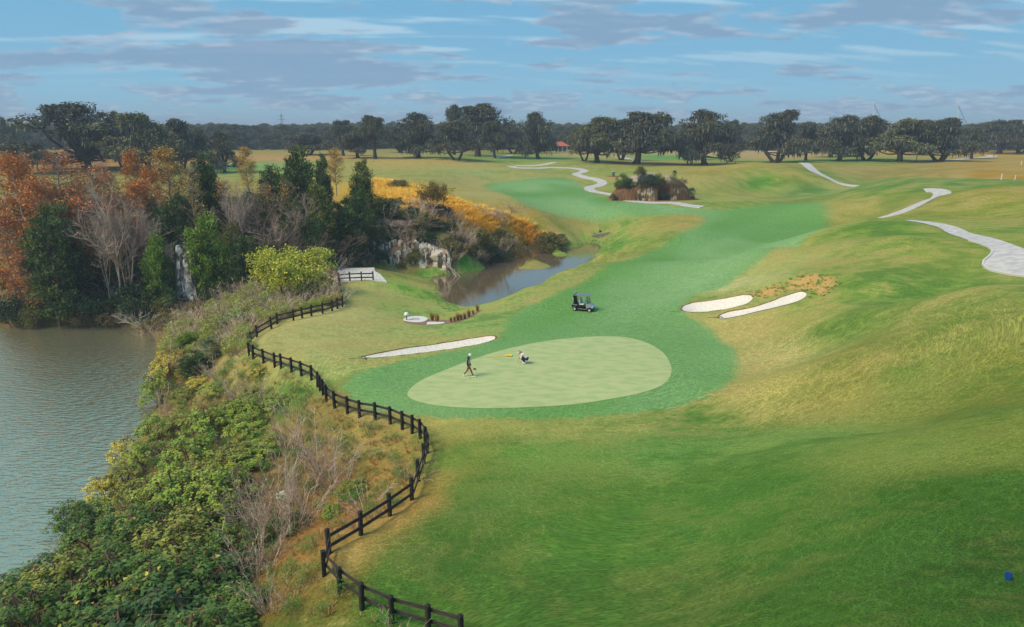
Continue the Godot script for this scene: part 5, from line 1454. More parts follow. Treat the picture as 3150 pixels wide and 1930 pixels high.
func make_bare(sd: int, stems: int, lean: float, col: Color) -> Array:
	var r := rng_of(sd)
	var wood := MB.new()
	for k in stems:
		var a := TAU * k / stems + r.randf() * 0.6
		var d := Vector3(cos(a) * lean, 1.0, sin(a) * lean).normalized()
		grow(wood, r, Vector3(cos(a) * 0.3, -0.4, sin(a) * 0.3), d, r.randf_range(7.0, 9.6), 0.19, 0, col)
	return [wood.mesh()]

# thicket of thin canes. 3.5 m high, 3.5 m wide
func make_canes(sd: int, canes: int, spread: float, thick := 1.0) -> Array:
	var r := rng_of(sd)
	var wood := MB.new()
	for k in canes:
		var a := r.randf() * TAU
		var q := sqrt(r.randf()) * 0.9
		var at := Vector3(cos(a) * q, -0.25, sin(a) * q)
		var d := Vector3(cos(a) * q * spread, 1.0, sin(a) * q * spread).normalized()
		var l := r.randf_range(1.9, 3.7)
		var cc := [tone(206, 180, 158), tone(184, 152, 134), tone(222, 200, 178), tone(172, 142, 126)][r.randi() % 4] as Color
		var pts := PackedVector3Array([at])
		var rads := PackedFloat32Array([0.034 * thick])
		var p := at
		for i in 4:
			d = (d + any_dir(r) * 0.14 + Vector3(cos(a), -0.1, sin(a)) * 0.05).normalized()
			p += d * l / 4.0
			pts.append(p)
			rads.append(0.034 * thick * (1.0 - 0.2 * (i + 1)))
		wood.tube(pts, rads, 3, cc)
		for i in range(1, 5):
			twigs(wood, r, pts[i], d, 2, 0.8, 0.016 * thick, cc, 0.7, 2)
	return [wood.mesh()]

# broad-leaved shrub: arching stems that end in rosettes of large lobed leaves. 4 m high, 5 m wide
func big_leaf(mb: MB, p: Vector3, nn: Vector3, dir: Vector3, size: float, col: Color) -> void:
	var d := (dir - nn * dir.dot(nn)).normalized()
	var s := nn.cross(d)
	var k := nn * size * 0.14
	# heart with two side lobes, drooping at the tip
	var a := p - nn * 0.0
	var l1 := p + d * size * 0.12 + s * size * 0.46 - k
	var l2 := p + d * size * 0.50 + s * size * 0.30 - k * 0.6
	var tip := p + d * size * 1.02 - k * 1.8
	var r1 := p + d * size * 0.12 - s * size * 0.46 - k
	var r2 := p + d * size * 0.50 - s * size * 0.30 - k * 0.6
	mb.quad(a, l1, l2, tip, col)
	mb.quad(a, tip, r2, r1, col)

func make_broadleaf(sd: int, cols: Array, odd: Array) -> Array:
	var r := rng_of(sd)
	var wood := MB.new()
	var crown := MB.new()
	var bark := tone(118, 96, 78)
	var tips: Array = []
	for k in 15:
		var a := k * 2.4 + r.randf_range(-0.3, 0.3)
		var reach := 2.25 * sqrt((k + 0.5) / 15.0)
		var top := Vector3(cos(a) * reach, (3.45 - reach * reach * 0.42) * r.randf_range(0.82, 1.06), sin(a) * reach)
		limb(wood, r, Vector3(cos(a) * 0.2, -0.4, sin(a) * 0.2), top, 0.06, 0.03, 5, 0.1, bark, 5, 0.2)
		for q in 7:
			var b := r.randf() * TAU
			var rr := r.randf_range(0.25, 0.75)
			var tip := top + Vector3(cos(b) * rr, r.randf_range(-0.6, 0.3) - rr * 0.3, sin(b) * rr)
			limb(wood, r, top, tip, 0.025, 0.012, 3, 0.08, bark, 2)
			tips.append(tip)
	for t in tips:
		var out: Vector3 = (t - Vector3(0, 0.8, 0)).normalized()
		var base: Color = cols[r.randi() % cols.size()]
		for k in 23:
			var a := k * 2.4
			var side := Vector3(cos(a), r.randf_range(-0.6, 0.1), sin(a)) + out * 0.3
			var p: Vector3 = t + side * r.randf_range(0.05, 0.26) + Vector3.UP * r.randf_range(-0.32, 0.12)
			var nn := (Vector3.UP * 0.55 + out * 0.6 + any_dir(r) * 0.45).normalized()
			var col := pick(r, odd) if r.randf() < 0.02 else pick(r, cols).lerp(base, 0.6)
			big_leaf(crown, p, nn, side, r.randf_range(0.12, 0.24), col)
	return [wood.mesh(), crown.mesh()]

# low shrub of small leaves with twigs showing. 3 m high, 3.4 m wide
func make_shrub(sd: int, cols: Array, leaves: int) -> Array:
	var r := rng_of(sd)
	var wood := MB.new()
	var crown := MB.new()
	var bark := tone(132, 112, 94)
	for k in 26:
		var a := k * 2.4
		var q := sqrt(r.randf()) * 1.45
		var top := Vector3(cos(a) * q, r.randf_range(1.2, 2.75) * (1.0 - 0.22 * q), sin(a) * q)
		limb(wood, r, Vector3(cos(a) * 0.2, -0.3, sin(a) * 0.2), top, 0.035, 0.012, 3, 0.1, bark, 3)
		twigs(wood, r, top, (top - Vector3(0, 0.4, 0)).normalized(), 7, 0.6, 0.009, bark, 0.7, 2)
		for s in 4:
			clump(crown, r, top + any_dir(r) * 0.34, Vector3(0.42, 0.34, 0.42), leaves, 0.15, 0.40, cols, 0.5, 0.2)
	return [wood.mesh(), crown.mesh()]

# round-crowned small tree on several limbs. 6 m high, 8 m wide
func make_round(sd: int, cols: Array, lift: float, leaves: int) -> Array:
	var r := rng_of(sd)
	var wood := MB.new()
	var crown := MB.new()
	var bark := tone(112, 96, 82)
	for k in 12:
		var a := TAU * k / 12.0 + r.randf_range(-0.2, 0.2)
		var q := r.randf_range(0.6, 2.7)
		var top := Vector3(cos(a) * q, lerpf(r.randf_range(2.2, 4.9) - q * 0.25, 4.4 - q * 0.2, lift), sin(a) * q)
		var path := limb(wood, r, Vector3(cos(a) * 0.15, -0.4, sin(a) * 0.15), top, 0.10, 0.03, 5, 0.12, bark, 5)
		for s in 10:
			var tip := top + any_dir(r) * Vector3(1.15, 0.95, 1.15)
			limb(wood, r, path[4], tip, 0.03, 0.01, 3, 0.08, bark, 3)
			for m in 3:
				clump(crown, r, tip + any_dir(r) * 0.35, Vector3(0.66, 0.42, 0.66), leaves, 0.18, 0.34, cols, 0.5, 0.45)
	return [wood.mesh(), crown.mesh()]

# fan palm. 3 m high, 3 m wide
func make_palm(sd: int, stem: float, cols: Array) -> Array:
	var r := rng_of(sd)
	var wood := MB.new()
	var crown := MB.new()
	wood.tube(PackedVector3Array([Vector3(0, -0.3, 0), Vector3(0.05, stem * 0.5, 0), Vector3(0, stem, 0.05)]), PackedFloat32Array([0.2, 0.16, 0.17]), 7, tone(110, 92, 76))
	for k in 34:
		var a := k * 2.4
		var el := lerpf(1.35, -0.35, k / 33.0)
		var d := Vector3(cos(a) * cos(el), sin(el), sin(a) * cos(el))
		var hub := Vector3(0, stem, 0) + d * r.randf_range(0.6, 0.95)
		wood.bar(Vector3(0, stem, 0), hub, 0.02, 0.012, 3, tone(120, 128, 70), false)
		var s := d.cross(Vector3.UP).normalized()
		var base: Color = cols[r.randi() % cols.size()]
		for b in 15:
			var f := (b / 14.0 - 0.5) * 2.9
			var e := (d * cos(f) + s * sin(f)).normalized()
			var up := s.cross(d).normalized()
			var w := up.cross(e).normalized() * 0.035
			var l := r.randf_range(0.6, 0.85) * (1.0 - 0.12 * absf(f))
			var mid := hub + e * l * 0.6
			crown.tri(hub - w * 0.3, mid + w, mid - w, base)
			crown.tri(mid - w, mid + w, hub + e * l + Vector3.DOWN * l * 0.30, base * r.randf_range(0.85, 1.15))
	return [wood.mesh(), crown.mesh()]

# tuft of arching grass blades. 1 m high
func make_tuft(sd: int, blades: int, cols: Array, lean := 0.5, width := 0.02) -> ArrayMesh:
	var r := rng_of(sd)
	var mb := MB.new()
	for k in blades:
		var a := r.randf() * TAU
		var q := r.randf() * 0.16
		var o := Vector3(cos(a), 0, sin(a))
		var w := Vector3(-sin(a), 0, cos(a)) * width
		var h := r.randf_range(0.55, 1.0)
		var ln := lean * r.randf_range(0.2, 1.0)
		var p := o * q + Vector3.DOWN * 0.05
		var m := o * (q + ln * 0.35) + Vector3.UP * h * 0.62
		var tip := o * (q + ln) + Vector3.UP * h
		var cc := pick(r, cols)
		mb.quad(p - w, p + w, m + w * 0.8, m - w * 0.8, cc)
		mb.tri(m - w * 0.8, m + w * 0.8, tip, cc)
	return mb.mesh()

var stock := {}
func build_stock() -> void:
	var og := [tone(78, 80, 58), tone(92, 92, 66), tone(68, 72, 56), tone(98, 96, 72)]
	var ol := [tone(104, 106, 66), tone(90, 94, 60), tone(118, 116, 74)]
	stock["live_oak"] = []
	for k in 5:
		stock["live_oak"].append([make_oak(100 + k, og, [0.0, 0.15, 0.3, 0.05, 0.25][k], [16, 18, 14, 16, 18][k], [0.72, 0.68, 0.8, 0.66, 0.75][k], [1, 2, 1, 3, 1][k]), [18.0, 17.5]])
	stock["live_oak_olive"] = [[make_oak(120, ol, 0.1, 18, 0.72), [18.0, 17.5]]]
	stock["live_oak_tall"] = [[make_oak(130, og, 0.85, 12, 0.8), [18.5, 16.0]]]
	var au := [tone(200, 128, 52), tone(184, 110, 48), tone(206, 142, 60), tone(168, 100, 52)]
	var ar := [tone(190, 112, 60), tone(198, 126, 62), tone(172, 116, 78)]
	var ay := [tone(208, 154, 60), tone(186, 146, 62), tone(156, 140, 68)]
	stock["autumn_tree"] = [
		[make_autumn(201, au, 15, 0.12), [13.8, 5.0]], [make_autumn(202, ar, 11, 0.4), [13.8, 5.0]],
		[make_autumn(203, ay, 15, 0.1), [13.8, 5.0]], [make_autumn(204, ay, 7, 0.55), [13.8, 5.0]], [make_autumn(205, au, 14, 0.2), [13.8, 5.0]]]
	var cd := [tone(80, 100, 54), tone(66, 88, 50), tone(96, 114, 58), tone(58, 78, 48)]
	var cb := [tone(112, 140, 50), tone(96, 126, 48), tone(128, 152, 58)]
	var cm := [tone(98, 114, 56), tone(82, 98, 50), tone(124, 126, 58)]
	stock["cedar"] = [[make_cedar(301, cd, 1.0), [9.6, 6.6]], [make_cedar(302, cb, 1.0), [9.6, 6.6]], [make_cedar(303, cm, 0.85), [9.6, 5.6]], [make_cedar(304, cd, 0.9), [9.6, 6.0]]]
	var gr := tone(190, 172, 158)
	stock["bare_tree"] = [[make_bare(401, 3, 0.28, gr), [13.0, 8.5]], [make_bare(402, 2, 0.2, tone(146, 126, 112)), [13.0, 7.5]], [make_bare(403, 1, 0.05, tone(172, 152, 138)), [13.0, 7.0]], [make_bare(404, 4, 0.4, tone(132, 112, 98)), [13.0, 9.5]]]
	stock["bare_canes"] = [[make_canes(501, 20, 0.5), [3.3, 4.0]], [make_canes(502, 18, 0.75), [3.3, 4.4]], [make_canes(503, 22, 0.35), [3.4, 3.6]]]
	var bg := [tone(92, 118, 52), tone(76, 104, 50), tone(108, 132, 56), tone(66, 92, 50)]
	var by := [tone(142, 160, 62), tone(122, 148, 60), tone(160, 172, 70), tone(104, 134, 58)]
	var bo := [tone(206, 186, 70), tone(186, 172, 68), tone(160, 160, 64), tone(214, 194, 96)]
	var odd := [tone(176, 148, 58), tone(166, 158, 66), tone(140, 112, 58)]
	stock["broadleaf"] = [[make_broadleaf(601, bg, odd), [3.8, 5.6]], [make_broadleaf(602, by, odd), [3.8, 5.6]], [make_broadleaf(603, bo, odd), [3.8, 5.6]], [make_broadleaf(604, bg, odd), [3.8, 5.6]], [make_broadleaf(605, by, odd), [3.8, 5.6]], [make_broadleaf(606, [tone(70, 98, 58), tone(60, 86, 54), tone(82, 108, 60)], odd), [3.8, 5.6]], [make_broadleaf(607, [tone(128, 136, 60), tone(110, 122, 56), tone(146, 146, 66)], odd), [3.8, 5.6]]]
	stock["leafy_shrub"] = [
		[make_shrub(701, bg, 22), [3.0, 3.6]], [make_shrub(702, [tone(196, 184, 66), tone(170, 170, 64)], 24), [3.0, 3.6]],
		[make_shrub(703, [tone(140, 164, 92), tone(124, 150, 84), tone(160, 176, 96)], 20), [3.0, 3.6]], [make_shrub(704, [tone(164, 170, 90), tone(146, 158, 84), tone(180, 178, 92)], 18), [3.0, 3.6]],
		[make_shrub(705, [tone(50, 74, 46), tone(42, 62, 42), tone(60, 84, 50)], 26), [3.0, 3.6]], [make_shrub(706, [tone(104, 106, 54), tone(88, 96, 50), tone(126, 118, 58)], 24), [3.0, 3.6]],
		[make_shrub(707, [tone(128, 108, 76), tone(112, 96, 64), tone(100, 98, 58)], 12), [3.0, 3.6]], [make_shrub(708, [tone(150, 98, 78), tone(164, 116, 92)], 22), [3.0, 3.6]]]
	stock["round_tree"] = [[make_round(801, [tone(186, 186, 72), tone(166, 174, 66), tone(198, 190, 76), tone(146, 158, 62)], 0.0, 32), [5.8, 7.6]], [make_round(802, [tone(120, 104, 48), tone(100, 92, 44), tone(140, 112, 50)], 1.0, 14), [6.0, 7.4]], [make_round(803, [tone(66, 90, 48), tone(54, 76, 44), tone(80, 102, 54)], 0.2, 26), [5.4, 7.0]], [make_round(804, [tone(106, 112, 58), tone(90, 98, 52), tone(122, 122, 64)], 0.1, 22), [5.4, 7.0]]]
	stock["palmetto"] = [[make_palm(901, 1.0, [tone(96, 116, 82), tone(82, 104, 76), tone(116, 130, 92)]), [2.4, 3.2]], [make_palm(902, 2.6, [tone(84, 108, 62), tone(70, 94, 56)]), [4.0, 3.2]]]

var M := {}
func build_plants() -> void:
	build_stock()
	M["bark"] = leafy(0.95, 0.0)
	M["leaf"] = leafy(0.6, 0.45)
	M["moss"] = leafy(0.95, 0.2)
	var part_names := {"live_oak": ["trunk", "crown", "moss"], "bare_tree": ["branches"], "bare_canes": ["canes"], "palmetto": ["trunk", "fronds"]}
	var cats := {"live_oak": "tree", "autumn_tree": "tree", "cedar": "tree", "bare_tree": "tree", "round_tree": "tree", "bare_canes": "bush", "broadleaf": "shrub", "leafy_shrub": "shrub", "palmetto": "palm"}
	var called := {"live_oak": "oak_tree", "autumn_tree": "autumn_tree", "cedar": "cedar_tree", "bare_tree": "bare_tree", "round_tree": "round_tree", "bare_canes": "cane_bush", "broadleaf": "broadleaf_shrub", "leafy_shrub": "leafy_shrub", "palmetto": "palm"}
	var count := {}
	for r in PLANTS:
		var kind: String = r[0]
		var tn := int(r[6])
		var k: int = count.get(kind, 0)
		count[kind] = k + 1
		var label: String = r[7]
		var pool: Array = stock[kind]
		var mod: Array
		match kind:
			"live_oak":
				if label.begins_with("tall") or label.begins_with("high"):
					mod = stock["live_oak_tall"][0]
				elif tn == 1:
					mod = stock["live_oak_olive"][0]
				else:
					mod = pool[k % pool.size()]
			"autumn_tree":
				mod = pool[4] if tn == 0 and k % 2 == 1 else pool[tn]
			"cedar":
				mod = pool[3] if tn == 0 and k % 2 == 1 else pool[tn]
			"broadleaf":
				mod = pool[2] if tn == 2 else (pool[[0, 3, 5, 0, 3, 6][k % 6]] if tn == 0 else pool[[1, 4, 6][k % 3]])
			"bare_tree", "bare_canes":
				mod = pool[k % pool.size()]
			"palmetto":
				mod = pool[1] if float(r[3]) > 3.2 else pool[0]
			_:
				mod = pool[tn]
		var size: Array = mod[1]
		var x: float = r[1]
		var z: float = r[2]
		var o := thing(called[kind], label, cats[kind], on_ground(x, z), r[5], r[8])
		if r[8] == "":
			o.remove_meta("group") if o.has_meta("group") else null
		var sy: float = r[3] / size[0]
		var sx: float = r[4] / size[1]
		o.scale = Vector3(sx, sy, sx)
		var names: Array = part_names.get(kind, ["trunk", "crown"])
		if kind in ["broadleaf", "leafy_shrub"]:
			names = ["stems", "foliage"]
		for i in mod[0].size():
			show_mesh(names[i], mod[0][i], M["bark"] if i == 0 else (M["moss"] if i == 2 else M["leaf"]), o)

# ------------------------------------------------------------------ fence
func build_fence() -> void:
	var r := rng_of(41)
	var at := on_ground(FENCE[0][0], FENCE[0][1])
	var f := thing("wooden_fence", "long curving black wooden fence with two rails along the lake side", "fence", Vector3.ZERO)
	var wood := StandardMaterial3D.new()
	wood.albedo_texture = grain_texture(91, 256, 0.02, 4, [0.0, 0.5, 0.75, 1.0], [tone(26, 23, 22).linear_to_srgb(), tone(40, 35, 33).linear_to_srgb(), tone(56, 49, 44).linear_to_srgb(), tone(84, 76, 68).linear_to_srgb()])
	wood.uv1_triplanar = true
	wood.uv1_scale = Vector3(1.5, 0.35, 1.5)
	wood.roughness = 0.85
	var rail_wood := wood.duplicate() as StandardMaterial3D
	rail_wood.uv1_scale = Vector3(0.4, 2.0, 2.0)
	rail_wood.albedo_texture = grain_texture(92, 256, 0.02, 4, [0.0, 0.5, 0.75, 1.0], [tone(34, 30, 28).linear_to_srgb(), tone(56, 49, 45).linear_to_srgb(), tone(76, 67, 60).linear_to_srgb(), tone(104, 94, 82).linear_to_srgb()])
	var pm := MB.new()
	# square post with chamfered edges and a beaded cap
	var h := 0.09
	var prof := [[-0.35, h], [1.14, h], [1.17, h * 0.72], [1.20, h * 1.12], [1.235, h * 1.12], [1.29, 0.0]]
	var ring: Array = []
	for p in prof:
		var q: float = p[1]
		var c := q * 0.72
		ring.append([Vector3(q, p[0], c), Vector3(c, p[0], q), Vector3(-c, p[0], q), Vector3(-q, p[0], c), Vector3(-q, p[0], -c), Vector3(-c, p[0], -q), Vector3(c, p[0], -q), Vector3(q, p[0], -c)])
	for i in ring.size() - 1:
		for k in 8:
			pm.quad(ring[i][k], ring[i + 1][k], ring[i + 1][(k + 1) % 8], ring[i][(k + 1) % 8], Color.WHITE)
	var post := pm.mesh()
	var rm := MB.new()
	rm.box(Vector3.ZERO, Vector3(1, 0.17, 0.04), Color.WHITE, Basis(), 0.006)
	var rail := rm.mesh()
	var pos: Array[Vector3] = []
	for q in FENCE:
		pos.append(on_ground(q[0], q[1]))
	for i in pos.size():
		var a := pos[maxi(i - 1, 0)]
		var b := pos[mini(i + 1, pos.size() - 1)]
		var o := show_mesh("post", post, wood, f)
		o.position = pos[i]
		o.rotation = Vector3(r.randf_range(-0.03, 0.03), -atan2(b.z - a.z, b.x - a.x), r.randf_range(-0.03, 0.03))
		o.scale = Vector3(1, r.randf_range(0.96, 1.03), 1)
	for i in pos.size() - 1:
		var a := pos[i]
		var b := pos[i + 1]
		var d := Vector3(b.x - a.x, 0, b.z - a.z)
		var nn := Vector3(-d.z, 0, d.x).normalized()
		for hh in [0.46, 0.98]:
			# rails are nailed to the turf side of the posts
			var p: Vector3 = a + Vector3.UP * (hh + r.randf_range(-0.02, 0.02)) - nn * 0.113
			var q: Vector3 = b + Vector3.UP * (hh + r.randf_range(-0.02, 0.02)) - nn * 0.113
			var x := q - p
			var o := show_mesh("rail", rail, rail_wood, f)
			var bx := x.normalized()
			var bz := bx.cross(Vector3.UP).normalized()
			o.transform = Transform3D(Basis(bx * (x.length() - 0.004), bz.cross(bx), bz), (p + q) * 0.5)

# ------------------------------------------------------------------ rock
func rock_colour(n1: FastNoiseLite, p: Vector3, pale: Color, dark: Color, earth: Color) -> Color:
	var streak := n1.get_noise_3d(p.x * 4.5, p.y * 0.45, p.z * 4.5)
	var spot := n1.get_noise_3d(p.x * 1.3 + 50.0, p.y * 1.3, p.z * 1.3)
	var c := pale.lerp(dark, smoothstep(-0.12, 0.22, streak))
	return c.lerp(earth, smoothstep(0.08, 0.4, spot) * 0.8)

# a broken limestone face from a to b, leaning back into the bank
func rock_face(a: Vector3, b: Vector3, high_a: float, high_b: float, deep: float, sd: int, rough := 0.6, pale := Color.WHITE, dark := Color.BLACK, earth := Color.BROWN, taper := 3) -> MB:
	var nz := noise(sd, 0.35, 4)
	var mb := MB.new()
	var across := b - a
	across.y = 0.0
	var back := Vector3(across.z, 0, -across.x).normalized()
	if back.z > 0.0:
		back = -back
	var nu := maxi(8, int(across.length() / 0.2))
	var nv := maxi(8, int(maxf(high_a, high_b) / 0.3))
	var g: Array[Vector3] = []
	for j in nv + 5:
		for i in nu + 1:
			var t := float(i) / nu
			var s := minf(1.0, float(j) / nv)
			var hh := lerpf(high_a, high_b, t) + 0.8 * nz.get_noise_2d(t * across.length() * 1.2, 77.0)
			if taper & 1:
				hh *= smoothstep(-0.1, 0.3, t)
			if taper & 2:
				hh *= smoothstep(-0.1, 0.3, 1.0 - t)
			var p := a.lerp(b, t) + Vector3.UP * (s * hh - 0.5) + back * (s * deep * 0.35)
			if j > nv:
				p += back * deep * 0.3 * (j - nv) + Vector3.DOWN * 0.1 * (j - nv)
			var w := nz.get_noise_3d(p.x * 1.2, p.y * 1.8, p.z * 1.2)
			var block := floorf(nz.get_noise_3d(p.x * 0.9 + 9.0, p.y * 1.1, p.z * 0.9) * 5.0) / 5.0
			p -= back * (w * rough * 1.3 + block * rough * 0.35)
			g.append(p)
	for j in nv + 4:
		for i in nu:
			var o := j * (nu + 1) + i
			var m := (g[o] + g[o + nu + 2]) * 0.5
			mb.quad(g[o], g[o + nu + 1], g[o + nu + 2], g[o + 1], rock_colour(nz, m, pale, dark, earth))
	return mb

func build_rock() -> void:
	var rm := leafy(0.95, 0.0)
	var pale := tone(206, 198, 184)
	var dark := tone(84, 72, 62)
	var earth := tone(146, 106, 70)
	var p := [Vector3(-24.6, -2.9, -106.8), Vector3(-19.0, -3.5, -106.4), Vector3(-14.5, -3.9, -105.8), Vector3(-9.4, -4.3, -104.4)]
	var cliff := thing("rock_cliff", "pale stained limestone face above the pond, hung with brush", "cliff", Vector3.ZERO)
	for i in 3:
		show_mesh("rock_face", rock_face(p[i] - Vector3(0.5, 0, 0), p[i + 1] + Vector3(0.5, 0, 0), [3.8, 5.0, 5.0][i], [5.0, 5.0, 4.6][i], 2.6, 700 + i, 0.38, pale, dark, earth, [1, 0, 2][i]).mesh(), rm, cliff)
	var c2 := thing("rock_cliff", "tall narrow white rock face above the far end of the lake", "cliff", Vector3.ZERO)
	show_mesh("rock_face", rock_face(Vector3(-46.4, -6.9, -90.4), Vector3(-42.6, -6.7, -90.4), 10.4, 9.4, 2.4, 710, 0.4, tone(200, 195, 188), tone(58, 55, 55), tone(110, 98, 90)).mesh(), rm, c2)
	# loose white stones on the near bank
	for k in 4:
		var q := [[-13.6, -36.4], [-13.2, -36.0], [-43.0, -88.6], [-29.5, -101.5]][k] as Array
		var mb := MB.new()
		var nz := noise(720 + k, 1.6, 3)
		var sph := SphereMesh.new()
		sph.radial_segments = 10
		sph.rings = 6
		var arr := sph.get_mesh_arrays()
		var vs: PackedVector3Array = arr[Mesh.ARRAY_VERTEX]
		var id: PackedInt32Array = arr[Mesh.ARRAY_INDEX]
		var sz := [0.34, 0.22, 0.6, 0.5][k] as float
		for i in range(0, id.size(), 3):
			var t3: Array[Vector3] = []
			for m in 3:
				var v := vs[id[i + m]]
				t3.append(v * Vector3(1.5, 0.8, 1.0) * sz * 2.0 * (1.0 + 0.5 * nz.get_noise_3dv(v * 2.0)))
			if (t3[1] - t3[0]).cross(t3[2] - t3[0]).length() > 1e-7:
				mb.tri(t3[0], t3[2], t3[1], tone(212, 206, 196))
		var o := show_mesh("stone", mb.mesh(), rm)
		tag(o, ["larger pale stone lying among the tan canes", "smaller pale stone beside the larger one among the canes", "pale boulder at the foot of the white rock face", "pale boulder in the thicket hollow"][k], "stone")
		o.position = on_ground(q[0], q[1], sz * 0.35)

# ------------------------------------------------------------------ planted mound beside the winding path
func build_mound() -> void:
	var c := on_ground(AT_MOUND[0], AT_MOUND[1] - 4.2)
	c.y = ground(AT_MOUND[0], AT_MOUND[1])
	var t := thing("rocky_mound", "planted rocky mound with stone faces and a dark hollow beside the winding path", "mound", c)
	var nz := noise(740, 0.5, 4)
	var mb := MB.new()
	var nu := 64
	var nv := 34
	var g: Array[Vector3] = []
	for j in nv + 1:
		for i in nu + 1:
			var x := lerpf(-9.8, 9.6, float(i) / nu)
			var z := lerpf(4.6, -5.0, float(j) / nv)
			var side := maxf(0.0, 1.0 - pow(absf(x / 9.7), 2.6))
			var front := 4.3 * sqrt(side) - (2.4 if x > 0.3 and x < 2.9 else 0.0)
			var e := front - z
			var wall := smoothstep(0.0, 0.7, e) * 2.6 * pow(side, 0.6)
			var slope := clampf(e / 5.5, 0.0, 1.0)
			var back := smoothstep(0.0, 4.5, z + 4.9)
			var h := (wall + slope * 3.6 * pow(side, 0.7)) * back - 0.7 * (1.0 - smoothstep(-0.4, 0.3, e))
			if e < 0.0 or side <= 0.0:
				h = -0.5
			h += 0.35 * nz.get_noise_2d(x, z) * back * side
			g.append(Vector3(x, h, z))
	for j in nv:
		for i in nu:
			var o := j * (nu + 1) + i
			var m := (g[o] + g[o + nu + 2]) * 0.5
			var k := nz.get_noise_3d(m.x * 3.0, m.y * 2.0, m.z * 3.0)
			var top := smoothstep(3.4, 4.6, m.y + k)
			var col := tone(132, 92, 64).lerp(tone(96, 78, 56), clampf(k * 2.0 + 0.4, 0, 1)).lerp(tone(176, 160, 150), top)
			mb.quad(g[o], g[o + nu + 1], g[o + nu + 2], g[o + 1], col)
	show_mesh("earth", mb.mesh(), M["bark"], t)
	var pale := tone(196, 180, 146)
	var dark := tone(92, 76, 58)
	for fc in [[Vector3(-5.4, 0, 4.0), Vector3(0.2, 0, 4.5), 2.6, 2.9], [Vector3(3.0, 0, 4.4), Vector3(7.4, 0, 2.9), 2.9, 2.2]]:
		show_mesh("rock_face", rock_face(fc[0], fc[1], fc[2] + 0.5, fc[3] + 0.5, 1.2, 751 + int(fc[2] * 10), 0.30, pale, dark, tone(130, 96, 60)).mesh(), M["bark"], t)
	# mulch ring at the foot
	var ring := PackedVector2Array()
	for k in 40:
		var a := TAU * k / 40.0
		ring.append(Vector2(c.x + cos(a) * 10.4, c.z - 0.2 + sin(a) * 5.3))
	var mulch := show_mesh("mulch_bed", sheet(ring, 0.8, 0.03).mesh(), paint(tone(150, 96, 66), 1.0))
	setting(mulch, "red-brown mulch round the rocky mound")
	# what grows on it
	var spots := [["leafy_shrub", 0, -7.0, 1.6, 3.6, 3.6, "dark green shrub on the left shoulder of the rocky mound"], ["leafy_shrub", 4, -6.2, 2.4, 3.0, 2.6, "dark shrub low on the left of the rocky mound"], ["leafy_shrub", 5, -3.2, 0.8, 3.4, 3.0, "golden-green upright shrub atop the rocky mound"], ["leafy_shrub", 4, -2.8, 3.4, 2.6, 3.6, "dark green shrub above the left stone face of the mound"], ["leafy_shrub", 4, 0.2, 3.4, 2.8, 3.8, "dark green shrub over the hollow of the rocky mound"], ["leafy_shrub", 4, 2.2, 3.2, 2.4, 3.0, "dark shrub at the right of the hollow"], ["leafy_shrub", 6, 4.0, 3.2, 2.2, 3.4, "brownish shrub above the right stone face"], ["leafy_shrub", 2, 2.2, 0.6, 1.6, 3.0, "pale green shrub near the top of the rocky mound"], ["leafy_shrub", 6, 1.2, -1.0, 2.0, 1.8, "small brown-green shrub on the crest of the mound"], ["leafy_shrub", 2, -5.0, 2.6, 1.6, 1.8, "light green round shrub on the left of the mound"], ["palmetto", 0, 8.2, 2.2, 2.4, 2.6, "blue-green spiky plant at the right foot of the mound"], ["palmetto", 0, 5.0, -1.6, 1.8, 1.6, "small spiky plant on the right crest of the mound"], ["leafy_shrub", 6, 6.2, 1.4, 1.8, 2.6, "brown brush on the right shoulder of the mound"], ["leafy_shrub", 5, -8.0, 0.2, 2.6, 2.6, "olive shrub at the left rear of the mound"], ["leafy_shrub", 6, -4.6, 3.6, 1.6, 2.4, "rusty brush left of the left stone face"], ["leafy_shrub", 6, 0.8, 2.2, 2.0, 2.6, "brown brush inside the hollow of the mound"], ["leafy_shrub", 3, 4.2, 0.8, 1.4, 2.2, "pale shrub right of the mound crest"], ["leafy_shrub", 4, -1.2, 2.2, 2.6, 3.0, "dark shrub at the centre of the mound"], ["leafy_shrub", 5, -9.4, 2.4, 1.8, 1.8, "small olive shrub at the left foot of the mound"], ["leafy_shrub", 4, -5.6, -2.2, 1.6, 1.6, "small dark shrub on the left crest of the mound"]]
	for s in spots:
		var mod: Array = stock[s[0]][s[1]]
		var i := clampi(int((s[2] + 9.8) / 19.4 * nu), 0, nu)
		var j := clampi(int((4.6 - s[3]) / 9.6 * nv), 0, nv)
		var y := maxf(0.0, g[j * (nu + 1) + i].y)
		var o := thing("mound_shrub" if s[0] != "palmetto" else "spiky_plant", s[6], "shrub" if s[0] != "palmetto" else "plant", c + Vector3(s[2], y - 0.05, s[3]), s[2], "plants on the rocky mound")
		o.scale = Vector3(s[5] / mod[1][1], s[4] / mod[1][0], s[5] / mod[1][1])
		for q in mod[0].size():
			show_mesh(["stems", "foliage"][q], mod[0][q], M["bark"] if q == 0 else M["leaf"], o)

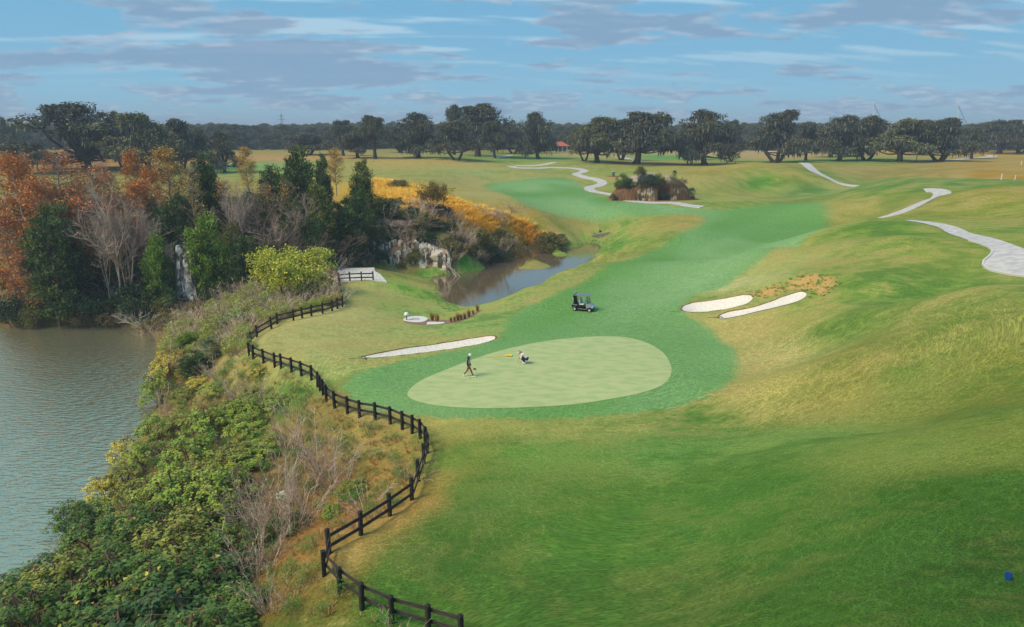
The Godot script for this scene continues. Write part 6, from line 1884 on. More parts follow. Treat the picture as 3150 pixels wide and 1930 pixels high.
# ------------------------------------------------------------------ golf cart
func build_cart() -> void:
	var at := on_ground(AT_CART[0], AT_CART[1])
	var t := thing("golf_cart", "black and silver golf cart with grey roof parked on the fairway", "golf cart", at, -0.42)
	var black := paint(tone(22, 22, 25), 0.35)
	var silver := paint(tone(176, 180, 186), 0.3, 0.4)
	var grey := paint(tone(112, 120, 130), 0.35)
	var seat := paint(tone(206, 204, 200), 0.6)
	var rubber := paint(tone(24, 24, 25), 0.9)
	var rimm := paint(tone(214, 216, 220), 0.3, 0.3)
	# wheels
	for w in [[0.82, 0.50], [0.82, -0.50], [-0.80, 0.50], [-0.80, -0.50]]:
		var tm := MB.new()
		var turn := Basis(Vector3.RIGHT, PI / 2)
		var p := Vector3(w[0], 0.225, w[1])
		tm.lathe(p, [Vector2(0.13, -0.09), Vector2(0.20, -0.10), Vector2(0.225, -0.07), Vector2(0.228, 0.0), Vector2(0.225, 0.07), Vector2(0.20, 0.10), Vector2(0.13, 0.09)], 22, Color.WHITE, turn)
		var tyre := show_mesh("wheel", tm.mesh(), rubber, t)
		var rb := MB.new()
		rb.lathe(p, [Vector2(0.0, -0.075), Vector2(0.05, -0.085), Vector2(0.125, -0.06), Vector2(0.135, -0.09), Vector2(0.135, 0.09), Vector2(0.125, 0.06), Vector2(0.05, 0.085), Vector2(0.0, 0.075)], 18, Color.WHITE, turn)
		show_mesh("rim", rb.mesh(), rimm, tyre)
	# lower body: side outline swept across
	var ch := MB.new()
	side_sweep(ch, [Vector2(-1.12, 0.30), Vector2(-1.15, 0.62), Vector2(-1.02, 0.70), Vector2(-0.52, 0.68), Vector2(-0.40, 0.56), Vector2(-0.30, 0.34), Vector2(0.48, 0.34), Vector2(0.52, 0.30), Vector2(0.50, 0.22), Vector2(-0.50, 0.22), Vector2(-0.56, 0.40), Vector2(-0.70, 0.50), Vector2(-0.92, 0.50), Vector2(-1.04, 0.38)], 1.08)
	show_mesh("body", ch.mesh(), black, t)
	var cw := MB.new()
	side_sweep(cw, [Vector2(0.46, 0.34), Vector2(0.44, 0.84), Vector2(0.56, 0.88), Vector2(0.86, 0.78), Vector2(1.12, 0.58), Vector2(1.18, 0.44), Vector2(1.10, 0.40), Vector2(1.02, 0.48), Vector2(0.82, 0.52), Vector2(0.62, 0.46), Vector2(0.56, 0.34)], 1.06)
	show_mesh("front_cowl", cw.mesh(), silver, t)
	var bm := MB.new()
	bm.box(Vector3(1.10, 0.34, 0), Vector3(0.16, 0.14, 0.92), Color.WHITE, Basis(), 0.04)
	show_mesh("bumper", bm.mesh(), black, t)
	for s in [-1.0, 1.0]:
		var hl := MB.new()
		hl.box(Vector3(1.09, 0.60, 0.36 * s), Vector3(0.12, 0.08, 0.20), Color.WHITE, Basis(Vector3.FORWARD, 0.7), 0.03)
		show_mesh("headlight", hl.mesh(), paint(tone(232, 236, 240), 0.15), t)
		var fd := MB.new()
		fd.box(Vector3(-0.82, 0.66, 0.5 * s), Vector3(0.62, 0.07, 0.16), Color.WHITE, Basis(), 0.03)
		show_mesh("rear_fender", fd.mesh(), grey, t)
		var rk := MB.new()
		rk.box(Vector3(0.02, 0.27, 0.545 * s), Vector3(0.92, 0.07, 0.05), Color.WHITE, Basis(), 0.015)
		show_mesh("side_rail", rk.mesh(), grey, t)
		var rf := MB.new()
		rf.box(Vector3(0.50, 0.44, 0.545 * s), Vector3(0.07, 0.07, 0.02), Color.WHITE, Basis(), 0.006)
		show_mesh("reflector", rf.mesh(), paint(tone(240, 150, 30), 0.3), t)
		var sb := MB.new()
		sb.box(Vector3(-0.34, 1.02, 0.26 * s), Vector3(0.14, 0.46, 0.46), Color.WHITE, Basis(Vector3.FORWARD, -0.2), 0.06)
		show_mesh("seat_back", sb.mesh(), seat, t)
		for pz in [[Vector3(0.62, 0.86, 0.48 * s), Vector3(0.40, 1.74, 0.46 * s)], [Vector3(-0.46, 0.66, 0.50 * s), Vector3(-0.50, 1.74, 0.46 * s)]]:
			var pb := MB.new()
			pb.bar(pz[0], pz[1], 0.026, 0.026, 8)
			show_mesh("pillar", pb.mesh(), black, t)
	var st := MB.new()
	st.box(Vector3(-0.10, 0.74, 0), Vector3(0.52, 0.13, 1.0), Color.WHITE, Basis(), 0.05)
	show_mesh("seat", st.mesh(), seat, t)
	var base := MB.new()
	base.box(Vector3(-0.16, 0.52, 0), Vector3(0.46, 0.32, 0.98), Color.WHITE, Basis(), 0.02)
	show_mesh("seat_base", base.mesh(), black, t)
	var fl := MB.new()
	fl.box(Vector3(0.28, 0.325, 0), Vector3(0.5, 0.03, 1.0))
	show_mesh("floor_mat", fl.mesh(), rubber, t)
	var dash := MB.new()
	dash.box(Vector3(0.44, 0.82, 0), Vector3(0.12, 0.16, 0.98), Color.WHITE, Basis(), 0.04)
	show_mesh("dashboard", dash.mesh(), grey, t)
	var sw := MB.new()
	var sc := Vector3(0.24, 0.98, -0.26)
	var sbs := Basis(Vector3.FORWARD, 0.6)
	var rp := PackedVector3Array()
	var rr := PackedFloat32Array()
	for k in 21:
		rp.append(sc + sbs * Vector3(cos(TAU * k / 20.0) * 0.17, 0, sin(TAU * k / 20.0) * 0.17))
		rr.append(0.016)
	sw.tube(rp, rr, 6, Color.WHITE)
	sw.bar(sc, Vector3(0.42, 0.80, -0.26), 0.02, 0.025, 6)
	sw.bar(sc + sbs * Vector3(0, 0, -0.16), sc + sbs * Vector3(0, 0, 0.16), 0.014, 0.014, 6)
	show_mesh("steering_wheel", sw.mesh(), black, t)
	# roof: shallow dome with rolled rim
	var rf := MB.new()
	var nu := 14
	var nv := 8
	for j in nv + 1:
		for i in nu + 1:
			var u := i / float(nu) * 2.0 - 1.0
			var v := j / float(nv) * 2.0 - 1.0
			var edge := maxf(pow(absf(u), 8.0), pow(absf(v), 8.0))
			rf.v.append(Vector3(-0.08 + u * 0.82 * (1.0 - 0.06 * v * v), 1.80 - 0.05 * u * u - 0.03 * v * v - 0.07 * edge, v * 0.60 * (1.0 - 0.05 * u * u)))
			rf.n.append(Vector3(u * 0.15, 1, v * 0.15).normalized()); rf.c.append(Color.WHITE)
	for j in nv:
		for i in nu:
			var o := j * (nu + 1) + i
			rf.ix.append_array([o, o + 1, o + nu + 1, o + 1, o + nu + 2, o + nu + 1])
	var roof := show_mesh("roof", rf.mesh(), grey, t)
	var ru := MB.new()
	ru.box(Vector3(-0.08, 1.69, 0), Vector3(1.44, 0.03, 1.0), Color.WHITE, Basis(), 0.012)
	show_mesh("roof_frame", ru.mesh(), black, roof)
	# windscreen: tinted pane with a hinge bar
	var gl := StandardMaterial3D.new()
	gl.transparency = BaseMaterial3D.TRANSPARENCY_ALPHA
	gl.albedo_color = Color(0.16, 0.22, 0.20, 0.35)
	gl.roughness = 0.03
	var ws := MB.new()
	ws.box(Vector3(0.52, 1.30, 0), Vector3(0.008, 0.86, 0.90), Color.WHITE, Basis(Vector3.BACK, 0.245))
	var pane := show_mesh("windscreen", ws.mesh(), gl, t)
	var hb := MB.new()
	hb.bar(Vector3(0.53, 1.30, -0.46), Vector3(0.53, 1.30, 0.46), 0.012, 0.012, 6)
	hb.bar(Vector3(0.645, 0.88, -0.48), Vector3(0.645, 0.88, 0.48), 0.018, 0.018, 6)
	show_mesh("hinge_bar", hb.mesh(), silver, pane)
	var bw := MB.new()
	bw.box(Vector3(-0.86, 0.72, 0), Vector3(0.5, 0.05, 0.96), Color.WHITE, Basis(), 0.02)
	bw.bar(Vector3(-0.62, 1.15, -0.46), Vector3(-0.62, 1.15, 0.46), 0.02, 0.02, 6)
	show_mesh("bag_well", bw.mesh(), black, t)
	# golf bags stand in the well
	for s in 2:
		var gp := at + Basis(Vector3.UP, -0.42) * Vector3(-0.90, 0.745, 0.24 - 0.5 * s)
		var b := thing("golf_bag", ["black and white golf bag strapped on the near side of the cart", "black golf bag strapped on the far side of the cart"][s], "golf bag", gp, -0.42)
		var bb := MB.new()
		var lean := Basis(Vector3.FORWARD, -0.12)
		bb.lathe(Vector3.ZERO, [Vector2(0.0, 0.0), Vector2(0.13, 0.0), Vector2(0.14, 0.06), Vector2(0.125, 0.4), Vector2(0.13, 0.78), Vector2(0.145, 0.84), Vector2(0.13, 0.86), Vector2(0.0, 0.80)], 12, Color.WHITE, lean)
		show_mesh("bag", bb.mesh(), black, b)
		var pk := MB.new()
		pk.box(lean * Vector3(-0.10, 0.46, 0.06), Vector3(0.10, 0.42, 0.17), Color.WHITE, lean, 0.04)
		show_mesh("pocket", pk.mesh(), seat if s == 0 else grey, b)
		for k in 7:
			var a := TAU * k / 7.0
			var q := lean * Vector3(cos(a) * 0.08, 0.82, sin(a) * 0.08)
			var q2 := lean * Vector3(cos(a) * 0.11, 1.02 + 0.05 * (k % 3), sin(a) * 0.11)
			var cl := MB.new()
			cl.bar(q, q2, 0.006, 0.006, 4)
			cl.box(q2 + Vector3(0.02, 0.03, 0), Vector3(0.10, 0.07, 0.05), Color.WHITE, Basis(Vector3.UP, a), 0.02)
			show_mesh("club", cl.mesh(), seat if k == 2 or k == 5 else (silver if k % 2 else black), b)

func side_sweep(mb: MB, prof: Array, wide: float) -> void:
	var p := PackedVector2Array(prof)
	var id := Geometry2D.triangulate_polygon(p)
	for s in [-1.0, 1.0]:
		for i in range(0, id.size(), 3):
			var a := Vector3(p[id[i]].x, p[id[i]].y, wide * 0.5 * s)
			var b := Vector3(p[id[i + 1]].x, p[id[i + 1]].y, wide * 0.5 * s)
			var c := Vector3(p[id[i + 2]].x, p[id[i + 2]].y, wide * 0.5 * s)
			if (b - a).cross(c - a).z * s > 0.0:
				mb.tri(a, b, c, Color.WHITE)
			else:
				mb.tri(a, c, b, Color.WHITE)
	var cw := Geometry2D.is_polygon_clockwise(p)
	for i in p.size():
		var a := p[i]
		var b := p[(i + 1) % p.size()]
		if cw:
			var q := a
			a = b
			b = q
		mb.quad(Vector3(a.x, a.y, wide * 0.5), Vector3(a.x, a.y, -wide * 0.5), Vector3(b.x, b.y, -wide * 0.5), Vector3(b.x, b.y, wide * 0.5), Color.WHITE)

# ------------------------------------------------------------------ people
# bones: [from, to, radius, radius, colour]; joined smoothly and meshed as one surface
func body_net(mb: MB, bones: Array, cell: float, k: float) -> void:
	var lo := Vector3.INF
	var hi := -Vector3.INF
	for b in bones:
		var q: float = maxf(b[2], b[3]) + cell * 3.0
		lo = lo.min((b[0] as Vector3).min(b[1]) - Vector3.ONE * q)
		hi = hi.max((b[0] as Vector3).max(b[1]) + Vector3.ONE * q)
	var nx := int((hi.x - lo.x) / cell) + 2
	var ny := int((hi.y - lo.y) / cell) + 2
	var nz := int((hi.z - lo.z) / cell) + 2
	var fld := PackedFloat32Array()
	fld.resize(nx * ny * nz)
	fld.fill(1.0)
	var who := PackedByteArray()
	who.resize(nx * ny * nz)
	var best := PackedFloat32Array()
	best.resize(nx * ny * nz)
	best.fill(9.0)
	for bi in bones.size():
		var b: Array = bones[bi]
		var pa: Vector3 = b[0]
		var pb: Vector3 = b[1]
		var ra: float = b[2]
		var rb: float = b[3]
		var q := maxf(ra, rb) + cell * 2.5 + k
		var l := (pa.min(pb) - Vector3.ONE * q - lo) / cell
		var h := (pa.max(pb) + Vector3.ONE * q - lo) / cell
		var ab := pb - pa
		var ll := ab.length_squared() + 1e-9
		for z in range(maxi(0, int(l.z)), mini(nz - 1, int(h.z) + 1) + 1):
			for y in range(maxi(0, int(l.y)), mini(ny - 1, int(h.y) + 1) + 1):
				for x in range(maxi(0, int(l.x)), mini(nx - 1, int(h.x) + 1) + 1):
					var p := lo + Vector3(x, y, z) * cell
					var t := clampf((p - pa).dot(ab) / ll, 0, 1)
					var d := p.distance_to(pa + ab * t) - lerpf(ra, rb, t)
					var o := (z * ny + y) * nx + x
					var e := fld[o]
					var m := maxf(k - absf(d - e), 0.0) / k
					fld[o] = minf(d, e) - m * m * k * 0.25
					if d < best[o]:
						best[o] = d
						who[o] = bi
	var ids := PackedInt32Array()
	ids.resize(nx * ny * nz)
	ids.fill(-1)
	var base := mb.v.size()
	for z in nz - 1:
		for y in ny - 1:
			for x in nx - 1:
				var o := (z * ny + y) * nx + x
				var neg := 0
				var s := Vector3.ZERO
				var cnt := 0
				var val: Array[float] = []
				for c in 8:
					var f := fld[o + (c & 1) + ((c >> 1) & 1) * nx + (c >> 2) * nx * ny]
					val.append(f)
					if f < 0.0:
						neg += 1
				if neg == 0 or neg == 8:
					continue
				for e in [[0, 1], [2, 3], [4, 5], [6, 7], [0, 2], [1, 3], [4, 6], [5, 7], [0, 4], [1, 5], [2, 6], [3, 7]]:
					var f0: float = val[e[0]]
					var f1: float = val[e[1]]
					if (f0 < 0.0) != (f1 < 0.0):
						var t := f0 / (f0 - f1)
						var c0 := Vector3(e[0] & 1, (e[0] >> 1) & 1, e[0] >> 2)
						var c1 := Vector3(e[1] & 1, (e[1] >> 1) & 1, e[1] >> 2)
						s += c0.lerp(c1, t)
						cnt += 1
				ids[o] = mb.v.size()
				mb.v.append(lo + (Vector3(x, y, z) + s / cnt) * cell)
				mb.n.append(Vector3(val[1] - val[0] + val[3] - val[2] + val[5] - val[4] + val[7] - val[6], val[2] - val[0] + val[3] - val[1] + val[6] - val[4] + val[7] - val[5], val[4] - val[0] + val[5] - val[1] + val[6] - val[2] + val[7] - val[3]).normalized())
				mb.c.append(bones[who[o]][4])
	var step := [1, nx, nx * ny]
	for z in range(1, nz - 1):
		for y in range(1, ny - 1):
			for x in range(1, nx - 1):
				var o := (z * ny + y) * nx + x
				for ax in 3:
					var f0 := fld[o]
					var f1 := fld[o + step[ax]]
					if (f0 < 0.0) == (f1 < 0.0):
						continue
					var u: int = step[(ax + 1) % 3]
					var w: int = step[(ax + 2) % 3]
					var a := ids[o]
					var b := ids[o - u]
					var c := ids[o - u - w]
					var d := ids[o - w]
					if a < 0 or b < 0 or c < 0 or d < 0:
						continue
					if f0 < 0.0:
						mb.ix.append_array([a, c, b, a, d, c])
					else:
						mb.ix.append_array([a, b, c, a, c, d])
	assert(base >= 0)

func hand_bones(wrist: Vector3, dir: Vector3, palm: Vector3, side: float, curl: float, col: Color) -> Array:
	# palm, then five fingers; thumb leaves the side near the wrist
	var d := dir.normalized()
	var nn := (palm - d * palm.dot(d)).normalized()
	var s := d.cross(nn) * side
	var b: Array = []
	var heel := wrist + d * 0.02
	for q in [-0.026, 0.0, 0.026]:
		b.append([heel + s * q * 0.7, heel + d * 0.075 + s * q, 0.016, 0.014, col])
	var lens := [0.072, 0.080, 0.075, 0.058]
	for k in 4:
		var root := heel + d * 0.078 + s * (0.031 - 0.0205 * k)
		var m: Vector3 = root + (d * cos(curl) + nn * sin(curl)).normalized() * lens[k] * 0.5
		var e: Vector3 = m + (d * cos(curl * 2.0) + nn * sin(curl * 2.0)).normalized() * lens[k] * 0.5
		b.append([root, m, 0.009, 0.0085, col])
		b.append([m, e, 0.0085, 0.007, col])
	var th := heel + d * 0.015 + s * 0.026
	var t1 := th + (s * 0.7 + d * 0.7 + nn * 0.25).normalized() * 0.04
	b.append([th, t1, 0.012, 0.010, col])
	b.append([t1, t1 + (d * 0.85 + nn * 0.5).normalized() * 0.032, 0.010, 0.008, col])
	return b

func head_bones(c: Vector3, look: Vector3, skin: Color, hair: Color) -> Array:
	var f := look.normalized()
	var s := f.cross(Vector3.UP).normalized()
	var u := s.cross(f).normalized()
	var dark := tone(40, 30, 26)
	var lip := tone(160, 92, 80)
	return [
		[c + u * 0.035 - f * 0.02, c + u * 0.03 + f * 0.012, 0.088, 0.084, skin], [c - u * 0.03 + f * 0.02, c - u * 0.075 + f * 0.045, 0.066, 0.036, skin],
		[c + f * 0.092 + u * 0.0, c + f * 0.112 - u * 0.028, 0.008, 0.013, skin],
		[c + s * 0.086 - u * 0.01, c + s * 0.09 + u * 0.022, 0.010, 0.013, skin], [c - s * 0.086 - u * 0.01, c - s * 0.09 + u * 0.022, 0.010, 0.013, skin],
		[c + f * 0.086 + s * 0.03 + u * 0.012, c + f * 0.086 + s * 0.036 + u * 0.012, 0.010, 0.009, dark], [c + f * 0.086 - s * 0.03 + u * 0.012, c + f * 0.086 - s * 0.036 + u * 0.012, 0.010, 0.009, dark],
		[c + f * 0.088 - u * 0.055 + s * 0.018, c + f * 0.088 - u * 0.055 - s * 0.018, 0.007, 0.007, lip],
		[c + u * 0.06 - f * 0.04, c + u * 0.01 - f * 0.062, 0.078, 0.062, hair]]

func build_people() -> void:
	var cloth := StandardMaterial3D.new()
	cloth.vertex_color_use_as_albedo = true
	cloth.roughness = 0.85
	var skin := tone(206, 148, 112)
	var navy := tone(38, 44, 72)
	var vest := tone(176, 176, 170)
	var brown := tone(142, 84, 54)
	var white := tone(238, 236, 232)
	# walking golfer, looking down at the turf
	var at := on_ground(AT_WALKER[0], AT_WALKER[1], 0.035)
	var t := thing("person", "person in navy hood, grey vest, brown trousers and white cap walking with a putter", "person", at, -0.12)
	var b: Array = []
	for s in [[0.09, 0.20, 0.34], [-0.09, -0.10, -0.36]]:
		var z: float = s[0]
		var hip := Vector3(0, 0.93, z)
		var knee := Vector3(s[1], 0.50 if s[1] > 0.0 else 0.48, z)
		var ank := Vector3(s[2], 0.10 if s[1] > 0.0 else 0.13, z)
		b.append([hip, knee, 0.095, 0.066, brown])
		b.append([knee, ank + Vector3(0, 0.03, 0), 0.066, 0.048, brown])
		var toe := ank + (Vector3(0.17, -0.045, 0.0) if s[1] > 0.0 else Vector3(0.15, -0.09, 0.0))
		b.append([ank + Vector3(-0.05, -0.055, 0), ank + Vector3(0.02, -0.02, 0), 0.042, 0.05, white])
		b.append([ank + Vector3(0, -0.045, 0), toe, 0.046, 0.036, white])
	b.append([Vector3(0, 0.96, -0.07), Vector3(0, 0.96, 0.07), 0.118, 0.118, brown])
	b.append([Vector3(0.0, 1.08, 0), Vector3(0.01, 1.30, 0), 0.125, 0.14, vest])
	b.append([Vector3(0.01, 1.34, -0.08), Vector3(0.01, 1.34, 0.08), 0.125, 0.125, vest])
	b.append([Vector3(0.02, 1.44, -0.13), Vector3(0.02, 1.44, 0.13), 0.07, 0.07, navy])
	b.append([Vector3(-0.03, 1.48, 0), Vector3(0.03, 1.54, 0), 0.085, 0.072, navy])
	b.append([Vector3(0.05, 1.52, 0), Vector3(0.09, 1.58, 0), 0.056, 0.056, skin])
	b.append([Vector3(0.0, 1.43, 0.19), Vector3(-0.06, 1.14, 0.225), 0.062, 0.05, navy])
	b.append([Vector3(-0.06, 1.14, 0.225), Vector3(-0.02, 0.90, 0.235), 0.05, 0.037, navy])
	b.append([Vector3(0.0, 1.43, -0.19), Vector3(0.02, 1.14, -0.225), 0.062, 0.05, navy])
	b.append([Vector3(0.02, 1.14, -0.225), Vector3(0.10, 0.92, -0.22), 0.05, 0.037, navy])
	var mb := MB.new()
	body_net(mb, b, 0.016, 0.035)
	body_net(mb, head_bones(Vector3(0.135, 1.655, 0), Vector3(0.8, -0.55, 0), skin, tone(60, 44, 34)), 0.008, 0.012)
	body_net(mb, hand_bones(Vector3(-0.02, 0.895, 0.235), Vector3(0.06, -1, 0.0), Vector3(0.3, 0, -1), 1.0, 1.0, skin), 0.005, 0.008)
	body_net(mb, hand_bones(Vector3(0.10, 0.915, -0.22), Vector3(0.25, -1, 0.0), Vector3(0.2, 0, 1), -1.0, 0.5, skin), 0.005, 0.008)
	show_mesh("body", mb.mesh(), cloth, t)
	var cp := MB.new()
	var cb := Basis(Vector3.FORWARD, 0.62)
	var cc := Vector3(0.115, 1.69, 0)
	cp.lathe(cc, [Vector2(0.120, -0.02), Vector2(0.121, 0.03), Vector2(0.108, 0.085), Vector2(0.07, 0.115), Vector2(0.0, 0.126)], 16, Color.WHITE, cb)
	for k in 8:
		var a0 := lerpf(-1.1, 1.1, k / 8.0)
		var a1 := lerpf(-1.1, 1.1, (k + 1) / 8.0)
		var w0 := 0.10 + 0.085 * cos(a0 * 1.3)
		var w1 := 0.10 + 0.085 * cos(a1 * 1.3)
		for yy in [0.0, 0.012]:
			cp.quad(cc + cb * Vector3(cos(a0) * 0.10, yy, sin(a0) * 0.10), cc + cb * Vector3(cos(a0) * w0, yy - 0.015, sin(a0) * w0), cc + cb * Vector3(cos(a1) * w1, yy - 0.015, sin(a1) * w1), cc + cb * Vector3(cos(a1) * 0.10, yy, sin(a1) * 0.10), Color.WHITE)
	show_mesh("cap", cp.mesh(), paint(white, 0.8), t)
	var pt := thing("putter", "steel putter hanging from the walking person's hand", "golf club", at + Basis(Vector3.UP, -0.12) * Vector3(-0.005, 0.815, 0.235), -0.12)
	var ps := MB.new()
	ps.bar(Vector3(-0.03, 0.12, 0), Vector3(0.16, -0.78, 0.06), 0.011, 0.011, 6)
	show_mesh("shaft", ps.mesh(), paint(tone(206, 208, 212), 0.25, 0.5), pt)
	var gr := MB.new()
	gr.bar(Vector3(-0.035, 0.14, 0), Vector3(0.02, -0.12, 0.015), 0.017, 0.015, 8)
	show_mesh("grip", gr.mesh(), paint(tone(34, 34, 36), 0.8), pt)
	var hd := MB.new()
	hd.box(Vector3(0.175, -0.79, 0.09), Vector3(0.04, 0.028, 0.12), Color.WHITE, Basis(), 0.008)
	show_mesh("club_head", hd.mesh(), paint(tone(90, 92, 96), 0.3, 0.6), pt)
	# a dark club cover lies on the turf behind the walker
	var cvp := on_ground(AT_WALKER[0] + 0.35, AT_WALKER[1] - 1.5, 0.05)
	var cv := MB.new()
	cv.tube(PackedVector3Array([Vector3(-0.12, 0.02, 0), Vector3(-0.05, 0.045, 0), Vector3(0.08, 0.05, 0), Vector3(0.13, 0.03, 0)]), PackedFloat32Array([0.02, 0.05, 0.055, 0.015]), 9, Color.WHITE, true)
	var cvo := show_mesh("club_cover", cv.mesh(), paint(tone(30, 32, 38), 0.8))
	tag(cvo, "small black club cover lying on the green behind the walking person", "club cover")
	cvo.position = cvp
	# crouching golfer reaching down to the ball
	var shirt := tone(238, 222, 212)
	var ap := on_ground(AT_CROUCHER[0], AT_CROUCHER[1], 0.035)
	var c := thing("person", "person in pale shirt, navy trousers and white shoes crouching to place a ball", "person", ap, PI - 0.1)
	b = []
	for z in [0.10, -0.10]:
		var hip := Vector3(-0.20, 0.36, z)
		var knee := Vector3(0.22, 0.44, z * 1.5)
		var ank := Vector3(-0.02, 0.10, z * 1.2)
		b.append([hip, knee, 0.098, 0.068, navy])
		b.append([knee, ank + Vector3(0, 0.04, 0), 0.064, 0.046, navy])
		b.append([ank + Vector3(-0.05, -0.045, 0), ank + Vector3(0.0, -0.01, 0), 0.044, 0.05, white])
		b.append([ank + Vector3(0, -0.045, 0), ank + Vector3(0.17, -0.058, 0), 0.046, 0.036, white])
	b.append([Vector3(-0.22, 0.42, -0.06), Vector3(-0.22, 0.42, 0.06), 0.12, 0.12, navy])
	b.append([Vector3(-0.15, 0.52, 0), Vector3(0.06, 0.68, 0), 0.125, 0.135, shirt])
	b.append([Vector3(0.12, 0.73, -0.07), Vector3(0.12, 0.73, 0.07), 0.12, 0.12, shirt])
	b.append([Vector3(0.2, 0.77, -0.13), Vector3(0.2, 0.77, 0.13), 0.066, 0.066, shirt])
	b.append([Vector3(0.24, 0.80, 0), Vector3(0.34, 0.85, 0), 0.055, 0.054, skin])
	b.append([Vector3(0.22, 0.74, 0.19), Vector3(0.34, 0.46, 0.21), 0.058, 0.046, shirt])
	b.append([Vector3(0.34, 0.46, 0.21), Vector3(0.50, 0.21, 0.17), 0.043, 0.032, skin])
	b.append([Vector3(0.22, 0.74, -0.19), Vector3(0.24, 0.52, -0.27), 0.058, 0.046, shirt])
	b.append([Vector3(0.24, 0.52, -0.27), Vector3(0.33, 0.56, -0.12), 0.043, 0.032, skin])
	mb = MB.new()
	body_net(mb, b, 0.016, 0.035)
	body_net(mb, head_bones(Vector3(0.405, 0.90, 0), Vector3(0.8, -0.5, 0), skin, tone(112, 62, 40)), 0.008, 0.012)
	body_net(mb, hand_bones(Vector3(0.50, 0.215, 0.17), Vector3(0.55, -0.85, -0.1), Vector3(0.5, -0.3, -0.4), 1.0, 0.5, skin), 0.005, 0.008)
	body_net(mb, hand_bones(Vector3(0.33, 0.56, -0.12), Vector3(0.7, -0.2, 0.8), Vector3(0, -1, 0.2), -1.0, 0.6, skin), 0.005, 0.008)
	show_mesh("body", mb.mesh(), cloth, c)
	var hb := MB.new()
	var vb := Basis(Vector3.FORWARD, 0.45)
	var vc := Vector3(0.40, 0.94, 0)
	hb.lathe(vc, [Vector2(0.098, -0.012), Vector2(0.104, 0.0), Vector2(0.098, 0.035)], 16, Color.WHITE, vb)
	for k in 8:
		var a0 := lerpf(-1.1, 1.1, k / 8.0)
		var a1 := lerpf(-1.1, 1.1, (k + 1) / 8.0)
		var w0 := 0.10 + 0.08 * cos(a0 * 1.3)
		var w1 := 0.10 + 0.08 * cos(a1 * 1.3)
		hb.quad(vc + vb * Vector3(cos(a0) * 0.10, 0, sin(a0) * 0.10), vc + vb * Vector3(cos(a0) * w0, -0.015, sin(a0) * w0), vc + vb * Vector3(cos(a1) * w1, -0.015, sin(a1) * w1), vc + vb * Vector3(cos(a1) * 0.10, 0, sin(a1) * 0.10), Color.WHITE)
	show_mesh("visor", hb.mesh(), paint(white, 0.8), c)
	var pony := MB.new()
	pony.tube(PackedVector3Array([Vector3(0.30, 0.95, 0.0), Vector3(0.24, 0.96, 0.02), Vector3(0.22, 0.88, 0.05), Vector3(0.25, 0.80, 0.10)]), PackedFloat32Array([0.025, 0.035, 0.032, 0.012]), 8, Color.WHITE, true)
	show_mesh("hair", pony.mesh(), paint(tone(120, 64, 40), 0.6), c)
	# ball by the hand
	var sp := SphereMesh.new()
	sp.radius = 0.0215
	sp.height = 0.043
	sp.radial_segments = 16
	sp.rings = 8
	var q := ap + Basis(Vector3.UP, PI - 0.1) * Vector3(0.66, 0, 0.12)
	var ball := show_mesh("golf_ball", sp, paint(white, 0.3))
	tag(ball, "white golf ball under the crouching person's hand", "ball")
	ball.position = on_ground(q.x, q.z, 0.035 + 0.0215)

func slab(p: PackedVector2Array, top: float, thick: float) -> MB:
	var mb := MB.new()
	var id := Geometry2D.triangulate_polygon(p)
	for i in range(0, id.size(), 3):
		var a := Vector3(p[id[i]].x, top, p[id[i]].y)
		var b := Vector3(p[id[i + 1]].x, top, p[id[i + 1]].y)
		var c := Vector3(p[id[i + 2]].x, top, p[id[i + 2]].y)
		if (b - a).cross(c - a).y > 0.0:
			mb.tri(a, b, c, Color.WHITE)
		else:
			mb.tri(a, c, b, Color.WHITE)
	for i in p.size():
		var a := p[i]
		var b := p[(i + 1) % p.size()]
		mb.quad(Vector3(a.x, top, a.y), Vector3(b.x, top, b.y), Vector3(b.x, top - thick, b.y), Vector3(a.x, top - thick, a.y), Color.WHITE)
	for v in mb.v:
		mb.t.append(Vector2(v.x, v.z))
	return mb

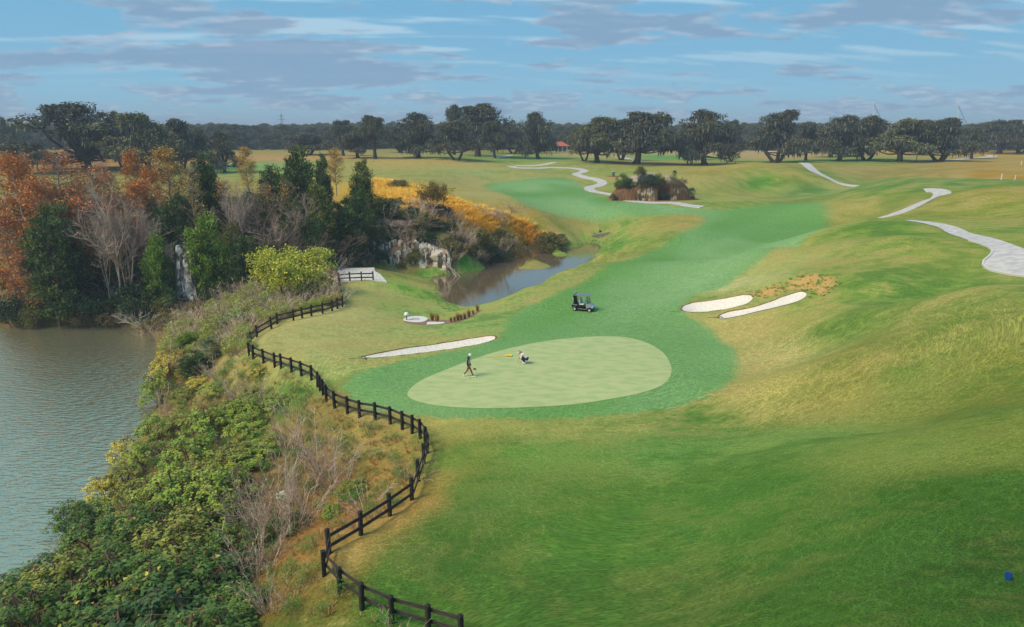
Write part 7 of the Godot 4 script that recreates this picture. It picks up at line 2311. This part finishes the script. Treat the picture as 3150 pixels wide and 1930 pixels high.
# ------------------------------------------------------------------ small things on the course
func build_small() -> void:
	# flagstick lying on the green
	var fp := on_ground(AT_FLAG[0], AT_FLAG[1], 0.06)
	var fs := thing("flagstick", "yellow flagstick lying on the green with its yellow flag spread out", "flag", fp, 0.05)
	var sm := MB.new()
	sm.bar(Vector3(-1.05, 0.0, 0.05), Vector3(1.05, 0.0, -0.05), 0.016, 0.016, 6)
	show_mesh("stick", sm.mesh(), paint(tone(226, 190, 70), 0.5), fs)
	var fm := MB.new()
	for i in 6:
		for j in 4:
			var g := func(a: int, b: int) -> Vector3: return Vector3(0.55 + a * 0.09, 0.012 + 0.035 * absf(sin(a * 1.3 + b * 0.9)), -0.06 - b * 0.095 - 0.03 * sin(a * 0.9))
			fm.quad(g.call(i, j), g.call(i + 1, j), g.call(i + 1, j + 1), g.call(i, j + 1), Color.WHITE)
	var fl := paint(tone(240, 206, 50), 0.7)
	fl.cull_mode = BaseMaterial3D.CULL_DISABLED
	show_mesh("flag_cloth", fm.mesh(), fl, fs)
	# blue tee marker
	var mp := on_ground(AT_MARKER[0], AT_MARKER[1])
	var tm := thing("tee_marker", "blue rounded tee marker at the lower right corner", "tee marker", mp, -0.75)
	var mb := MB.new()
	var prof: Array = []
	for k in 17:
		var a := PI * k / 16.0
		prof.append(Vector2(cos(a) * 0.075, 0.145 + sin(a) * 0.075))
	prof.append(Vector2(-0.05, 0.03))
	prof.append(Vector2(0.05, 0.03))
	side_sweep(mb, prof, 0.05)
	show_mesh("plate", mb.mesh(), paint(tone(16, 70, 140), 0.35), tm)
	for s in [-1.0, 1.0]:
		var leg := MB.new()
		leg.box(Vector3(0.032 * s, 0.0, 0), Vector3(0.03, 0.065, 0.045), Color.WHITE, Basis(), 0.006)
		show_mesh("foot", leg.mesh(), paint(tone(20, 84, 160), 0.35), tm)
	var em := MB.new()
	em.box(Vector3(0.008, 0.15, 0.0265), Vector3(0.02, 0.05, 0.004), Color.WHITE, Basis(Vector3.BACK, 0.5), 0.001)
	show_mesh("emblem", em.mesh(), paint(tone(110, 50, 50), 0.5), tm)
	# pump pads, standpipe, mulch and grass tufts in the hollow by the pond
	var mulch := show_mesh("mulch_bed", sheet(rounded(poly(MULCH), 1), 0.6, 0.02).mesh(), paint(tone(142, 108, 88), 1.0))
	setting(mulch, "brown mulch bed in the hollow by the pond")
	var conc := paint(tone(214, 210, 204), 0.9)
	var rp := on_ground(AT_PAD_ROUND[0], AT_PAD_ROUND[1])
	var rd := MB.new()
	rd.lathe(Vector3.ZERO, [Vector2(0.0, 0.22), Vector2(1.28, 0.22), Vector2(1.34, 0.19), Vector2(1.36, -0.5)], 30)
	var ro := thing("well_cover", "round white concrete well cover in the hollow", "well cover", rp)
	show_mesh("slab", rd.mesh(), conc, ro)
	var lid := MB.new()
	lid.lathe(Vector3.ZERO, [Vector2(0.0, 0.26), Vector2(0.42, 0.26), Vector2(0.44, 0.22)], 24)
	show_mesh("lid", lid.mesh(), paint(tone(184, 180, 176), 0.8), ro)
	var pp := on_ground(AT_PIPE[0] - 0.25, AT_PIPE[1])
	var st := thing("standpipe", "grey standpipe with a round white cap beside the well cover", "pipe", pp)
	var sb := MB.new()
	sb.bar(Vector3(0, -0.3, 0), Vector3(0, 0.75, 0), 0.07, 0.07, 10)
	show_mesh("pipe", sb.mesh(), paint(tone(120, 124, 128), 0.6), st)
	var cb := MB.new()
	cb.lathe(Vector3(0, 0.66, 0), [Vector2(0.27, 0.0), Vector2(0.27, 0.06), Vector2(0.22, 0.2), Vector2(0.12, 0.29), Vector2(0.0, 0.31)], 18)
	show_mesh("cap", cb.mesh(), paint(tone(240, 240, 238), 0.4), st)
	var qp := on_ground(AT_PAD_FLAT[0], AT_PAD_FLAT[1])
	var fp2 := MB.new()
	fp2.box(Vector3(0, 0.0, 0), Vector3(1.8, 0.22, 0.9), Color.WHITE, Basis(), 0.02)
	var fo := show_mesh("concrete_slab", fp2.mesh(), conc)
	tag(fo, "small flat white slab right of the round well cover", "slab")
	fo.position = qp
	# white slab at the head of the fence: four poured panels with open joints
	var pad := rounded(poly(PAD), 0)
	var po := thing("concrete_pad", "large white concrete pad behind the fence end", "slab", Vector3.ZERO)
	var pmid := Vector2.ZERO
	for v in pad:
		pmid += v / pad.size()
	var cm := paint(tone(216, 212, 206), 0.9)
	cm.albedo_texture = grain_texture(77, 256, 0.02, 4, [0.0, 0.4, 1.0], [Color(0.72, 0.68, 0.66), Color(0.95, 0.94, 0.93), Color(1, 1, 1)])
	cm.uv1_scale = Vector3(0.4, 0.4, 1)
	var cutx := pad[1].x + 0.3
	var cutz := pad[2].y
	for h in [[-100.0, cutx, -200.0, cutz], [-100.0, cutx, cutz, 0.0], [cutx, 100.0, -200.0, 0.0]]:
		var box := PackedVector2Array([Vector2(h[0] + 0.03, h[2] + 0.03), Vector2(h[1] - 0.03, h[2] + 0.03), Vector2(h[1] - 0.03, h[3] - 0.03), Vector2(h[0] + 0.03, h[3] - 0.03)])
		for piece in Geometry2D.intersect_polygons(pad, box):
			if piece.size() > 2:
				show_mesh("panel", slab(piece, -1.78, 0.9).mesh(), cm, po)
	# ornamental grass
	var gtones := [tone(150, 116, 70), tone(128, 98, 58), tone(110, 96, 50), tone(176, 138, 86)]
	var tuft := make_tuft(77, 130, gtones, 0.45, 0.016)
	for k in TUFTS.size():
		var o := show_mesh("grass_tuft", tuft, M["leaf"])
		tag(o, ["brown grass tuft nearest the round well cover", "brown grass tuft second from the round well cover", "first low brown tuft after the flat slab", "second brown tuft after the flat slab", "third brown tuft after the flat slab", "brown tuft midway up the mulch strip", "brown tuft past the middle of the mulch strip", "third brown tuft from the upper end of the mulch strip", "second brown tuft from the upper end of the mulch strip", "brown tuft at the upper end of the mulch strip"][k], "grass", "brown grass tufts by the pond")
		o.position = on_ground(TUFTS[k][0], TUFTS[k][1])
		o.rotation.y = k * 1.7
		o.scale = Vector3(1, 1.15, 1) * [0.95, 1.0, 0.6, 0.6, 0.85, 0.65, 0.7, 0.85, 0.6, 0.8][k]
	# stakes
	for k in STAKES.size():
		var o := thing("marker_stake", ["orange stake on the fairway edge above the pond", "orange stake at the near edge of the far fairway", "orange stake on the tan rise right of the pond"][k], "stake", on_ground(STAKES[k][0], STAKES[k][1]), 0.0, "orange marker stakes")
		var s := MB.new()
		s.box(Vector3(0, 0.35, 0), Vector3(0.09, 0.9, 0.09), Color.WHITE, Basis(), 0.01)
		show_mesh("shaft", s.mesh(), paint(tone(226, 110, 40), 0.6), o)
		var s2 := MB.new()
		s2.lathe(Vector3(0, 0.80, 0), [Vector2(0.064, 0.0), Vector2(0.05, 0.06), Vector2(0.0, 0.1)], 8)
		show_mesh("tip", s2.mesh(), paint(tone(200, 90, 40), 0.6), o)
	for k in WHITE_STAKES.size():
		var o := thing("marker_stake", ["left white stake on the right hill crest", "right white stake on the right hill crest", "white stake at the right edge on the far turf"][k], "stake", on_ground(WHITE_STAKES[k][0], WHITE_STAKES[k][1]), 0.0, "white marker stakes")
		var s := MB.new()
		s.box(Vector3(0, 0.5, 0), Vector3(0.16, 1.3, 0.16), Color.WHITE, Basis(), 0.02)
		show_mesh("shaft", s.mesh(), paint(tone(226, 226, 222), 0.6), o)
		var s2 := MB.new()
		s2.lathe(Vector3(0, 1.15, 0), [Vector2(0.1, 0.0), Vector2(0.08, 0.08), Vector2(0.0, 0.12)], 8)
		show_mesh("tip", s2.mesh(), paint(tone(200, 200, 196), 0.6), o)
	# rakes at the bunkers
	for k in RAKES.size():
		var o := thing("bunker_rake", ["dark rake at the left end of the wide bunker", "dark rake at the left end of the narrow bunker", "dark rake at the left tip of the long front bunker", "dark rake on the grass above the wide bunker"][k], "rake", on_ground(RAKES[k][0], RAKES[k][1], 0.05), [0.3, 0.1, 0.2, 0.6][k], "bunker rakes")
		var s := MB.new()
		s.bar(Vector3(-0.8, 0.03, 0), Vector3(0.6, 0.03, 0), 0.018, 0.018, 6)
		show_mesh("handle", s.mesh(), paint(tone(52, 60, 58), 0.7), o)
		var hd := MB.new()
		hd.box(Vector3(0.62, 0.03, 0), Vector3(0.05, 0.05, 0.55), Color.WHITE, Basis(), 0.01)
		for q in 9:
			hd.box(Vector3(0.62, -0.03, -0.24 + 0.06 * q), Vector3(0.012, 0.09, 0.012))
		show_mesh("rake_head", hd.mesh(), paint(tone(36, 40, 40), 0.7), o)
	# teal bin on its mulch disc
	var bp := on_ground(AT_BIN[0], AT_BIN[1])
	var disc := PackedVector2Array()
	for k in 24:
		disc.append(Vector2(bp.x + cos(TAU * k / 24.0) * 2.0, bp.z + sin(TAU * k / 24.0) * 1.6))
	setting(show_mesh("mulch_disc", sheet(disc, 0.7, 0.05).mesh(), paint(tone(158, 92, 58), 1.0)), "red mulch disc round the teal bin")
	var bn := thing("litter_bin", "small teal bin standing on a red mulch disc by the winding path", "bin", bp)
	var b1 := MB.new()
	b1.lathe(Vector3.ZERO, [Vector2(0.0, 0.02), Vector2(0.34, 0.02), Vector2(0.38, 0.1), Vector2(0.40, 1.2), Vector2(0.43, 1.25)], 14)
	show_mesh("drum", b1.mesh(), paint(tone(58, 112, 106), 0.6), bn)
	var b2 := MB.new()
	b2.lathe(Vector3.ZERO, [Vector2(0.43, 1.25), Vector2(0.43, 1.32), Vector2(0.3, 1.44), Vector2(0.0, 1.48)], 14)
	show_mesh("lid", b2.mesh(), paint(tone(150, 180, 176), 0.5), bn)
	# drain pipe mouth in the swale above the pond
	var dp := on_ground(AT_DRAIN[0], AT_DRAIN[1])
	var dr := thing("drain_pipe", "dark round drain mouth in the swale above the pond", "pipe", dp + Vector3(0, 0.02, 0), 0.0)
	var d1 := MB.new()
	d1.lathe(Vector3.ZERO, [Vector2(0.22, -1.0), Vector2(0.22, 0.5), Vector2(0.17, 0.5), Vector2(0.17, -1.0)], 18, Color.WHITE, Basis(Vector3.RIGHT, PI / 2))
	show_mesh("pipe", d1.mesh(), paint(tone(84, 80, 76), 0.8), dr)
	var d2 := MB.new()
	d2.lathe(Vector3(0, 0, -0.6), [Vector2(0.0, 0.0), Vector2(0.172, 0.0)], 18, Color.WHITE, Basis(Vector3.RIGHT, PI / 2))
	show_mesh("bore_disc", d2.mesh(), paint(tone(48, 44, 40), 1.0), dr)  # dark disc across the whole bore, set back from the mouth
	var puddle := PackedVector2Array()
	for k in 24:
		puddle.append(Vector2(dp.x + cos(TAU * k / 24.0) * 1.9, dp.z + 1.6 + sin(TAU * k / 24.0) * 0.7))
	var pw := paint(tone(112, 98, 70), 0.05)
	setting(show_mesh("puddle", sheet(puddle, 0.6, 0.03).mesh(), pw), "brown puddle at the drain mouth")
	# fallen pale trunks on the rock face
	for k in 3:
		var q := [[-8.6, -103.4, 0.5], [-7.8, -103.0, 0.8], [-50.0, -88.0, 0.2]][k] as Array
		var o := thing("fallen_branch", ["pale fallen trunk leaning from the rock face to the pond", "thin pale fallen branch beside the leaning trunk", "white dead branches at the foot of the left cedar"][k], "branch", on_ground(q[0], q[1]), q[2])
		var s := MB.new()
		var r := rng_of(60 + k)
		if k < 2:
			limb(s, r, Vector3(0.9, -0.3, 1.4), Vector3(-1.4, 3.6, -1.6), 0.14 - 0.04 * k, 0.06, 6, 0.06, tone(190, 176, 160), 6)
			show_mesh("stem", s.mesh(), M["bark"], o)
			var s3 := MB.new()
			twigs(s3, r, Vector3(-1.2, 3.3, -1.4), Vector3(-0.4, 0.7, -0.3), 8, 1.6, 0.03, tone(178, 164, 150), 0.8, 2)
			show_mesh("twigs", s3.mesh(), M["bark"], o)
		else:
			for e in 7:
				grow(s, r, Vector3(0, 0.2, 0), Vector3(r.randf_range(-1, 1), r.randf_range(0.2, 0.8), r.randf_range(-0.4, 0.8)).normalized(), r.randf_range(2.0, 3.4), 0.07, 2, tone(206, 198, 190))
			show_mesh("twigs", s.mesh(), M["bark"], o)

# ------------------------------------------------------------------ far things
func build_far() -> void:
	# open shelter with a hipped clay roof
	var sp := on_ground(AT_SHELTER[0], AT_SHELTER[1])
	var s := thing("shelter", "open shelter with red clay tile roof among the centre oaks", "shelter", sp, 0.2)
	var wall := paint(tone(214, 206, 192), 0.9)
	var fl := MB.new()
	fl.box(Vector3(0, 0.1, 0), Vector3(8.0, 0.4, 6.0), Color.WHITE, Basis(), 0.03)
	show_mesh("floor", fl.mesh(), wall, s)
	for x in [-3.6, -1.2, 1.2, 3.6]:
		for z in [-2.6, 2.6]:
			var c := MB.new()
			c.box(Vector3(x, 1.7, z), Vector3(0.45, 2.9, 0.45), Color.WHITE, Basis(), 0.03)
			show_mesh("column", c.mesh(), wall, s)
	var bk := MB.new()
	bk.box(Vector3(1.9, 1.5, -0.4), Vector3(3.0, 2.3, 3.0), Color.WHITE, Basis(), 0.03)
	show_mesh("wall", bk.mesh(), paint(tone(120, 112, 104), 0.9), s)
	var rf := MB.new()
	var e := [Vector3(-4.9, 3.1, 3.6), Vector3(4.9, 3.1, 3.6), Vector3(4.9, 3.1, -3.6), Vector3(-4.9, 3.1, -3.6)]
	var r0 := Vector3(-1.6, 5.2, 0)
	var r1 := Vector3(1.6, 5.2, 0)
	rf.quad(e[0], e[1], r1, r0, Color.WHITE)
	rf.quad(e[2], e[3], r0, r1, Color.WHITE)
	rf.tri(e[1], e[2], r1, Color.WHITE)
	rf.tri(e[3], e[0], r0, Color.WHITE)
	rf.quad(e[3], e[2], e[1], e[0], Color.WHITE)
	var tile := paint(tone(186, 96, 66), 0.8)
	var roof := show_mesh("roof", rf.mesh(), tile, s)
	var fas := MB.new()
	for k in 4:
		var a: Vector3 = e[k]
		var b: Vector3 = e[(k + 1) % 4]
		fas.bar(a - Vector3.UP * 0.1, b - Vector3.UP * 0.1, 0.14, 0.14, 4)
	fas.bar(r0 + Vector3.UP * 0.06, r1 + Vector3.UP * 0.06, 0.14, 0.14, 6)
	show_mesh("eave", fas.mesh(), paint(tone(168, 84, 58), 0.8), roof)
	# crane masts above the wood
	for k in 2:
		var x: float = [306.0, 377.0][k]
		var z := -600.0
		var h: float = [34.0, 33.0][k]
		var cr := thing("crane", ["tall pale crane mast with a slanting line above the right wood", "thin far crane mast nearest the right edge of the sky"][k], "crane", on_ground(x, z))
		var m := MB.new()
		for q in [Vector3(-0.5, 0, -0.5), Vector3(0.5, 0, -0.5), Vector3(0.5, 0, 0.5), Vector3(-0.5, 0, 0.5)]:
			m.bar(q + Vector3(2.6, 0, 0), q * 0.5 + Vector3(-2.0, h, 0), 0.10, 0.08, 4)
		for i in 26:
			var t0 := i / 26.0
			var t1 := (i + 1) / 26.0
			var o := Vector3(2.6, 0, 0).lerp(Vector3(-2.0, h, 0), t0)
			var o2 := Vector3(2.6, 0, 0).lerp(Vector3(-2.0, h, 0), t1)
			m.bar(o + Vector3(-0.4, 0, 0.4), o2 + Vector3(0.4, 0, 0.4), 0.07, 0.07, 3)
			m.bar(o + Vector3(0.4, 0, -0.4), o2 + Vector3(-0.4, 0, -0.4), 0.07, 0.07, 3)
		show_mesh("boom", m.mesh(), paint(tone(244, 242, 236), 0.6), cr)
		var l := MB.new()
		l.bar(Vector3(-1.6, h - 2.0, 0), Vector3(16.0, 4.0, 0), 0.22, 0.22, 4)
		show_mesh("stay_line", l.mesh(), paint(tone(70, 130, 156), 0.6), cr)
		var cabm := MB.new()
		cabm.box(Vector3(4.5, 1.8, 0), Vector3(6.0, 2.6, 3.2), Color.WHITE, Basis(), 0.2)
		show_mesh("cab", cabm.mesh(), paint(tone(190, 170, 90), 0.6), cr)
	# lattice pylon over the hazy wood
	var pp := on_ground(-208.0, -640.0)
	var py := thing("power_pylon", "small lattice power pylon over the hazy wood at left", "pylon", pp)
	var pm := MB.new()
	for q in [Vector3(-1.6, 0, -1.6), Vector3(1.6, 0, -1.6), Vector3(1.6, 0, 1.6), Vector3(-1.6, 0, 1.6)]:
		pm.bar(q, q * 0.15 + Vector3(0, 25, 0), 0.14, 0.1, 4)
	show_mesh("tower", pm.mesh(), paint(tone(110, 114, 118), 0.6), py)
	for hh in [20.0, 23.0]:
		var am := MB.new()
		am.bar(Vector3(-3.4, hh, 0), Vector3(3.4, hh, 0), 0.16, 0.16, 4)
		show_mesh("cross_arm", am.mesh(), paint(tone(110, 114, 118), 0.6), py)
	# lamp posts by the road
	for k in LAMPS.size():
		var o := thing("lamp_post", ["dark lamp post where the right road bends", "dark lamp post by the road under the spreading oak"][k], "lamp post", on_ground(LAMPS[k][0], LAMPS[k][1]), 0.0, "lamp posts by the road")
		var m := MB.new()
		m.bar(Vector3(0, -0.3, 0), Vector3(0, 4.2, 0), 0.14, 0.09, 8)
		show_mesh("post", m.mesh(), paint(tone(66, 70, 72), 0.6), o)
		var hd := MB.new()
		hd.lathe(Vector3(0, 4.2, 0), [Vector2(0.12, 0.0), Vector2(0.26, 0.2), Vector2(0.24, 0.6), Vector2(0.3, 0.66), Vector2(0.0, 0.9)], 10)
		show_mesh("lantern", hd.mesh(), paint(tone(120, 126, 126), 0.5), o)
	# the wood along the horizon reads as one mass
	var r := rng_of(900)
	for layer in 3:
		var src: Array = stock["live_oak"][[0, 1, 3][layer]][0]
		var mm := MultiMesh.new()
		mm.transform_format = MultiMesh.TRANSFORM_3D
		mm.mesh = src[1]
		var tf: Array[Transform3D] = []
		var n := [420, 520, 800][layer] as int
		for k in n:
			var z := -r.randf_range([392.0, 450.0, 560.0][layer], [450.0, 560.0, 1000.0][layer])
			var x := r.randf_range(-0.95, 0.95) * -z
			if x > 8.0 and x < 42.0 and z > -400.0:
				continue
			var sc: float = r.randf_range(0.8, 1.08) * [0.86, 0.96, 1.1][layer]
			var wd: float = sc * r.randf_range(1.0, 1.35)
			tf.append(Transform3D(Basis(Vector3.UP, r.randf() * TAU).scaled_local(Vector3(wd, sc, wd)), on_ground(x, z, -2.5)))
		mm.instance_count = tf.size()
		for k in tf.size():
			mm.set_instance_transform(k, tf[k])
		var o := MultiMeshInstance3D.new()
		o.multimesh = mm
		o.material_override = M["leaf"]
		o.name = numbered("far_wood")
		add_child(o)
		setting(o, ["dark wood edge closing the far turf", "hazy wood behind the oaks", "blue hazy wood along the horizon"][layer], "stuff", "wood")

# ------------------------------------------------------------------ ground cover nobody could count
func scatter(called: String, label: String, m: Mesh, mat: Material, where: PackedVector2Array, n: int, lo: float, hi: float, sd: int, water := -7.9, wide := 1.0) -> void:
	var r := rng_of(sd)
	var b := bounds(where, 0.0)
	var tf: Array[Transform3D] = []
	var tries := 0
	while tf.size() < n and tries < n * 8:
		tries += 1
		var p := Vector2(r.randf_range(b.position.x, b.end.x), r.randf_range(b.position.y, b.end.y))
		if inside_by(where, p.x, p.y) < 0.0:
			continue
		var y := ground(p.x, p.y)
		if y < water:
			continue
		var s := r.randf_range(lo, hi)
		tf.append(Transform3D(Basis(Vector3.UP, r.randf() * TAU).scaled_local(Vector3(s * wide, s, s * wide)), Vector3(p.x, y - 0.02, p.y)))
	var mm := MultiMesh.new()
	mm.transform_format = MultiMesh.TRANSFORM_3D
	mm.mesh = m
	mm.instance_count = tf.size()
	for k in tf.size():
		mm.set_instance_transform(k, tf[k])
	var o := MultiMeshInstance3D.new()
	o.multimesh = mm
	o.material_override = mat
	o.name = numbered(called)
	add_child(o)
	setting(o, label, "stuff", "ground cover")

func build_cover() -> void:
	var gold := [tone(224, 172, 58), tone(206, 156, 56), tone(232, 190, 90), tone(186, 150, 60)]
	scatter("golden_grass", "tall golden grass covering the slope above the pond", make_tuft(11, 26, gold, 0.7, 0.03), M["leaf"], poly(GOLD_SLOPE), 5200, 0.7, 1.5, 12, -3.9, 1.5)
	var brush := make_canes(520, 26, 0.9, 1.5)[0] as Mesh
	var twig := make_canes(521, 16, 1.6)[0] as Mesh
	var green: Mesh = stock["leafy_shrub"][4][0][1]
	var olive: Mesh = stock["leafy_shrub"][5][0][1]
	var pale: Mesh = stock["leafy_shrub"][3][0][1]
	var near := poly(NEAR_BANK)
	var far := poly(FAR_BANK)
	var side := poly(POND_BANK)
	var litter := [tone(170, 130, 84), tone(150, 114, 74), tone(190, 158, 106), tone(128, 110, 70)]
	scatter("dry_grass", "dry tan grass on the near bank", make_tuft(13, 22, litter, 0.9, 0.015), M["leaf"], near, 2600, 0.15, 0.45, 14, -7.9, 1.3)
	scatter("low_weeds", "low green weeds on the near bank", make_shrub(721, [tone(84, 124, 58), tone(100, 138, 66)], 5)[1] as Mesh, M["leaf"], near, 420, 0.14, 0.36, 15)
	scatter("bank_brush", "bare brown brush on the near bank", twig, M["bark"], near, 50, 0.3, 0.6, 16)
	scatter("bank_brush", "bare brown brush under the far bank trees", brush, M["bark"], far, 360, 0.5, 1.2, 17)
	scatter("bank_thicket", "dark green thicket under the far bank trees", green, M["leaf"], far, 260, 0.5, 1.1, 18)
	scatter("bank_thicket", "olive thicket under the far bank trees", olive, M["leaf"], far, 300, 0.4, 1.0, 19)
	scatter("bank_thicket", "olive thicket along the pond's far bank", olive, M["leaf"], side, 150, 0.3, 0.8, 20, -3.8)
	scatter("bank_brush", "brown brush along the pond's far bank", brush, M["bark"], side, 60, 0.3, 0.7, 21, -3.8)
	scatter("bank_thicket", "pale weeds between the fence bend and the lake", pale, M["leaf"], poly(MID_BANK), 170, 0.35, 0.75, 22)
	scatter("bank_brush", "grey brush between the fence bend and the lake", brush, M["bark"], poly(MID_BANK), 120, 0.3, 0.8, 23)
	var reed := [tone(104, 144, 66), tone(90, 130, 58), tone(126, 154, 80)]
	scatter("pond_weed", "bright green weed round the pond edge", make_tuft(31, 18, reed, 0.8, 0.03), M["leaf"], poly(POND_EDGE), 2200, 0.08, 0.24, 24, -4.05, 1.6)
	scatter("scrub_weeds", "green weeds dotting the bare sandy patch", make_tuft(33, 16, reed, 0.9, 0.03), M["leaf"], poly(SCRUB), 150, 0.12, 0.3, 25, -9.0, 2.0)

func _ready() -> void:
	build_air()
	build_land()
	build_surfaces()
	build_plants()
	build_rock()
	build_mound()
	build_far()
	build_fence()
	build_cart()
	build_people()
	build_small()
	build_cover()
